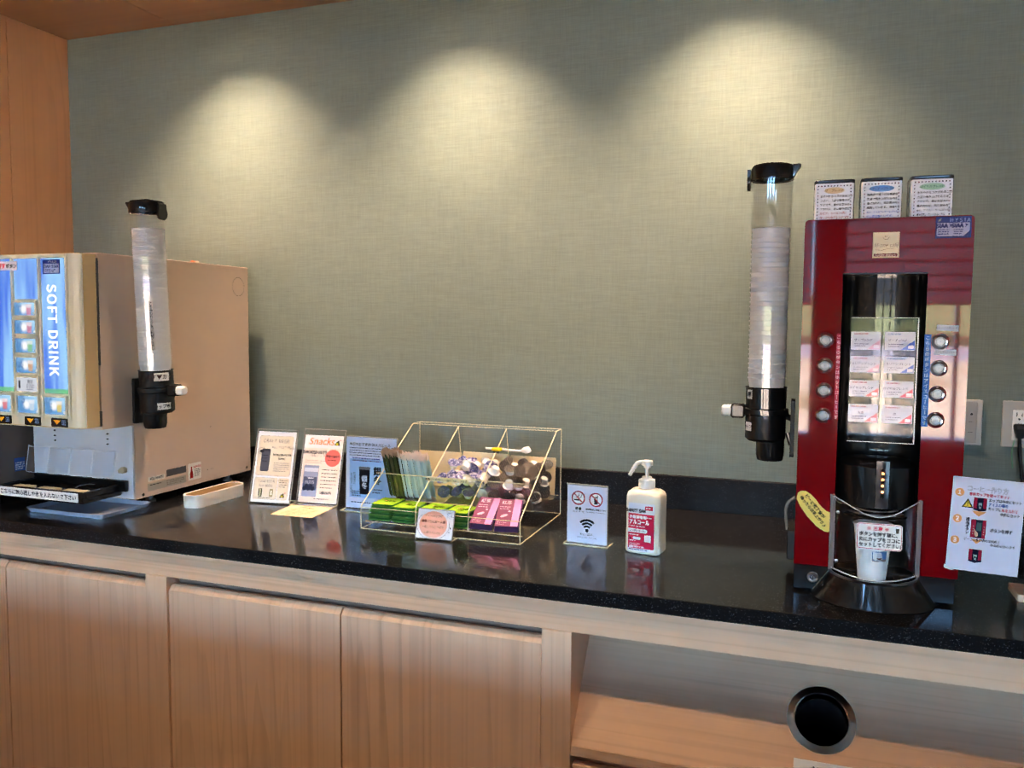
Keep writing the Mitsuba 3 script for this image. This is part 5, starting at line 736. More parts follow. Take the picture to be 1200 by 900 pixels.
for q in (rrect(w / 2, h - 0.0675, w * 0.84, 0.111, 0.006), rrect(w * 0.36, 0.039, w * 0.56, 0.060, 0.004), rrect(w * 0.79, 0.039, w * 0.26, 0.060, 0.004)): a.add('border', (172, 150, 130), q.difference(q.buffer(-0.0006)), 2)
a.add('lettering', (120, 104, 96), text('CRAFT BEER', 0.0125, w / 2, h - 0.031, gap=0.05), 2); a.add('lettering', (120, 104, 96), text('Aru. 770円 (税込)', 0.0088, w * 0.69, h - 0.047), 2)
a.add('lettering', (60, 54, 50), text('WHALEMAN IPA', 0.0075, w * 0.68, h - 0.067, bold=0.05), 2); a.add('lettering', (60, 54, 50), text('500ml', 0.0075, w * 0.68, h - 0.078, bold=0.05), 2); a.add('lettering', (140, 132, 126), lines(w * 0.5, h - 0.088, w * 0.38, 5, 0.0055, 0.002, 3), 2)
a.add('can_print', (84, 86, 98), rrect(w * 0.28, h - 0.080, 0.026, 0.062, 0.006), 3); a.add('can_print', (58, 60, 72), union_all([sbox(w * 0.28 - 0.011, h - 0.068 - 0.008 * i, w * 0.28 + 0.006, h - 0.066 - 0.008 * i) for i in range(3)]), 4); a.add('can_print', (60, 62, 72), rrect(w * 0.28, h - 0.052, 0.026, 0.006, 0.002), 4)
a.add('emblem', (90, 84, 80), ring(w * 0.17, h - 0.055, 0.010, 0.0008), 5); a.add('emblem', (50, 46, 46), disc(w * 0.17, h - 0.056, 0.0065, 0.004), 5)
a.add('lettering', (120, 104, 96), text('Local BEER', 0.0095, w * 0.37, 0.056), 2); a.add('lettering', (120, 104, 96), text('Aru. 660円', 0.0085, w * 0.37, 0.044), 2); a.add('lettering', (130, 122, 116), lines(w * 0.12, 0.0125, w * 0.48, 1, 0.004, 0.002, 4), 2)
a.add('can_print', (78, 76, 54), rrect(w * 0.25, 0.0275, 0.011, 0.022, 0.002), 2); a.add('can_print', (190, 186, 150), sbox(w * 0.25 - 0.002, 0.018, w * 0.25 + 0.002, 0.037), 3); a.add('can_print', (160, 146, 110), rrect(w * 0.52, 0.0275, 0.011, 0.022, 0.002), 2); a.add('can_print', (226, 216, 190), sbox(w * 0.52 - 0.003, 0.022, w * 0.52 + 0.003, 0.034), 3)
a.add('lettering', (120, 112, 106), lines(w * 0.69, 0.062, w * 0.2, 4, 0.006, 0.002, 5), 2)
def emblem(a, x, y, s, L=3):
    a.add('emblem', (52, 50, 30), Polygon([(x - s, y - s * 0.8), (x + s, y - s * 0.8), (x + s * 0.5, y + s), (x, y + s * 0.5), (x - s * 0.4, y + s * 0.3)]), L); a.add('emblem', (206, 190, 60), disc(x, y - s * 0.35, s * 0.45), L + 1); a.add('emblem', (190, 60, 60), disc(x + s * 1.1, y + s * 0.9, s * 0.2), L)
emblem(a, w * 0.79, 0.022, 0.0075); a.emit(pp)
k, pp, a, w, h = leaning_stand('menu_stand', (-1.3090, -0.3265, ZS), (-1.1850, -0.3165, ZS), 0.275, 0.205, 'snack menu with orange heading and red disc on a clear stand', (240, 236, 238), 0.03, head=0.017)
a.add('border', (240, 222, 210), sbox(w * 0.05, 0.004, w * 0.95, h - 0.036), 1)
a.add('lettering', (232, 128, 62), text('Snacks', 0.0235, w * 0.44, h - 0.026, bold=0.012, slant=0.22), 2); emblem(a, w * 0.83, h - 0.020, 0.0085)
a.add('lettering', (60, 56, 60), text('SMOKED NUTS', 0.0115, w * 0.32, h - 0.052, bold=0.055, squeeze=0.9), 2); a.add('lettering', (60, 56, 60), text('燻製ナッツ', 0.007, w * 0.40, h - 0.060, gap=0.25), 2); a.add('lettering', (170, 156, 150), lines(w * 0.10, h - 0.072, w * 0.48, 2, 0.006, 0.002, 1), 2)
a.add('disc_print', (222, 112, 106), disc(w * 0.76, h - 0.062, 0.0235), 2); a.add('lettering', (110, 50, 50), text('売店で販売中', 0.0068, w * 0.76, h - 0.060, bold=0.03), 3); a.add('lettering', (140, 60, 56), lines(w * 0.65, h - 0.069, w * 0.22, 1, 0.004, 0.0022, 9), 3)
a.add('pouch_print', (150, 158, 186), rrect(w * 0.28, 0.061, w * 0.36, 0.086, 0.002), 2); a.add('pouch_print', (84, 92, 122), sbox(w * 0.12, 0.036, w * 0.44, 0.072), 3); a.add('pouch_print', (206, 212, 228), sbox(w * 0.11, 0.086, w * 0.45, 0.097), 3); a.add('pouch_print', (40, 46, 66), union_all([disc(w * (0.16 + 0.05 * i), 0.040 + 0.006 * (i % 2), 0.006) for i in range(5)]), 4); a.add('pouch_print', (214, 218, 232), union_all([text('NUTS', 0.011, w * 0.27, 0.053), sbox(w * 0.22, 0.067, w * 0.36, 0.070)]), 5)
a.add('lettering', (120, 112, 112), lines(w * 0.53, 0.092, w * 0.38, 6, 0.0098, 0.0024, 7), 2); a.add('lettering', (50, 46, 50), text('1個550円', 0.0085, w * 0.68, 0.027, bold=0.04).buffer(0), 2); a.add('lettering', (110, 104, 104), lines(w * 0.42, 0.012, w * 0.46, 1, 0.005, 0.0024, 8), 2)
a.emit(pp)
k, pp, a, w, h = leaning_stand('menu_stand', (-1.1490, -0.3330, ZS), (-0.9980, -0.3330, ZS), 0.03, 0.193, 'pale blue notice with black cup picture on a clear stand', (206, 216, 242), 0.03, margin=0.001, head=0.002)
a.add('border', (150, 190, 236), sbox(0.011, 0.030, w - 0.011, h - 0.058), 1)
a.add('lettering', INK, text('本日のおすすめ 冷えたビール', 0.0092, 0.010, h - 0.022, bold=0.02, align='l'), 2); a.add('lettering', (96, 100, 120), lines(0.010, h - 0.030, w * 0.82, 4, 0.0065, 0.0025, 11), 2); a.add('lettering', (70, 80, 150), lines(0.020, h - 0.0575, w * 0.7, 1, 0.006, 0.003, 12), 2); a.add('lettering', (90, 60, 90), lines(0.020, h - 0.0635, w * 0.7, 1, 0.006, 0.0025, 16), 2)
a.add('cup_print', (26, 26, 32), Polygon([(0.040, h - 0.085), (0.072, h - 0.085), (0.069, h - 0.148), (0.066, h - 0.151), (0.045, h - 0.151), (0.042, h - 0.148)]), 2); a.add('cup_print', (96, 104, 120), rrect(0.056, h - 0.082, 0.034, 0.008, 0.003), 3); a.add('lettering', (210, 220, 240), text('銀冬', 0.0185, 0.056, h - 0.1005, bold=0.02, vertical=True), 4)
a.add('lettering', (26, 28, 36), text('銀冬', 0.024, 0.094, h - 0.076, bold=0.03, vertical=True), 2); a.add('lettering', (80, 96, 130), text('数量限定', 0.0085, 0.026, h - 0.093, vertical=True), 2); a.add('lettering', (80, 96, 130), text('各店限定の商品', 0.0075, 0.017, h - 0.096, vertical=True), 2)
a.add('lettering', (60, 70, 100), lines(0.018, 0.045, 0.032, 3, 0.0055, 0.0026, 13), 2); a.add('lettering', (70, 80, 110), lines(0.080, 0.053, 0.03, 2, 0.008, 0.0026, 14), 2); a.add('lettering', (80, 90, 120), lines(0.016, 0.016, w * 0.5, 1, 0.005, 0.0028, 15), 2)
a.emit(pp)
fl = thing('flyer', 'small peach paper flyer lying flat on the black worktop', 'flyer')
ff = Frame((-1.2940, -0.4625, ZT + 0.0003), (0.1215, 0.004, 0), (-0.004, 0.1215, 0))
part(fl, 'sheet', ff.slab(Polygon([(0, 0), (0.1215, 0.001), (0.117, 0.112), (-0.008, 0.106)]), 0, 0.0004), matt('peach', 236, 204, 172), smooth=False)
a = Art(Frame((-1.2940, -0.4625, ZT + 0.0007), ff.u, ff.v)); a.add('lettering', (110, 80, 60), text('お土産に', 0.013, 0.052, 0.088, bold=0.02, slant=0.2), 1); a.add('lettering', (196, 140, 100), lines(0.015, 0.070, 0.085, 6, 0.011, 0.0035, 20), 1); a.emit(fl)
# upright table sign, no smoking and wifi
ts = thing('table_sign', 'upright clear table sign with no-smoking, no-phone and wifi symbols', 'sign')
f = Frame((-0.5035, -0.4495, ZT + 0.0002), (0.0955, -0.0065, 0)); w, h = 0.0957, 0.1375
part(ts, 'sheet', f.slab(sbox(0.001, 0.004, w - 0.001, h - 0.003), -0.001, 0), matt('sheet_cool', 214, 218, 240), smooth=False)
part(ts, 'holder', cat(f.slab(sbox(0, 0.002, w, h), -0.0032, -0.0012)), 'acrylic', smooth=False)
part(ts, 'holder_edge', cat(f.slab(sbox(0, h - 0.003, w, h + 0.0004), -0.0034, 0.001), f.slab(sbox(w - 0.0008, 0.002, w + 0.0006, h), -0.0034, 0.0004)), 'clear_edge', smooth=False)
part(ts, 'foot', f.slab(sbox(-0.004, 0, w + 0.004, 0.0024), -0.034, 0.012), 'acrylic', smooth=False)
part(ts, 'foot_edge', cat(f.slab(sbox(-0.004, 0, w + 0.004, 0.0026), 0.0115, 0.0130), f.slab(sbox(w + 0.0028, 0, w + 0.0042, 0.0026), -0.034, 0.013), f.slab(sbox(-0.0042, 0, -0.0028, 0.0026), -0.034, 0.013)), 'acrylic_edge', smooth=False)
a = Art(f)
for cx, cy in ((0.0275, 0.106), (0.0690, 0.105)):
    a.add('symbol', (236, 238, 246), disc(cx, cy, 0.0150), 1); a.add('symbol', (168, 24, 48), ring(cx, cy, 0.0160, 0.0026).union(affinity.rotate(sbox(cx - 0.015, cy - 0.0011, cx + 0.015, cy + 0.0011), -45)), 3)
a.add('symbol', (36, 36, 44), union_all([sbox(0.018, 0.1000, 0.031, 0.1030), LineString([(0.022, 0.107), (0.028, 0.110), (0.030, 0.116)]).buffer(0.0007), LineString([(0.028, 0.105), (0.035, 0.109), (0.0355, 0.114)]).buffer(0.0007)]), 2)
a.add('symbol', (36, 36, 44), union_all([rrect(0.069, 0.103, 0.0085, 0.017, 0.001), sbox(0.0715, 0.110, 0.073, 0.1165)]).difference(sbox(0.0662, 0.1055, 0.0718, 0.109)), 2)
a.add('lettering', (34, 34, 44), text('禁 煙', 0.0062, 0.0275, 0.0795, bold=0.05), 1); a.add('lettering', (34, 34, 44), text('No smoking', 0.0048, 0.0275, 0.0735), 1); a.add('lettering', (34, 34, 44), text('携帯電話はご遠慮ください', 0.0041, 0.069, 0.0805, bold=0.05), 1); a.add('lettering', (34, 34, 44), text('No talking on cellphone', 0.0040, 0.069, 0.0745), 1)
cx, cy = 0.0485, 0.033
def arc(r, w_): return Polygon([(cx + (r + w_) * math.sin(t), cy + (r + w_) * math.cos(t)) for t in np.linspace(-0.72, 0.72, 15)] + [(cx + r * math.sin(t), cy + r * math.cos(t)) for t in np.linspace(0.72, -0.72, 15)]).buffer(0.0008)
a.add('symbol', (22, 24, 34), union_all([disc(cx, cy, 0.0040), arc(0.0082, 0.0028), arc(0.0150, 0.0030), arc(0.0222, 0.0032)]), 1)
a.add('lettering', (34, 34, 44), text('Free Wi-Fi', 0.0070, cx, 0.0215), 1); a.add('lettering', (90, 96, 116), text('SSID: guest_free_wifi', 0.0048, cx, 0.0150), 1)
a.emit(ts)
# pump bottle of hand sanitiser
hs = thing('sanitizer_bottle', 'translucent white pump bottle with pink-red label beside the table sign', 'bottle')
ang = math.radians(-8.5); BC = np.array((-0.3215, -0.4535))
def bt(m): m = m.copy(); m.apply_transform(trimesh.transformations.rotation_matrix(ang, (0, 0, 1))); m.apply_translation((BC[0], BC[1], ZT + 0.0003)); return m
plastic('bottle_white', 232, 222, 204, 0.38, 0.45)
secs = [(0.0, 0.072, 0.056, 0.012), (0.002, 0.077, 0.061, 0.014), (0.006, 0.0795, 0.0635, 0.014), (0.030, 0.0785, 0.063, 0.014), (0.060, 0.0775, 0.062, 0.014), (0.110, 0.0785, 0.063, 0.014), (0.126, 0.078, 0.062, 0.015), (0.133, 0.073, 0.057, 0.016), (0.1375, 0.062, 0.048, 0.016), (0.1395, 0.034, 0.034, 0.0165), (0.1415, 0.031, 0.031, 0.0154)]
rows = []
for z, ww, dd, rr in secs:
    L = rrect(0, 0, ww, dd, min(rr, ww / 2 - 1e-4, dd / 2 - 1e-4), 6).exterior; rows.append(np.array([(*L.interpolate(t, normalized=True).coords[0], z) for t in np.linspace(0, 1, 72, endpoint=False)]))
v = np.vstack(rows + [[(0, 0, 0)], [(0, 0, 0.1415)]]); n_ = len(secs)
fc = [q for r in range(n_ - 1) for j in range(72) for q in ((r * 72 + j, r * 72 + (j + 1) % 72, (r + 1) * 72 + (j + 1) % 72), (r * 72 + j, (r + 1) * 72 + (j + 1) % 72, (r + 1) * 72 + j))] + [(n_ * 72, (j + 1) % 72, j) for j in range(72)] + [(n_ * 72 + 1, (n_ - 1) * 72 + j, (n_ - 1) * 72 + (j + 1) % 72) for j in range(72)]
bm = trimesh.Trimesh(v, fc, process=False); bm.fix_normals(); part(hs, 'body', bt(bm), 'bottle_white', smooth=50)
part(hs, 'collar', bt(lathe([(0.0005, 0.1415), (0.0175, 0.1415), (0.0182, 0.1425), (0.0182, 0.1585), (0.017, 0.160), (0.0115, 0.160), (0.0105, 0.166), (0.0005, 0.166)], n=36)), 'white_plastic')
part(hs, 'pump_stem', bt(lathe([(0.0005, 0.166), (0.0042, 0.166), (0.0042, 0.184), (0.0075, 0.186), (0.0075, 0.192), (0.0005, 0.192)], n=24)), 'white_plastic')
part(hs, 'pump_head', bt(cat(lathe([(0.0005, 0.190), (0.0118, 0.190), (0.0124, 0.192), (0.0124, 0.1995), (0.011, 0.2012), (0.0005, 0.2012)], n=30))), 'white_plastic')
part(hs, 'nozzle', bt(tube([(0.000, 0.0, 0.1955), (-0.016, -0.001, 0.1960), (-0.0215, -0.0013, 0.1940), (-0.0255, -0.0016, 0.1895), (-0.0395, -0.0025, 0.1655)], [0.0055, 0.0050, 0.0048, 0.0046, 0.0042], 12)), 'white_plastic')
fo = bt(trimesh.Trimesh([(0, -0.0329, 0), (1, -0.0329, 0), (0, -0.0329, 1)], [(0, 1, 2)], process=False)).vertices
f = Frame(fo[0], fo[1] - fo[0], fo[2] - fo[0]); lw = 0.0585
lb = part(hs, 'label', f.slab(rrect(0.0, 0.0595, 0.0595, 0.105, 0.002), -0.0006, 0), matt('label_pale', 222, 220, 232), smooth=False)
a = Art(f); RD = (204, 44, 78); xl, xr = -0.0290, 0.0290
a.add('red_print', RD, sbox(xl, 0.0130, xr, 0.0890), 1); a.add('red_print', RD, sbox(0.008, 0.0985, 0.0255, 0.107), 1); a.add('lettering', (238, 226, 232), lines(0.010, 0.1015, 0.014, 1, 0.003, 0.003, 3), 2)
a.add('lettering', (36, 30, 40), text('SMART SAN', 0.0088, -0.0125, 0.0925, bold=0.07, squeeze=0.92), 1)
a.add('lettering', (250, 240, 244), text('手指消毒用', 0.0078, -0.0270, 0.0790, bold=0.05, align='l'), 2); a.add('lettering', (250, 240, 244), text('アルコール', 0.0118, -0.0275, 0.0665, bold=0.06, align='l', squeeze=0.78), 2); a.add('lettering', (250, 240, 244), text('Hand Sanitizer', 0.0052, -0.027, 0.0600, bold=0.02, align='l'), 2); a.add('lettering', (250, 230, 236), lines(0.009, 0.0805, 0.0155, 1, 0.003, 0.0026, 5), 2)
a.add('band_print', (236, 232, 240), sbox(xl, 0.0475, 0.010, 0.0560).union(disc(0.010, 0.05175, 0.00425)), 2); a.add('lettering', (80, 40, 60), text('ノンアルコール', 0.0050, -0.009, 0.0498, bold=0.02), 3)
a.add('lettering', (246, 230, 236), lines(-0.027, 0.0415, 0.026, 1, 0.003, 0.0024, 6), 2); a.add('band_print', (240, 236, 242), rrect(-0.0095, 0.0350, 0.018, 0.0062, 0.0015), 2); a.add('symbol', (60, 60, 64), Polygon([(-0.0262, 0.0325), (-0.0218, 0.0325), (-0.024, 0.0375)]), 2); a.add('lettering', (246, 230, 236), lines(-0.026, 0.0285, 0.016, 1, 0.003, 0.002, 7), 2)
a.add('band_print', (226, 222, 234), sbox(0.0075, 0.0285, 0.0225, 0.0440), 2)
a.add('lettering', (246, 230, 236), lines(-0.026, 0.0225, 0.024, 2, 0.0035, 0.0016, 8), 2); a.add('band_print', (240, 228, 234), rrect(-0.0215, 0.0160, 0.0110, 0.0040, 0.0015), 3); a.add('lettering', (246, 232, 238), lines(-0.0145, 0.0150, 0.022, 1, 0.003, 0.0028, 9), 3)
a.add('lettering', (120, 110, 124), lines(-0.027, 0.0092, 0.048, 1, 0.003, 0.0022, 10), 2); a.emit(lb)
# ---------------------------------------------------------------- acrylic organiser with its contents
ox0, ox1, oyf, oyb = -1.0035, -0.5945, -0.507, -0.1835
og = thing('acrylic_organizer', 'clear acrylic three-column organizer holding tea bags, sticks and creamers', 'organizer')
SP = Polygon([(oyf, 0.8808), (oyf, 0.9330), (-0.500, 0.9400), (-0.226, 1.1045), (oyb, 1.1045), (oyb, 0.8808)])
OFS = Frame((0, 0, 0), (0, 1, 0), (0, 0, 1))
def edge_of(poly, x, t=0.0022, d=0.0009):
    f = Frame((x, 0, 0), (0, 1, 0), (0, 0, 1)); return f.slab(poly.buffer(0.0002).difference(poly.buffer(-d)), -t / 2, t / 2)
def sheet_x(x, poly, name):
    part(og, name, Frame((x, 0, 0), (0, 1, 0), (0, 0, 1)).sheet(poly), 'acrylic', smooth=False); part(og, name + '_edge', edge_of(poly, x), 'acrylic_edge', smooth=False)
XD = [ox0 + 0.0015, -0.8680, -0.7320, ox1 - 0.0015]
for x in (XD[0], XD[3]): sheet_x(x, SP, 'side_panel')
DV = Polygon([(-0.485, 0.8945), (-0.480, 0.9420), (-0.226, 1.1030), (-0.190, 0.9400), (-0.430, 0.8945)])
for x in XD[1:3]: sheet_x(x, DV, 'divider')
def flat(name, pts, edges):
    """A clear sheet across the organiser between two (y, z) points, with lit edges."""
    (y0, z0), (y1, z1) = pts
    m = trimesh.Trimesh([(ox0 + 0.003, y0, z0), (ox1 - 0.003, y0, z0), (ox1 - 0.003, y1, z1), (ox0 + 0.003, y1, z1)], [(0, 1, 2), (0, 2, 3)], process=False)
    part(og, name, m, 'acrylic', smooth=False)
    for e, w in edges: y, z = pts[e]; part(og, name + '_edge', box(ox0 + 0.003, ox1 - 0.003, y - w * 0.7, y + w * 0.7, z - 0.0008, z + 0.0008), 'acrylic_edge', smooth=False)
flat('front_lip', ((oyf, 0.8815), (oyf, 0.9330)), ((0, 0.0013), (1, 0.0010)))
flat('base', ((oyf, 0.8822), (oyb, 0.8822)), ((1, 0.0013),))
flat('lower_shelf', ((-0.487, 0.8945), (-0.394, 0.8945)), ((0, 0.0014),))
flat('back_panel', ((oyb, 0.8815), (oyb, 1.1045)), ((1, 0.0013),))
flat('top_strip', ((-0.226, 1.1040), (oyb, 1.1040)), ((0, 0.0014), (1, 0.0014)))
flat('bin_front', ((-0.392, 0.8960), (-0.432, 1.0040)), ((1, 0.0012),))
flat('bin_floor', ((-0.402, 0.9335), (-0.200, 0.9335)), ((0, 0.0012), (1, 0.0012)))
st = part(og, 'label_strip', Frame((0, -0.4285, 0.9945), (1, 0, 0), (0, -0.347, 0.938)).slab(sbox(-0.8640, 0, -0.7540, 0.0095), 0.0006, 0.0012), 'ivory', smooth=False)
a = Art(Frame((0, -0.4285, 0.9945), (1, 0, 0), (0, -0.347, 0.938))); a.add('lettering', (60, 56, 50), text('お取りください 一回につき二つまで', 0.0068, -0.812, 0.0022, bold=0.03), 5); a.emit(st)
cd = thing('backing_card', 'ivory card standing upright along the back of the clear organizer', 'card')
part(cd, 'card', Frame((0, -0.2085, 0.9350), (1, 0, 0), (0, 0.12, 0.99)).slab(sbox(-0.8660, 0, -0.7340, 0.098), 0, 0.0012), 'ivory', smooth=False)
part(cd, 'card', Frame((0, -0.2085, 0.9350), (1, 0, 0), (0, 0.12, 0.99)).slab(sbox(-0.9970, 0, -0.8700, 0.094), 0, 0.0012), 'ivory', smooth=False)
part(cd, 'card', Frame((0, -0.2085, 0.9350), (1, 0, 0), (0, 0.12, 0.99)).slab(sbox(-0.7300, 0, -0.6050, 0.096), 0, 0.0012), 'ivory', smooth=False)
sp = thing('white_spoon', 'white plastic spoon lying along the back panel of the organizer', 'spoon')
part(sp, 'handle', tube([(-0.800, -0.200, 1.0450), (-0.700, -0.200, 1.0430)], 0.0030, 8), 'white_plastic'); part(sp, 'bowl', tube([(-0.700, -0.200, 1.0430), (-0.690, -0.201, 1.0455), (-0.680, -0.203, 1.0475), (-0.672, -0.205, 1.0450)], [0.003, 0.0085, 0.0095, 0.003], 10), 'white_plastic')
cl = thing('yellow_clip', 'small yellow clip on the upper edge of an acrylic divider', 'clip')
part(cl, 'jaw', box(-0.7450, -0.7195, -0.3050, -0.2900, 1.0560, 1.0630, 0.002), matt('clip_yellow', 240, 196, 40), smooth=False); part(cl, 'foot', box(-0.7390, -0.7250, -0.3060, -0.2960, 1.0515, 1.0558, 0.001), 'black_dull', smooth=False)
# tea bags: four stacks of green packets
GT = [(166, 214, 40), (150, 204, 36)]
def packet_mesh(w, d, t, g):
    p = rrect(0, 0, w, d, 0.002, 2).exterior.coords[:-1]; q = rrect(0, 0, w - 0.012, d - 0.012, 0.003, 2).exterior.coords[:-1]
    v = [(x, y, z) for z, s in ((t * 0.42, p), (t * 0.58, p), (0, q), (t, q)) for x, y in s]; return trimesh.convex.convex_hull(np.array(v))
names = ('leftmost', 'second', 'third', 'rightmost')
for s, x in enumerate((-0.9700, -0.9025, -0.8335, -0.7660)):
    g = np.random.RandomState(20 + s); n = (11, 10, 10, 10)[s]
    for i in range(n):
        pk = thing('green_tea_packet', f'green tea packet in the {names[s]} of the four green stacks' if i < n - 1 else f'topmost packet with printed leaves on the {names[s]} green tea stack', 'tea packet', f'packets in the {names[s]} green stack' if i < n - 1 else None)
        a_ = g.uniform(-0.06, 0.06); M = trimesh.transformations.rotation_matrix(a_, (0, 0, 1)); cx, cy, cz = x + g.uniform(-0.0015, 0.0015) + 0.001 * i * (s == 0), -0.4450 + g.uniform(-0.0015, 0.0015), 0.8957 + 0.00385 * i
        m = packet_mesh(0.0585, 0.076, 0.0038, g); m.apply_transform(M); m.apply_translation((cx, cy, cz))
        part(pk, 'packet', m, matt('tea_green_%d' % (i % 3), *((112, 176, 88), (46, 116, 56), (76, 148, 70))[i % 3]), smooth=False)
        if i == n - 1:
            f = Frame((cx, cy, cz + 0.0038), (math.cos(a_), math.sin(a_), 0), (-math.sin(a_), math.cos(a_), 0)); a = Art(f)
            a.add('face_print', (146, 190, 54), rrect(0, 0, 0.0575, 0.075, 0.002, 2), 1); a.add('leaf_print', (96, 140, 30), union_all([affinity.rotate(disc(g.uniform(-0.015, 0.02), g.uniform(-0.02, 0.02), 0.007, 0.003), g.uniform(0, 180)) for _ in range(4)]), 2)
            a.add('leaf_print', (232, 190, 120), disc(-0.006, 0.004, 0.006, 0.004), 3); a.add('lettering', (60, 90, 20), text('緑茶', 0.014, 0.008, -0.006, bold=0.02), 4); a.emit(pk)
# pink packets leaning against the bin front
for s, (x, rot) in enumerate(((-0.7015, -0.02), (-0.6385, 0.16))):
    for i in range(4):
        top = i == 3
        pk = thing('pink_tea_packet', (f'topmost mauve tea packet with a pink band in the {("left", "right")[s]} leaning pile' if top else f'mauve tea packet lower in the {("left", "right")[s]} leaning pile of the organizer'), 'tea packet', None if top else f'mauve packets in the {("left", "right")[s]} pile')
        tl = math.radians(36); f = Frame((x + 0.0015 * i, -0.4835 - 0.0028 * i, 0.8985 + 0.0044 * i), (math.cos(rot), math.sin(rot), 0), (-math.sin(rot) * math.cos(tl), math.cos(rot) * math.cos(tl), math.sin(tl)))
        m = packet_mesh(0.0565, 0.084, 0.0045, None); m.apply_translation((0, 0.042, 0)); part(pk, 'packet', f.put(m), matt('mauve_%d' % (i % 2), *((84, 56, 92), (146, 84, 112))[top]), smooth=False)
        if top:
            a = Art(Frame(f.at(np.array((0, 0.042, 0.0046))), f.u, f.v)); a.add('face_print', (142, 82, 108), rrect(-0.001, 0, 0.0535, 0.082, 0.001, 2), 1); a.add('band_print', (226, 150, 196), sbox(0.0085, -0.0405, 0.0255, 0.0405), 2); a.add('lettering', (236, 206, 220), text('紅茶', 0.012, -0.009, 0.026, bold=0.02), 2)
            a.add('lettering', (216, 170, 190), lines(-0.024, 0.016, 0.026, 2, 0.006, 0.0022, s), 2); a.add('leaf_print', (232, 180, 200), union_all([affinity.rotate(disc(-0.010, -0.010, 0.009, 0.004), 25), disc(0.001, 0.004, 0.003)]), 2); a.add('lettering', (210, 160, 180), lines(-0.024, -0.026, 0.022, 3, 0.005, 0.0018, s + 5), 2); a.emit(pk)
# sugar sticks leaning back in the left bin
def stick(name, x, y, lean, sx, L, w, col, tip, label, group, sd):
    g = np.random.RandomState(sd); k = thing(name, label, 'sugar stick', group)
    v = np.array((sx, lean, 1.0)); v /= np.linalg.norm(v); u = np.cross(v, (0, 1, 0.0)); u = np.array((0.78, -0.62, 0.0)); u -= v * (u @ v)
    f = Frame((x, y, 0.9362), u, v)
    p = np.array([(a, b, c) for b, hw, ht in ((0, w * 0.5, 0.0004), (0.006, w * 0.5, 0.0022), (L * 0.5, w * 0.5, 0.0027), (L - 0.018, w * 0.5, 0.0021)) for a, c in ((-hw, 0), (0, ht), (hw, 0), (0, -ht))])
    fc = [(r * 4 + j, r * 4 + (j + 1) % 4, (r + 1) * 4 + (j + 1) % 4) for r in range(3) for j in range(4)] + [(r * 4 + j, (r + 1) * 4 + (j + 1) % 4, (r + 1) * 4 + j) for r in range(3) for j in range(4)] + [(0, 2, 1), (0, 3, 2), (12, 13, 14), (12, 14, 15)]
    part(k, 'sleeve', f.put(trimesh.Trimesh(p, fc, process=False)), col, smooth=False)
    n = 6; xs = np.linspace(-w * 0.5, w * 0.5, n); top = np.stack([xs * 1.05, L - 0.002 + 0.007 * (g.rand(n) - 0.3), 0.006 * (g.rand(n) - 0.5)], 1); mid = np.stack([xs, np.full(n, L - 0.011), 0.004 * (g.rand(n) - 0.5)], 1); low = np.stack([xs * 0.98, np.full(n, L - 0.019), 0 * xs], 1)
    q = np.vstack([low, mid, top]); ff = [(r * n + j, r * n + j + 1, (r + 1) * n + j + 1) for r in range(2) for j in range(n - 1)] + [(r * n + j, (r + 1) * n + j + 1, (r + 1) * n + j) for r in range(2) for j in range(n - 1)]
    ends = trimesh.Trimesh(q, ff, process=False); e2 = ends.copy(); e2.vertices = e2.vertices * [1, 1, -1] + [0, -0.001, 0.0012]
    part(k, 'crimped_end', f.put(cat(ends, e2)), tip, smooth=False); return k
for i in range(4): matt('stick_dark_%d' % i, *((52, 60, 40), (72, 82, 50), (40, 44, 34), (88, 84, 60))[i])
for i in range(4): matt('stick_pale_%d' % i, *((198, 216, 220), (182, 206, 214), (210, 224, 226), (170, 196, 206))[i])
matt('tip_brown', 186, 158, 138); matt('tip_white', 232, 218, 210)
g = np.random.RandomState(5)
for i in range(14):
    r, c = divmod(i, 7); stick('sugar_stick', -0.9900 + 0.0060 * c + 0.001 * r, -0.374 + 0.026 * r + 0.002 * (c % 2), -0.36, -0.015, 0.132 + g.uniform(-0.003, 0.006), 0.016, 'stick_dark_%d' % (i % 4), 'tip_brown', 'slim dark green sugar stick with brown crimped end, left bin of the organizer', 'dark green sugar sticks in the organizer', 60 + i)
for i in range(18):
    r, c = divmod(i, 9); stick('sugar_stick', -0.9470 + 0.0082 * c + 0.001 * r, -0.374 + 0.026 * r + 0.002 * (c % 2), -0.36, -0.01, 0.126 + g.uniform(-0.003, 0.005), 0.016, 'stick_pale_%d' % (i % 4), 'tip_white', 'slim pale blue sugar stick with white crimped end, left bin of the organizer', 'pale blue sugar sticks in the organizer', 90 + i)
# creamer portions: white cups with printed foil lids
plastic('cream_cup', 236, 232, 228, 0.45, 0.4); 
def foil(key, a, b, mode):
    def fn(p, n, uv):
        q = p.x * 900.0 + 2.0 * noise(p.x * 200, p.z * 200, p.y * 200); w = p.z * 900.0 + p.y * 700.0
        if mode: k = smoothstep(0.14, 0.30, dr.abs(dr.sin(q * 0.6 + w * 0.35))); return mix(b, a, k)
        k = smoothstep(0.36, 0.52, noise(p.x * 400, p.y * 400, p.z * 400)); return mix(b, a, k)
    scene[key] = {'type': 'twosided', 'bsdf': {'type': 'principled', 'base_color': proc(fn), 'roughness': 0.5, 'specular': 0.25}}
foil('foil_blue', lin(30, 34, 104), lin(196, 196, 218), 0); foil('foil_navy', lin(18, 26, 76), lin(58, 66, 120), 0); foil('foil_dark', lin(26, 20, 20), lin(176, 160, 146), 1)
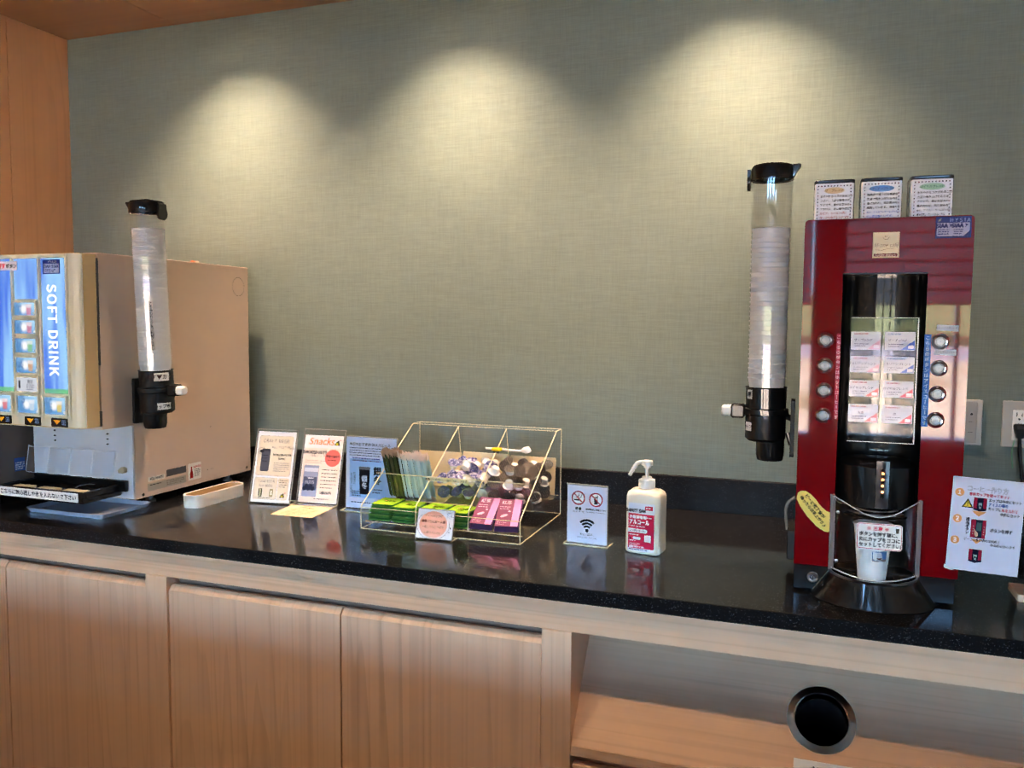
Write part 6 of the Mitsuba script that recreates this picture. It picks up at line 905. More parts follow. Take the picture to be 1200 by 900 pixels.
CREAM = [(0.0005, 0.0), (0.0085, 0.0), (0.0095, 0.0012), (0.0118, 0.0140), (0.0155, 0.0146), (0.0157, 0.0156), (0.0005, 0.0157)]
LID = [(0.0005, 0.0170), (0.0125, 0.0168), (0.0156, 0.0163), (0.0157, 0.0159), (0.0005, 0.0159)]
def creamer(name, c, axis, lidmat, label, group):
    z = np.array(axis, float); z /= np.linalg.norm(z); x = np.cross(z, (0.31, 0.2, 0.9)); x /= np.linalg.norm(x); M = np.eye(4); M[:3, 0], M[:3, 1], M[:3, 2], M[:3, 3] = x, np.cross(z, x), z, c
    k = thing(name, label, 'creamer', group)
    for pn, pr, mt in (('cup', CREAM, 'cream_cup'), ('foil_lid', LID, lidmat)):
        m = lathe([(a, b - 0.009) for a, b in pr], n=20); m.apply_transform(M); part(k, pn, m, mt)
def pile(x0, x1, layers, fn):
    n = 0
    for (z, y0, y1, nx, ny) in layers:
        for iy in range(ny):
            for ix in range(nx):
                fn(n, (x0 + (x1 - x0) * (ix + 0.5 + 0.22 * ((iy + n) % 2) - 0.11) / nx, y0 + (y1 - y0) * (iy + 0.5) / ny, z), iy, ix); n += 1
g = np.random.RandomState(11)
def put_blue(n, c, iy, ix):
    t = n % 5; ax = ((0.25, -0.9, 0.35), (-0.3, -0.7, 0.65), (0.2, -0.35, 0.9), (0.1, 0.75, 0.5), (-0.4, -0.8, -0.35))[t]
    creamer('creamer', np.array(c) + g.uniform(-0.0012, 0.0012, 3), np.array(ax) + g.uniform(-0.15, 0.15, 3), 'foil_navy' if c[2] < 0.97 else 'foil_blue', 'creamer portion with blue patterned foil lid, middle bin of the organizer', 'blue lidded creamers in the middle bin')
def put_dark(n, c, iy, ix):
    t = n % 5; ax = ((-0.15, -0.8, 0.55), (0.35, -0.85, 0.3), (-0.3, 0.3, -0.9), (0.15, -0.5, 0.85), (0.5, -0.6, 0.5))[t]
    creamer('creamer', np.array(c) + g.uniform(-0.0012, 0.0012, 3), np.array(ax) + g.uniform(-0.15, 0.15, 3), 'foil_dark', 'creamer portion with brown striped foil lid, right bin of the organizer', 'brown striped creamers in the right bin')
LAY = [(0.9520, -0.372, -0.222, 4, 4), (0.9850, -0.378, -0.222, 4, 4)]
pile(-0.8640, -0.7360, LAY + [(1.012, -0.320, -0.225, 4, 2)], put_blue)
pile(-0.7280, -0.6000, LAY + [(1.0170, -0.378, -0.225, 4, 3)], put_dark)
# little card in front
k, pp, a, w, h = leaning_stand('card_stand', (-0.8385, -0.5460, ZS), (-0.7475, -0.5440, ZS), 0.30, 0.0690, 'small white card with a pink disc in front of the organizer', (234, 232, 240), -0.035, margin=0.001, head=0.002)
a.add('disc_print', (236, 178, 158), disc(w * 0.45, h * 0.50, 0.0345, 0.0305), 1); a.add('line_print', (96, 90, 100), LineString([(w * 0.45 + 0.0400 * math.cos(t), h * 0.48 + 0.0330 * math.sin(t)) for t in np.linspace(2.4, 6.6, 24)]).buffer(0.0004), 2)
for i, (t, hh) in enumerate((('ティーパックは', 0.0062), ('種類ごとにお一人様', 0.0066), ('一回につき二つまで', 0.0062), ('お取りください', 0.0062))): a.add('lettering', (120, 70, 60), text(t, hh, w * 0.45, h * (0.76 - 0.19 * i), bold=0.03 if i == 1 else 0.0), 3)
a.add('flower_print', (130, 140, 170), union_all([ring(w * 0.87, h * 0.85, 0.0062, 0.0006), ring(w * 0.87, h * 0.85, 0.0036, 0.0006), ring(w * 0.91, h * 0.78, 0.0036, 0.0005)]), 3); a.add('flower_print', (50, 50, 60), union_all([disc(w * 0.93, h * 0.42, 0.0016, 0.0022), disc(w * 0.90, h * 0.28, 0.002, 0.0012)]), 3); a.emit(pp)
# ---------------------------------------------------------------- coffee machine
cm = thing('coffee_machine', 'tall glossy red coffee machine with black middle and round chrome buttons', 'coffee machine')
PY, PX0, PX1, PZ0, PZ1 = -0.620, -0.0115, 0.2640, 0.9315, 1.5705
RX0, RX1, RZ0, RZ1 = 0.0565, 0.1945, 0.9310, 1.4715
front = Frame((0, PY, 0)); PCX = (RX0 + RX1) / 2
pl = rrect((PX0 + PX1) / 2, (PZ0 + PZ1) / 2, PX1 - PX0, PZ1 - PZ0, 0.008, 5)
pl = pl.union(sbox(PX0, PZ0, PX1, PZ0 + 0.03)).difference(sbox(RX0, PZ0 - 0.01, RX1, RZ1))
fp = part(cm, 'front_panel', front.slab(pl, -0.022, 0), 'red_gloss', smooth=False)
part(cm, 'body', cat(box(PX0 + 0.001, PX1 - 0.003, -0.520, -0.115, 0.912, 1.560, 0.002), box(PX0 + 0.001, RX0 - 0.003, -0.5975, -0.520, 0.912, 1.560, 0.001), box(RX1 + 0.003, PX1 - 0.003, -0.5975, -0.520, 0.912, 1.560, 0.001), box(RX0 - 0.004, RX1 + 0.004, -0.5975, -0.520, 1.4755, 1.560, 0.001)), 'black_plastic', smooth=False)
# concave glossy niche
t = np.linspace(0, PI, 25); hw = (RX1 - RX0) / 2
arcp = [(PCX - hw * math.cos(a), PY - 0.001 + 0.066 * math.sin(a) ** 0.8) for a in t]
v = np.array([(x, y, z) for z in (RZ0, RZ1) for x, y in arcp]); fc = [q for j in range(24) for q in ((j, j + 1, j + 26), (j, j + 26, j + 25))]
nc = part(cm, 'niche', trimesh.Trimesh(v, fc, process=False), 'black_gloss', smooth=True)
part(nc, 'niche_top', FZ.slab(Polygon(arcp), RZ1 - 0.0006, RZ1 + 0.002), 'black_gloss', smooth=False)
# buttons with chrome rings
scene['button_lit'] = {'type': 'twosided', 'bsdf': {'type': 'principled', 'base_color': rgb(lin(206, 216, 224)), 'roughness': 0.25, 'specular': 0.5}}
for s, x in ((0, 0.0308), (1, 0.2192)):
    for i, z in enumerate((1.3520, 1.3055, 1.2600, 1.2137)):
        b = part(cm, 'button', Frame((x - 0.0007 * i * s, PY, z)).put(lathe([(0.0085, 0.0004), (0.0085, 0.0022), (0.0005, 0.0028)], n=28)), 'button_lit' if s else plastic('button_grey', 150, 158, 172, 0.25))
        part(b, 'button_ring', Frame((x - 0.0007 * i * s, PY, z)).put(lathe([(0.0087, 0.0002), (0.0087, 0.0046), (0.0108, 0.0052), (0.0138, 0.0022), (0.0144, 0.0002)], n=32)), 'chrome')
        part(b, 'button_mark', Frame((x - 0.0007 * i * s, PY, z)).slab(ring(0, 0, 0.0074, 0.0008), 0.0022, 0.0028), plastic('mark_dark', 70, 74, 80, 0.4), smooth=False)
def sticker(name, poly, col, h=0.0005): return part(cm, name, front.slab(poly, 0.0001, h), matt('print_%d_%d_%d' % col, *col), smooth=False)
o = sticker('red_strip', rrect(0.0530, 1.2860, 0.0072, 0.157, 0.0015), (176, 64, 84)); a = Art(Frame((0, PY - 0.0005, 0))); a.add('lettering', (240, 214, 220), text('こちらのボタンはホットコーヒーです', 0.0076, 0.0530, 1.3615, bold=0.03, vertical=True, gap=0.20), 1); a.emit(o)
o = sticker('blue_strip', affinity.rotate(sbox(0.1937, 1.2015, 0.2045, 1.3645), 0), (70, 120, 196)); a = Art(Frame((0, PY - 0.0005, 0))); a.add('lettering', (214, 228, 246), text('こちらのボタンはアイスコーヒーです', 0.0080, 0.1991, 1.3625, bold=0.03, vertical=True, gap=0.18), 1); a.emit(o)
for z0, x in ((1.3752, 0.2295), (1.3330, 0.2275)):
    o = sticker('small_label', affinity.rotate(rrect(x, z0 + 0.001, 0.0345, 0.0105, 0.0008), -2.5), (206, 208, 222)); a = Art(Frame((0, PY - 0.0005, 0))); a.add('lettering', (84, 84, 120), text('氷を入れてボタンを押す', 0.0034, x, z0 - 0.0003), 1); a.emit(o)
o = sticker('badge', sbox(0.1035, 1.4995, 0.1470, 1.5450), (226, 206, 170), 0.0012); a = Art(Frame((0, PY - 0.0012, 0)))
a.add('print', (238, 226, 196), sbox(0.1052, 1.5012, 0.1453, 1.5433), 1); a.add('print', (116, 46, 50), sbox(0.1060, 1.5022, 0.1440, 1.5072), 2); a.add('lettering', (240, 220, 200), text('Coffee System', 0.0050, 0.1250, 1.5030, bold=0.02), 3)
a.add('lettering', (140, 110, 80), text('M-one café', 0.0096, 0.1255, 1.5185, slant=0.3, squeeze=0.8), 2); a.add('line_print', (150, 120, 90), union_all([LineString([(0.1085, 1.5140), (0.1180, 1.5130), (0.1290, 1.5160), (0.1390, 1.5155)]).buffer(0.0003), LineString([(0.1195, 1.5365), (0.1215, 1.5330), (0.1250, 1.5318), (0.1285, 1.5330), (0.1305, 1.5365)]).buffer(0.0004), LineString([(0.1230, 1.5385), (0.1240, 1.5360), (0.1270, 1.5385)]).buffer(0.0004)]), 2); a.emit(o)
o = sticker('hygiene_sticker', sbox(0.2035, 1.5318, 0.2590, 1.5690), (54, 66, 122)); a = Art(Frame((0, PY - 0.0005, 0)))
a.add('lettering', (150, 164, 204), text('HYSIA', 0.0086, 0.2420, 1.5595, bold=0.02, gap=0.24), 1); a.add('panel_print', (176, 178, 204), sbox(0.2055, 1.5350, 0.2565, 1.5580), 1); a.add('lettering', (50, 54, 104), text('SIAA', 0.0088, 0.2130, 1.5500, bold=0.07), 2); a.add('lettering', (50, 54, 104), text('SIAA', 0.0088, 0.2370, 1.5500, bold=0.07), 2)
for x in (0.2240, 0.2485): a.add('arrow', (50, 54, 104), Polygon([(x, 1.5570), (x + 0.0055, 1.5540), (x, 1.5500), (x + 0.002, 1.5540)]), 2)
a.add('lettering', (70, 74, 120), lines(0.2075, 1.5455, 0.017, 3, 0.0036, 0.0016, 3), 2); a.add('lettering', (70, 74, 120), lines(0.2315, 1.5455, 0.015, 3, 0.0036, 0.0016, 4), 2); a.add('symbol', (54, 66, 122), Polygon([(0.2565, 1.5440), (0.2565, 1.5350), (0.2470, 1.5350)]), 3); a.add('symbol', (150, 160, 150), Polygon([(0.2060, 1.5605), (0.2100, 1.5660), (0.2125, 1.5665), (0.2105, 1.5610)]), 1); a.emit(o)
el = Polygon([(-0.0105, 1.0560), (-0.0085, 1.0660), (-0.003, 1.0705), (0.005, 1.0708), (0.0140, 1.0660), (0.0240, 1.0560), (0.0340, 1.0430), (0.0420, 1.0365), (0.0515, 1.0330), (0.0530, 1.0290), (0.0530, 1.0000), (0.0470, 0.9965), (0.0400, 0.9975), (0.0260, 1.0060), (0.0100, 1.0230), (-0.0040, 1.0420)]).buffer(0.002).buffer(-0.002)
o = sticker('yellow_sticker', el, (226, 206, 116)); a = Art(Frame((0, PY - 0.0005, 0)))
for tx, dx, dz in (('ピーと完了音が', 0.0205, 1.0420), ('鳴ったら出来上がり♪', 0.0178, 1.0315)): a.add('lettering', (50, 44, 34), affinity.rotate(text(tx, 0.0076 if len(tx) < 9 else 0.0070, dx, dz, bold=0.04), -50.5, origin=(dx, dz)), 1)
a.emit(o)
# menu board in the niche: a clear sheet with eight cards
MY = -0.6085; mf = Frame((0, MY, 0)); mb = part(cm, 'menu_board', mf.sheet(sbox(0.0735, 1.1675, 0.1850, 1.3940)), 'board_clear', smooth=False)
part(mb, 'board_edge', cat(mf.slab(sbox(0.0735, 1.1670, 0.1850, 1.1682), -0.0012, 0.0012), mf.slab(sbox(0.1838, 1.1675, 0.1856, 1.3940), -0.002, 0.002), mf.slab(sbox(0.0735, 1.3932, 0.1850, 1.3942), -0.0008, 0.0008)), 'clear_rim', smooth=False)
MENU = [('ザ・ブレンド', 0), ('ザ・ブレンド', 1), ('イタリアンブレンド', 0), ('イタリアンブレンド', 1), ('ロイヤルブレンド', 2), ('ロイヤルブレンド', 3), ('お湯', 2), ('氷', 3)]
for i, (tx, c) in enumerate(MENU):
    q, r = i % 2, i // 2; x0, z1 = (0.0742, 0.1310)[q], (1.3685, 1.3240, 1.2800, 1.2360)[r]; w, h = 0.0500, (0.0330, 0.0300, 0.0300, 0.0330)[r]
    k = part(mb, 'menu_card', Frame((0, MY + 0.0016, 0)).slab(rrect(x0 + w / 2, z1 - h / 2, w, h, 0.002, 3), -0.0004, 0.0004), matt('card_cool', 216, 216, 234), smooth=False)
    a = Art(Frame((0, MY + 0.0012, 0))); col = ((226, 176, 206), (88, 120, 214), (222, 110, 130), (222, 84, 120))[c]
    a.add('corner_print', col, Polygon([(x0 + w - 0.001, z1 - h * 0.45), (x0 + w - 0.001, z1 - h + 0.001), (x0 + w * 0.55, z1 - h + 0.001), (x0 + w * 0.72, z1 - h * 0.75)]), 1); a.add('corner_print', (236, 230, 244), rrect(x0 + w * 0.86, z1 - h * 0.82, 0.0095, 0.006, 0.001, 3), 2)
    a.add('lettering', (96, 92, 140), text(tx, 0.0052, x0 + w * 0.42, z1 - h * 0.52, bold=0.02), 2); a.add('lettering', (196, 120, 150) if c != 1 else (110, 130, 200), lines(x0 + 0.005, z1 - 0.0052, w * 0.6, 1, 0.004, 0.0022, i), 2); a.add('lettering', (130, 128, 168), lines(x0 + 0.006, z1 - h * 0.7, w * 0.5, 2, 0.004, 0.0016, i + 9), 2); a.emit(k)
# nozzle housing
t = np.linspace(0, PI, 33); hr = 0.066
def dome(r, d): return Polygon([(PCX - r * math.cos(a), PY + 0.030 - d * math.sin(a)) for a in t])
no = part(cm, 'nozzle_housing', cat(FZ.slab(dome(hr, 0.056), 1.052, 1.1255), trimesh.convex.convex_hull(np.array([(x, y, 1.1255) for x, y in dome(hr, 0.056).exterior.coords[:-1]] + [(x, y + 0.004, 1.1365) for x, y in dome(hr * 0.86, 0.048).exterior.coords[:-1]] + [(x, y + 0.010, 1.1395) for x, y in dome(hr * 0.5, 0.034).exterior.coords[:-1]]))), 'black_gloss', smooth=35)
cs = [(0.1335 + 0.0108 * s, PY + 0.030 - 0.056 * math.sqrt(1 - ((0.1335 + 0.0108 * s - PCX) / hr) ** 2) - 0.0022) for s in np.linspace(-1, 1, 7)]
part(no, 'chrome_strip', FZ.slab(Polygon(cs + [(x, y + 0.0018) for x, y in cs[::-1]]), 1.0535, 1.1385), 'chrome', smooth=40)
part(no, 'lamp_strip', box(0.1310, 0.1362, cs[3][1] - 0.0010, cs[3][1] + 0.002, 1.072, 1.1245, 0.0005), 'black_gloss', smooth=False)
for i, z in enumerate((1.1170, 1.1060, 1.0950, 1.0840)):
    m = lathe([(0.0026, 0.0), (0.0020, 0.0012), (0.0005, 0.0016)], (0.1336, cs[3][1] - 0.0010, z), -1, 14)
    kk = numbered(no + '__indicator_lamp'); scene[kk] = {**mikit.ply(m, 'white_plastic', smooth=True), 'emitter': {'type': 'area', 'radiance': rgb([UNIT * c for c in (5.5, 1.5, 0.35)])}}
for i, (r_, z) in enumerate(((0.046, 1.049), (0.054, 1.043), (0.060, 1.037))):
    p = dome(r_, 0.060 + 0.006 * i); part(no, 'louvre', FZ.slab(p.difference(dome(r_ - 0.006, 0.054 + 0.006 * i)).intersection(sbox(-1, -2, 1, PY - 0.004)), z - 0.0022, z), 'chrome' if i < 2 else 'black_gloss', smooth=False)
part(no, 'outlet', lathe([(0.0005, -0.012), (0.008, -0.012), (0.011, 0.0), (0.0005, 0.0)], (PCX, PY - 0.012, 1.048), 2, 24), 'black_gloss')
# cup stage: grille plate, flared base
SZ = 0.9285
def fan(r, dx=0.0): return Polygon([(PCX + dx - r * 1.0 * math.cos(a), PY + 0.006 - r * math.sin(a)) for a in t] + [(PCX + r, PY + 0.05), (PCX - r, PY + 0.05)])
gr = part(cm, 'cup_stage', FZ.slab(fan(0.0735).difference(union_all([rrect(PCX + 0.010 * i, PY - 0.026, 0.0055, 0.026, 0.002, 3) for i in range(-3, 4)])), SZ - 0.003, SZ), 'black_gloss', smooth=False)
part(cm, 'stage_rim', FZ.slab(fan(0.0755).difference(fan(0.0728)).intersection(sbox(-1, -2, 1, PY)), SZ - 0.003, SZ + 0.0012), 'chrome', smooth=40)
sk_t, sk_b = 0.0755, 0.1060
v = np.array([(PCX - r * math.cos(a), PY + 0.006 - r * k_ * math.sin(a), z) for r, k_, z in ((sk_t, 1.0, SZ - 0.0032), (sk_b * 0.985, 0.835, 0.8835), (sk_b, 0.84, 0.8812)) for a in t]); n_ = len(t)
fc = [q for r in range(2) for j in range(n_ - 1) for q in ((r * n_ + j, (r + 1) * n_ + j, (r + 1) * n_ + j + 1), (r * n_ + j, (r + 1) * n_ + j + 1, r * n_ + j + 1))]
part(cm, 'flared_base', trimesh.Trimesh(v, fc, process=False), 'black_gloss', smooth=40)
part(cm, 'base', box(PX0 + 0.0005, PX1 - 0.004, PY + 0.007, -0.115, 0.8925, 0.9115, 0.001), 'black_plastic', smooth=False)
part(cm, 'base_front', box(PX0 + 0.0005, PX1 - 0.004, PY + 0.002, PY + 0.02, 0.8850, 0.9310, 0.001), 'black_gloss', smooth=False)
for x in (0.012, 0.236):
    for yy in (-0.585, -0.15): part(cm, 'foot', cyl((x, yy, ZT + 0.0003), 0.013, 0.013, 2, 18, b=0.001), 'black_dull')
kl = part(cm, 'key_lock', Frame((0.0230, PY + 0.002, 0.9085)).put(lathe([(0.0100, 0.0002), (0.0100, 0.0024), (0.0088, 0.0034), (0.0062, 0.0022), (0.0062, 0.0012), (0.0005, 0.0012)], n=30)), 'chrome')
part(kl, 'key_slot', Frame((0.0230, PY + 0.002, 0.9085)).slab(ring(0, 0, 0.0048, 0.0012).union(sbox(-0.0008, -0.003, 0.0008, 0.003)), 0.0013, 0.0020), 'black_dull', smooth=False)
# curved clear cup door with notice
DR = [(0.0545 + 0.1420 * s, PY - 0.0075 - 0.0620 * math.sin(PI * s) ** 0.85) for s in np.linspace(0, 1, 25)]
ztop = [1.0665 - 0.0200 * math.sin(PI * s) ** 1.5 for s in np.linspace(0, 1, 25)]; zbot = 0.9335
v = np.array([(x, y, zbot) for x, y in DR] + [(x, y, z) for (x, y), z in zip(DR, ztop)]); fc = [q for j in range(24) for q in ((j, j + 1, j + 26), (j, j + 26, j + 25))]
cdr = part(cm, 'cup_door', trimesh.Trimesh(v, fc, process=False), 'acrylic', smooth=True)
part(cdr, 'door_rim', cat(tube(v[25:], 0.0011, 6), tube(v[:25], 0.0014, 6)), 'clear_rim')
for x in (0.0525, 0.1985): part(cdr, 'door_flange', cat(box(x - 0.0035, x + 0.0035, PY - 0.0085, PY - 0.0005, 0.9300, 1.0690, 0.0008), box(x - 0.0012 + (0.004 if x < 0.1 else -0.004), x + 0.0012 + (0.004 if x < 0.1 else -0.004), PY - 0.016, PY - 0.0085, 0.9320, 1.0660, 0.0005)), plastic('smoke_clear', 126, 116, 116, 0.12), smooth=False)
for z in (1.0400, 0.9500): part(cdr, 'rivet', Frame((0.0620, PY - 0.020, z)).put(lathe([(0.0034, 0.0), (0.0026, 0.0014), (0.0005, 0.0018)], n=16)), 'steel')
wp = part(cm, 'warning_plate', Frame((0, -0.6925, 0)).slab(rrect(0.1280, 1.0135, 0.0735, 0.0465, 0.006), 0, 0.0012), 'paper', smooth=False)
a = Art(Frame((0, -0.6937, 0))); q = rrect(0.1280, 1.0135, 0.0715, 0.0445, 0.0055); a.add('border', (196, 60, 84), q.difference(q.buffer(-0.0010)), 1)
a.add('lettering', (204, 50, 80), text('※ 注意 ※', 0.0078, 0.1255, 1.0245, bold=0.03), 1)
for i, tx in enumerate(('ボタンを押す前に、', '先にカップをココに', 'セットしてください!')): a.add('lettering', (40, 40, 50), text(tx, 0.0078, 0.0955, 1.0145 - 0.0093 * i, bold=0.05, align='l', squeeze=0.94), 1)
a.add('symbol', (70, 72, 66), Polygon([(0.1535, 1.0300), (0.1595, 1.0300), (0.1585, 1.0215), (0.1545, 1.0215)]), 1); a.emit(wp)
pc = thing('paper_cup', 'white paper cup standing behind the clear curved door of the red machine', 'paper cup'); cx, cy = 0.1215, -0.6510
part(pc, 'cup', lathe(paper_cup_mesh(0.0325, 0.0985, n=40), (cx, cy, SZ + 0.0003), 2, 48), 'cup_white', smooth=30)
bend = lambda r, z: None
def round_print(parent, name, poly, col, r0, r1, z0, z1, off):
    m = Frame((0, 0, 0), (1, 0, 0), (0, 1, 0)).sheet(poly.segmentize(0.004)); v = np.array(m.vertices); r = r0 + (r1 - r0) * (v[:, 1] - z0) / (z1 - z0) + off; tt = -PI / 2 + 0.18 + v[:, 0] / 0.028
    part(parent, name, trimesh.Trimesh(np.stack([cx + r * np.cos(tt), cy + r * np.sin(tt), v[:, 1]], 1), m.faces, process=False), matt('print_%d_%d_%d' % col, *col), smooth=False)
zb, zt_ = SZ + 0.0003, SZ + 0.0958; ra, rb = 0.0325 * 0.735, 0.0315
round_print(pc, 'picture', sbox(-0.0075, 0.9650, 0.0185, 0.9830), (86, 130, 186), ra, rb, zb, zt_, 0.0006); round_print(pc, 'picture', sbox(-0.0075, 0.9650, 0.0185, 0.9690), (150, 130, 126), ra, rb, zb, zt_, 0.0009)
round_print(pc, 'picture', Polygon([(-0.001, 0.9725), (0.010, 0.9725), (0.0055, 0.9815)]).union(disc(0.0045, 0.978, 0.004)), (214, 216, 226), ra, rb, zb, zt_, 0.0012); round_print(pc, 'picture', Polygon([(-0.001, 0.9715), (0.010, 0.9715), (0.0045, 0.9685)]), (90, 40, 44), ra, rb, zb, zt_, 0.0014)
# box and spring hose at its left side
bx = part(cm, 'side_box', box(-0.0265, -0.0110, -0.500, -0.420, 0.905, 0.965, 0.002), 'black_dull', smooth=False)
pts = bez([(-0.0140, -0.46, 1.025), (-0.0400, -0.462, 1.012), (-0.0300, -0.464, 0.985), (-0.0280, -0.464, 0.958)], 60); s_ = np.arange(60)
part(cm, 'spring_hose', tube(pts, 0.0026 + 0.0009 * (s_ % 3 == 0), 10), 'steel', smooth=False)
# cup dispenser on its left side
k, tf, L = cup_dispenser((-0.0775, -0.450, 1.0990), (-0.0785, -0.450, 1.6960), 0.0400, 0.476, 1.0990, 32, 0.0098, (-1, 0), 'clear cup tube with black base at the left side of the red coffee machine', ((PX0 - 0.0085, -0.450, 1.168), (-1, 0, 0)), 'right dispenser')
wrap_label(k, tf, 0.0410, 0.55, 0.90, 0.128, 0.147, (206, 202, 196), txt='専', h=0.012)
wrap_label(k, tf, 0.0410, 0.45, 0.90, 0.062, 0.080, (214, 214, 212), txt='カップ', h=0.007)
# canisters on top
TXT = [('ザ・ブレンド', (214, 196, 160), (120, 80, 40), ['まろやかなコクがあるコロ', 'ンビア、上品な酸味のグ', 'アテマラ、豊かな甘みの', 'ブラジル、甘い香りのエチ', 'オピア、ヒーリングに', 'ぴったりなブレンドです。'], (176, 84, 84)),
       ('イタリアンブレンド', (110, 160, 214), (40, 60, 120), ['焙煎度の違う豆を最適な', '方法で焼き上げたものを', '混ぜ合わせ、味の深みを', '実現しています。深煎りな', 'ので、アイスコーヒーにぴったり', 'の上品な味わいです。'], (70, 100, 190)),
       ('ロイヤルブレンド', (156, 200, 180), (50, 100, 80), ['まろやかなコクがあるコロ', '方法で焼き上げたものを', 'アテマラ、豊かな甘みの', '混ぜ合わせ、味の深みを', 'ので、アイスコーヒーにぴったり', 'オピア、ヒーリングに'], (90, 130, 120))]
for i, (x0, (tt_, oc, tc, ls, lc)) in enumerate(zip((0.0035, 0.0890, 0.1770), TXT)):
    k = thing('coffee_canister', ('black-lidded canister with tan oval label, left one on the red machine', 'black-lidded canister with blue oval label, middle one on the red machine', 'black-lidded canister with green oval label, right one on the red machine')[i], 'canister')
    w = 0.0728; y0 = -0.4700; zb, zt_ = 1.5605, 1.6585
    part(k, 'body', rbox(x0, x0 + w, y0, y0 + 0.072, zb, zt_, 0.008), 'white_plastic', smooth=35)
    part(k, 'lid', rbox(x0 - 0.0008, x0 + w + 0.0008, y0 - 0.0008, y0 + 0.0728, zt_ + 0.0003, zt_ + 0.0065, 0.0085), 'black_plastic', smooth=35)
    part(k, 'side_wrap', cat(box(x0 - 0.0009, x0 - 0.0001, y0 + 0.010, y0 + 0.064, zb + 0.002, zt_ - 0.0005), box(x0 + w + 0.0001, x0 + w + 0.0009, y0 + 0.010, y0 + 0.064, zb + 0.002, zt_ - 0.0005)), 'black_plastic', smooth=False)
    lb = part(k, 'label', box(x0 + 0.002, x0 + w - 0.002, y0 - 0.0007, y0 - 0.0001, zb + 0.002, zt_ - 0.001), matt('label_cool', 234, 238, 248), smooth=False)
    a = Art(Frame((x0, y0 - 0.0007, 0))); xs = np.linspace(0.007, w - 0.007, 11); zs = np.linspace(zt_ - 0.0055, zb + 0.024, 12)
    for j, xx in enumerate(xs): a.add('dot_print', ((40, 44, 60), (120, 60, 80), (60, 60, 90))[j % 3], rrect(xx, zt_ - 0.0055, 0.0026, 0.0026, 0.0006, 2), 1); a.add('dot_print', ((90, 50, 60), (40, 44, 60))[j % 2], rrect(xx, zb + 0.0200, 0.0026, 0.0026, 0.0006, 2), 1)
    for j, z in enumerate(zs[1:]): a.add('dot_print', ((60, 60, 90), (40, 44, 60), (120, 60, 80))[j % 3], rrect(0.0060, z, 0.0024, 0.0024, 0.0006, 2).union(rrect(w - 0.0060, z, 0.0024, 0.0024, 0.0006, 2)), 1)
    a.add('oval_print', oc, disc(w / 2, zt_ - 0.0145, 0.0185 + 0.0035 * (i > 0), 0.0062), 1); a.add('lettering', tc, text(tt_, 0.0052 if i else 0.0058, w / 2, zt_ - 0.0164, bold=0.02), 2)
    for j, l in enumerate(ls): a.add('lettering', (52, 54, 66) if j < 4 or i == 2 else lc, text(l, 0.0050 if len(l) < 14 else 0.0040, 0.0105, zt_ - 0.0275 - 0.0083 * j, bold=0.035, align='l'), 2)
    a.emit(lb)
# instruction card taped to the right side of the front
ic = thing('instruction_card', 'white instruction card with three numbered pictures at the right side of the red machine', 'card')
rt = math.radians(-2.2); f = Frame((0.2495, PY - 0.0012, 1.1170), (math.cos(rt), 0, math.sin(rt)), (-math.sin(rt), 0, math.cos(rt)))
W_, H_ = 0.1125, 0.1665
part(ic, 'card', f.slab(sbox(0, -H_, W_, 0), 0, 0.0006), matt('sheet_cool', 214, 218, 240), smooth=False)
part(ic, 'tape', f.slab(Polygon([(-0.002, -H_ + 0.008), (0.014, -H_ - 0.002), (0.006, -H_ - 0.002), (-0.003, -H_ + 0.002)]), 0.0006, 0.0009), plastic('tape_clear', 226, 228, 236, 0.15), smooth=False)
a = Art(Frame(f.at(np.array((0, 0, 0.0006))), f.u, f.v)); OR, DK = (226, 160, 106), (44, 46, 66)
g = text('コーヒー作り方', 0.0112, 0.055, -0.0235, squeeze=0.82); a.add('lettering', (150, 152, 172), g.buffer(0.0004).difference(g.buffer(-0.0002)), 1)
for nn, xx, zz_ in (('1', 0.0120, -0.0275), ('2', 0.0120, -0.0745), ('3', 0.0110, -0.1130)): a.add('disc_print', OR, disc(xx, zz_, 0.0072), 1); a.add('disc_print', (240, 196, 150), ring(xx, zz_, 0.0072, 0.0006), 2); a.add('lettering', (246, 240, 240), text(nn, 0.0105, xx, zz_ - 0.0038, bold=0.05), 2)
a.add('lettering', (176, 50, 84), text('専用カップを取ってセット', 0.0060, 0.0270, -0.0310, bold=0.05, align='l', squeeze=0.88), 1)
for tx, xx, zz_, cc in (('カップは中央にセット', 0.0580, -0.0395, DK), ('アイスの場合', 0.0580, -0.0470, (50, 76, 150)), ('カップに', 0.0580, -0.0545, DK), ('氷を入れて', 0.0785, -0.0550, (176, 50, 70)), ('中央にセット', 0.0770, -0.0625, DK)): a.add('lettering', cc, text(tx, 0.0062, xx, zz_, bold=0.045, align='l', squeeze=0.82), 1)
a.add('symbol', (40, 40, 44), Polygon([(0.0180, -0.0530), (0.0340, -0.0530), (0.0260, -0.0390)]).buffer(0.0008), 1); a.add('symbol', (226, 190, 70), Polygon([(0.0197, -0.0520), (0.0323, -0.0520), (0.0260, -0.0412)]), 2); a.add('symbol', (40, 40, 44), sbox(0.0253, -0.0485, 0.0267, -0.0435).union(disc(0.0260, -0.0500, 0.0008)), 3)
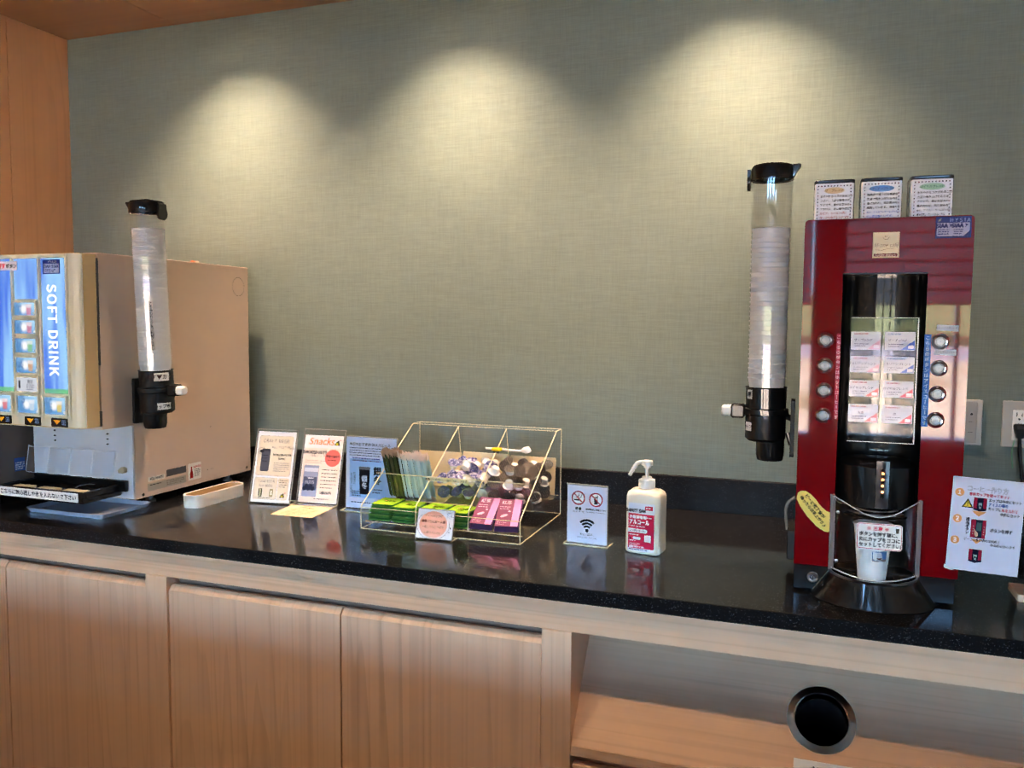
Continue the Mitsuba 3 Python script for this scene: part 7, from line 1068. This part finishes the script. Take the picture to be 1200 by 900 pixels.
def little_machine(x, z, w, h, cup=True):
    a.add('picture', (146, 34, 60), sbox(x, z - h, x + w, z), 1); a.add('picture', (26, 28, 50), sbox(x + w * 0.27, z - h, x + w * 0.73, z), 2); a.add('picture', (26, 28, 50), Polygon([(x, z - h * 0.86), (x + w * 0.27, z - h * 0.92), (x + w, z - h * 0.86), (x + w, z - h), (x + w * 0.5, z - h * 1.12), (x, z - h)]), 2)
    if cup: a.add('picture', (150, 176, 176), Polygon([(x + w * 0.36, z - h * 0.42), (x + w * 0.64, z - h * 0.42), (x + w * 0.58, z - h * 0.88), (x + w * 0.42, z - h * 0.88)]), 3); a.add('picture', (40, 40, 50), disc(x + w * 0.5, z - h * 0.66, w * 0.08), 4)
little_machine(0.0350, -0.0345, 0.0205, 0.0215); little_machine(0.0345, -0.1265, 0.0205, 0.0215)
x, z, w, h = 0.0340, -0.0735, 0.0235, 0.0325; a.add('picture', (150, 34, 60), sbox(x, z - h, x + w, z), 1); a.add('picture', (34, 44, 60), sbox(x + w * 0.32, z - h * 0.97, x + w * 0.76, z), 2); a.add('picture', (226, 206, 190), union_all([disc(x + w * 0.16, z - h * (0.36 + 0.14 * i), 0.0009) for i in range(4)] + [disc(x + w * 0.87, z - h * (0.36 + 0.14 * i), 0.0009) for i in range(4)]), 3); a.add('picture', (206, 176, 156), Polygon([(x + w * 0.22, z - h * 0.5), (x + w * 0.50, z - h * 0.72), (x + w * 0.52, z - h * 0.88), (x + w * 0.36, z - h * 0.94), (x + w * 0.28, z - h * 0.80)]), 3); a.add('picture', (70, 100, 100), sbox(x + w * 0.37, z - h * 0.6, x + w * 0.70, z - h * 0.15), 3)
a.add('arrow', OR, Polygon([(0.0330, -0.0585), (0.0560, -0.0585), (0.0445, -0.0680)]), 1); a.add('arrow', OR, Polygon([(0.0355, -0.1085), (0.0540, -0.1085), (0.0447, -0.1165)]), 1)
a.add('lettering', DK, text('商品ボタン', 0.0060, 0.0285, -0.0710, bold=0.05, vertical=True), 1); a.add('lettering', DK, text('ボタンを押す', 0.0072, 0.0640, -0.0925, bold=0.05, align='l', squeeze=0.80), 1)
a.add('lettering', DK, text('ピーっと音が鳴れば完成♪', 0.0056, 0.0245, -0.1115, bold=0.02, align='l', squeeze=0.84), 2); a.add('lettering', DK, text('約40秒かかります', 0.0056, 0.0665, -0.1180, bold=0.02, align='l', squeeze=0.84), 2); a.emit(ic)

# ---------------------------------------------------------------- outlets, plug, block
def outlet(x0, label, sock):
    k = thing('wall_outlet', label, 'outlet'); w = 0.0700; z0, z1 = 1.0940, 1.2040
    part(k, 'plate', box(x0, x0 + w, -0.0065, -0.0004, z0, z1, 0.0015), 'grey_plate', smooth=False)
    if sock:
        s = part(k, 'socket', box(x0 + 0.021, x0 + 0.049, -0.0085, -0.0065, 1.1110, 1.1830, 0.001), 'white_plastic', smooth=False)
        for zc in (1.1680, 1.1280): part(s, 'slot', cat(box(x0 + 0.0285, x0 + 0.0303, -0.0090, -0.0084, zc, zc + 0.009), box(x0 + 0.0395, x0 + 0.0413, -0.0090, -0.0084, zc, zc + 0.007), cyl((x0 + 0.035, -0.0090, zc - 0.0065), 0.0024, 0.0006, 1, 10)), 'black_dull', smooth=False)
    else:
        s = part(k, 'cover', box(x0 + 0.010, x0 + 0.058, -0.0080, -0.0065, z0 + 0.006, z1 - 0.006, 0.001), plastic('cover_grey', 158, 156, 154, 0.5), smooth=False)
        a = Art(Frame((0, -0.0080, 0))); a.add('mark', (60, 60, 64), disc(x0 + 0.046, 1.1690, 0.0028), 1); a.add('mark', (110, 110, 112), sbox(x0 + 0.040, 1.1500, x0 + 0.050, 1.1515).union(sbox(x0 + 0.040, 1.1250, x0 + 0.050, 1.1265)), 1); a.emit(s)
outlet(0.3300, 'grey blank wall plate half hidden by the red machine', False); outlet(0.4415, 'grey wall outlet plate with a black plug at the right edge', True)
pg = thing('power_plug', 'black plug with hanging cord in the grey wall outlet', 'plug'); X_ = 0.4765
part(pg, 'plug_head', cat(box(X_ - 0.0125, X_ + 0.0125, -0.0330, -0.0092, 1.1370, 1.1510, 0.003), trimesh.convex.convex_hull(np.array([(X_ + sx * w, -0.021 + sy * d, z) for z, w, d in ((1.1400, 0.0125, 0.011), (1.1180, 0.0065, 0.006)) for sx in (-1, 1) for sy in (-1, 1)]))), 'black_dull', smooth=False)
part(pg, 'cord', tube(bez([(X_, -0.021, 1.1190), (X_ + 0.001, -0.022, 1.060), (X_ + 0.012, -0.026, 0.990), (X_ + 0.030, -0.060, 0.885)], 24), 0.0042, 10), 'black_dull')
part(pg, 'earth_wire', tube(bez([(X_ - 0.008, -0.012, 1.1120), (X_ - 0.016, -0.013, 1.085), (X_ - 0.012, -0.014, 1.065), (X_ - 0.010, -0.014, 1.045)], 12), 0.0012, 6), matt('earth_green', 110, 170, 130))
solo('wooden_block', box(0.3745, 0.4400, -0.545, -0.470, ZT + 0.0003, 0.8945, 0.001), 'wood_level', 'small wooden block cut by the right edge of the picture on the worktop', 'wood block', smooth=False)
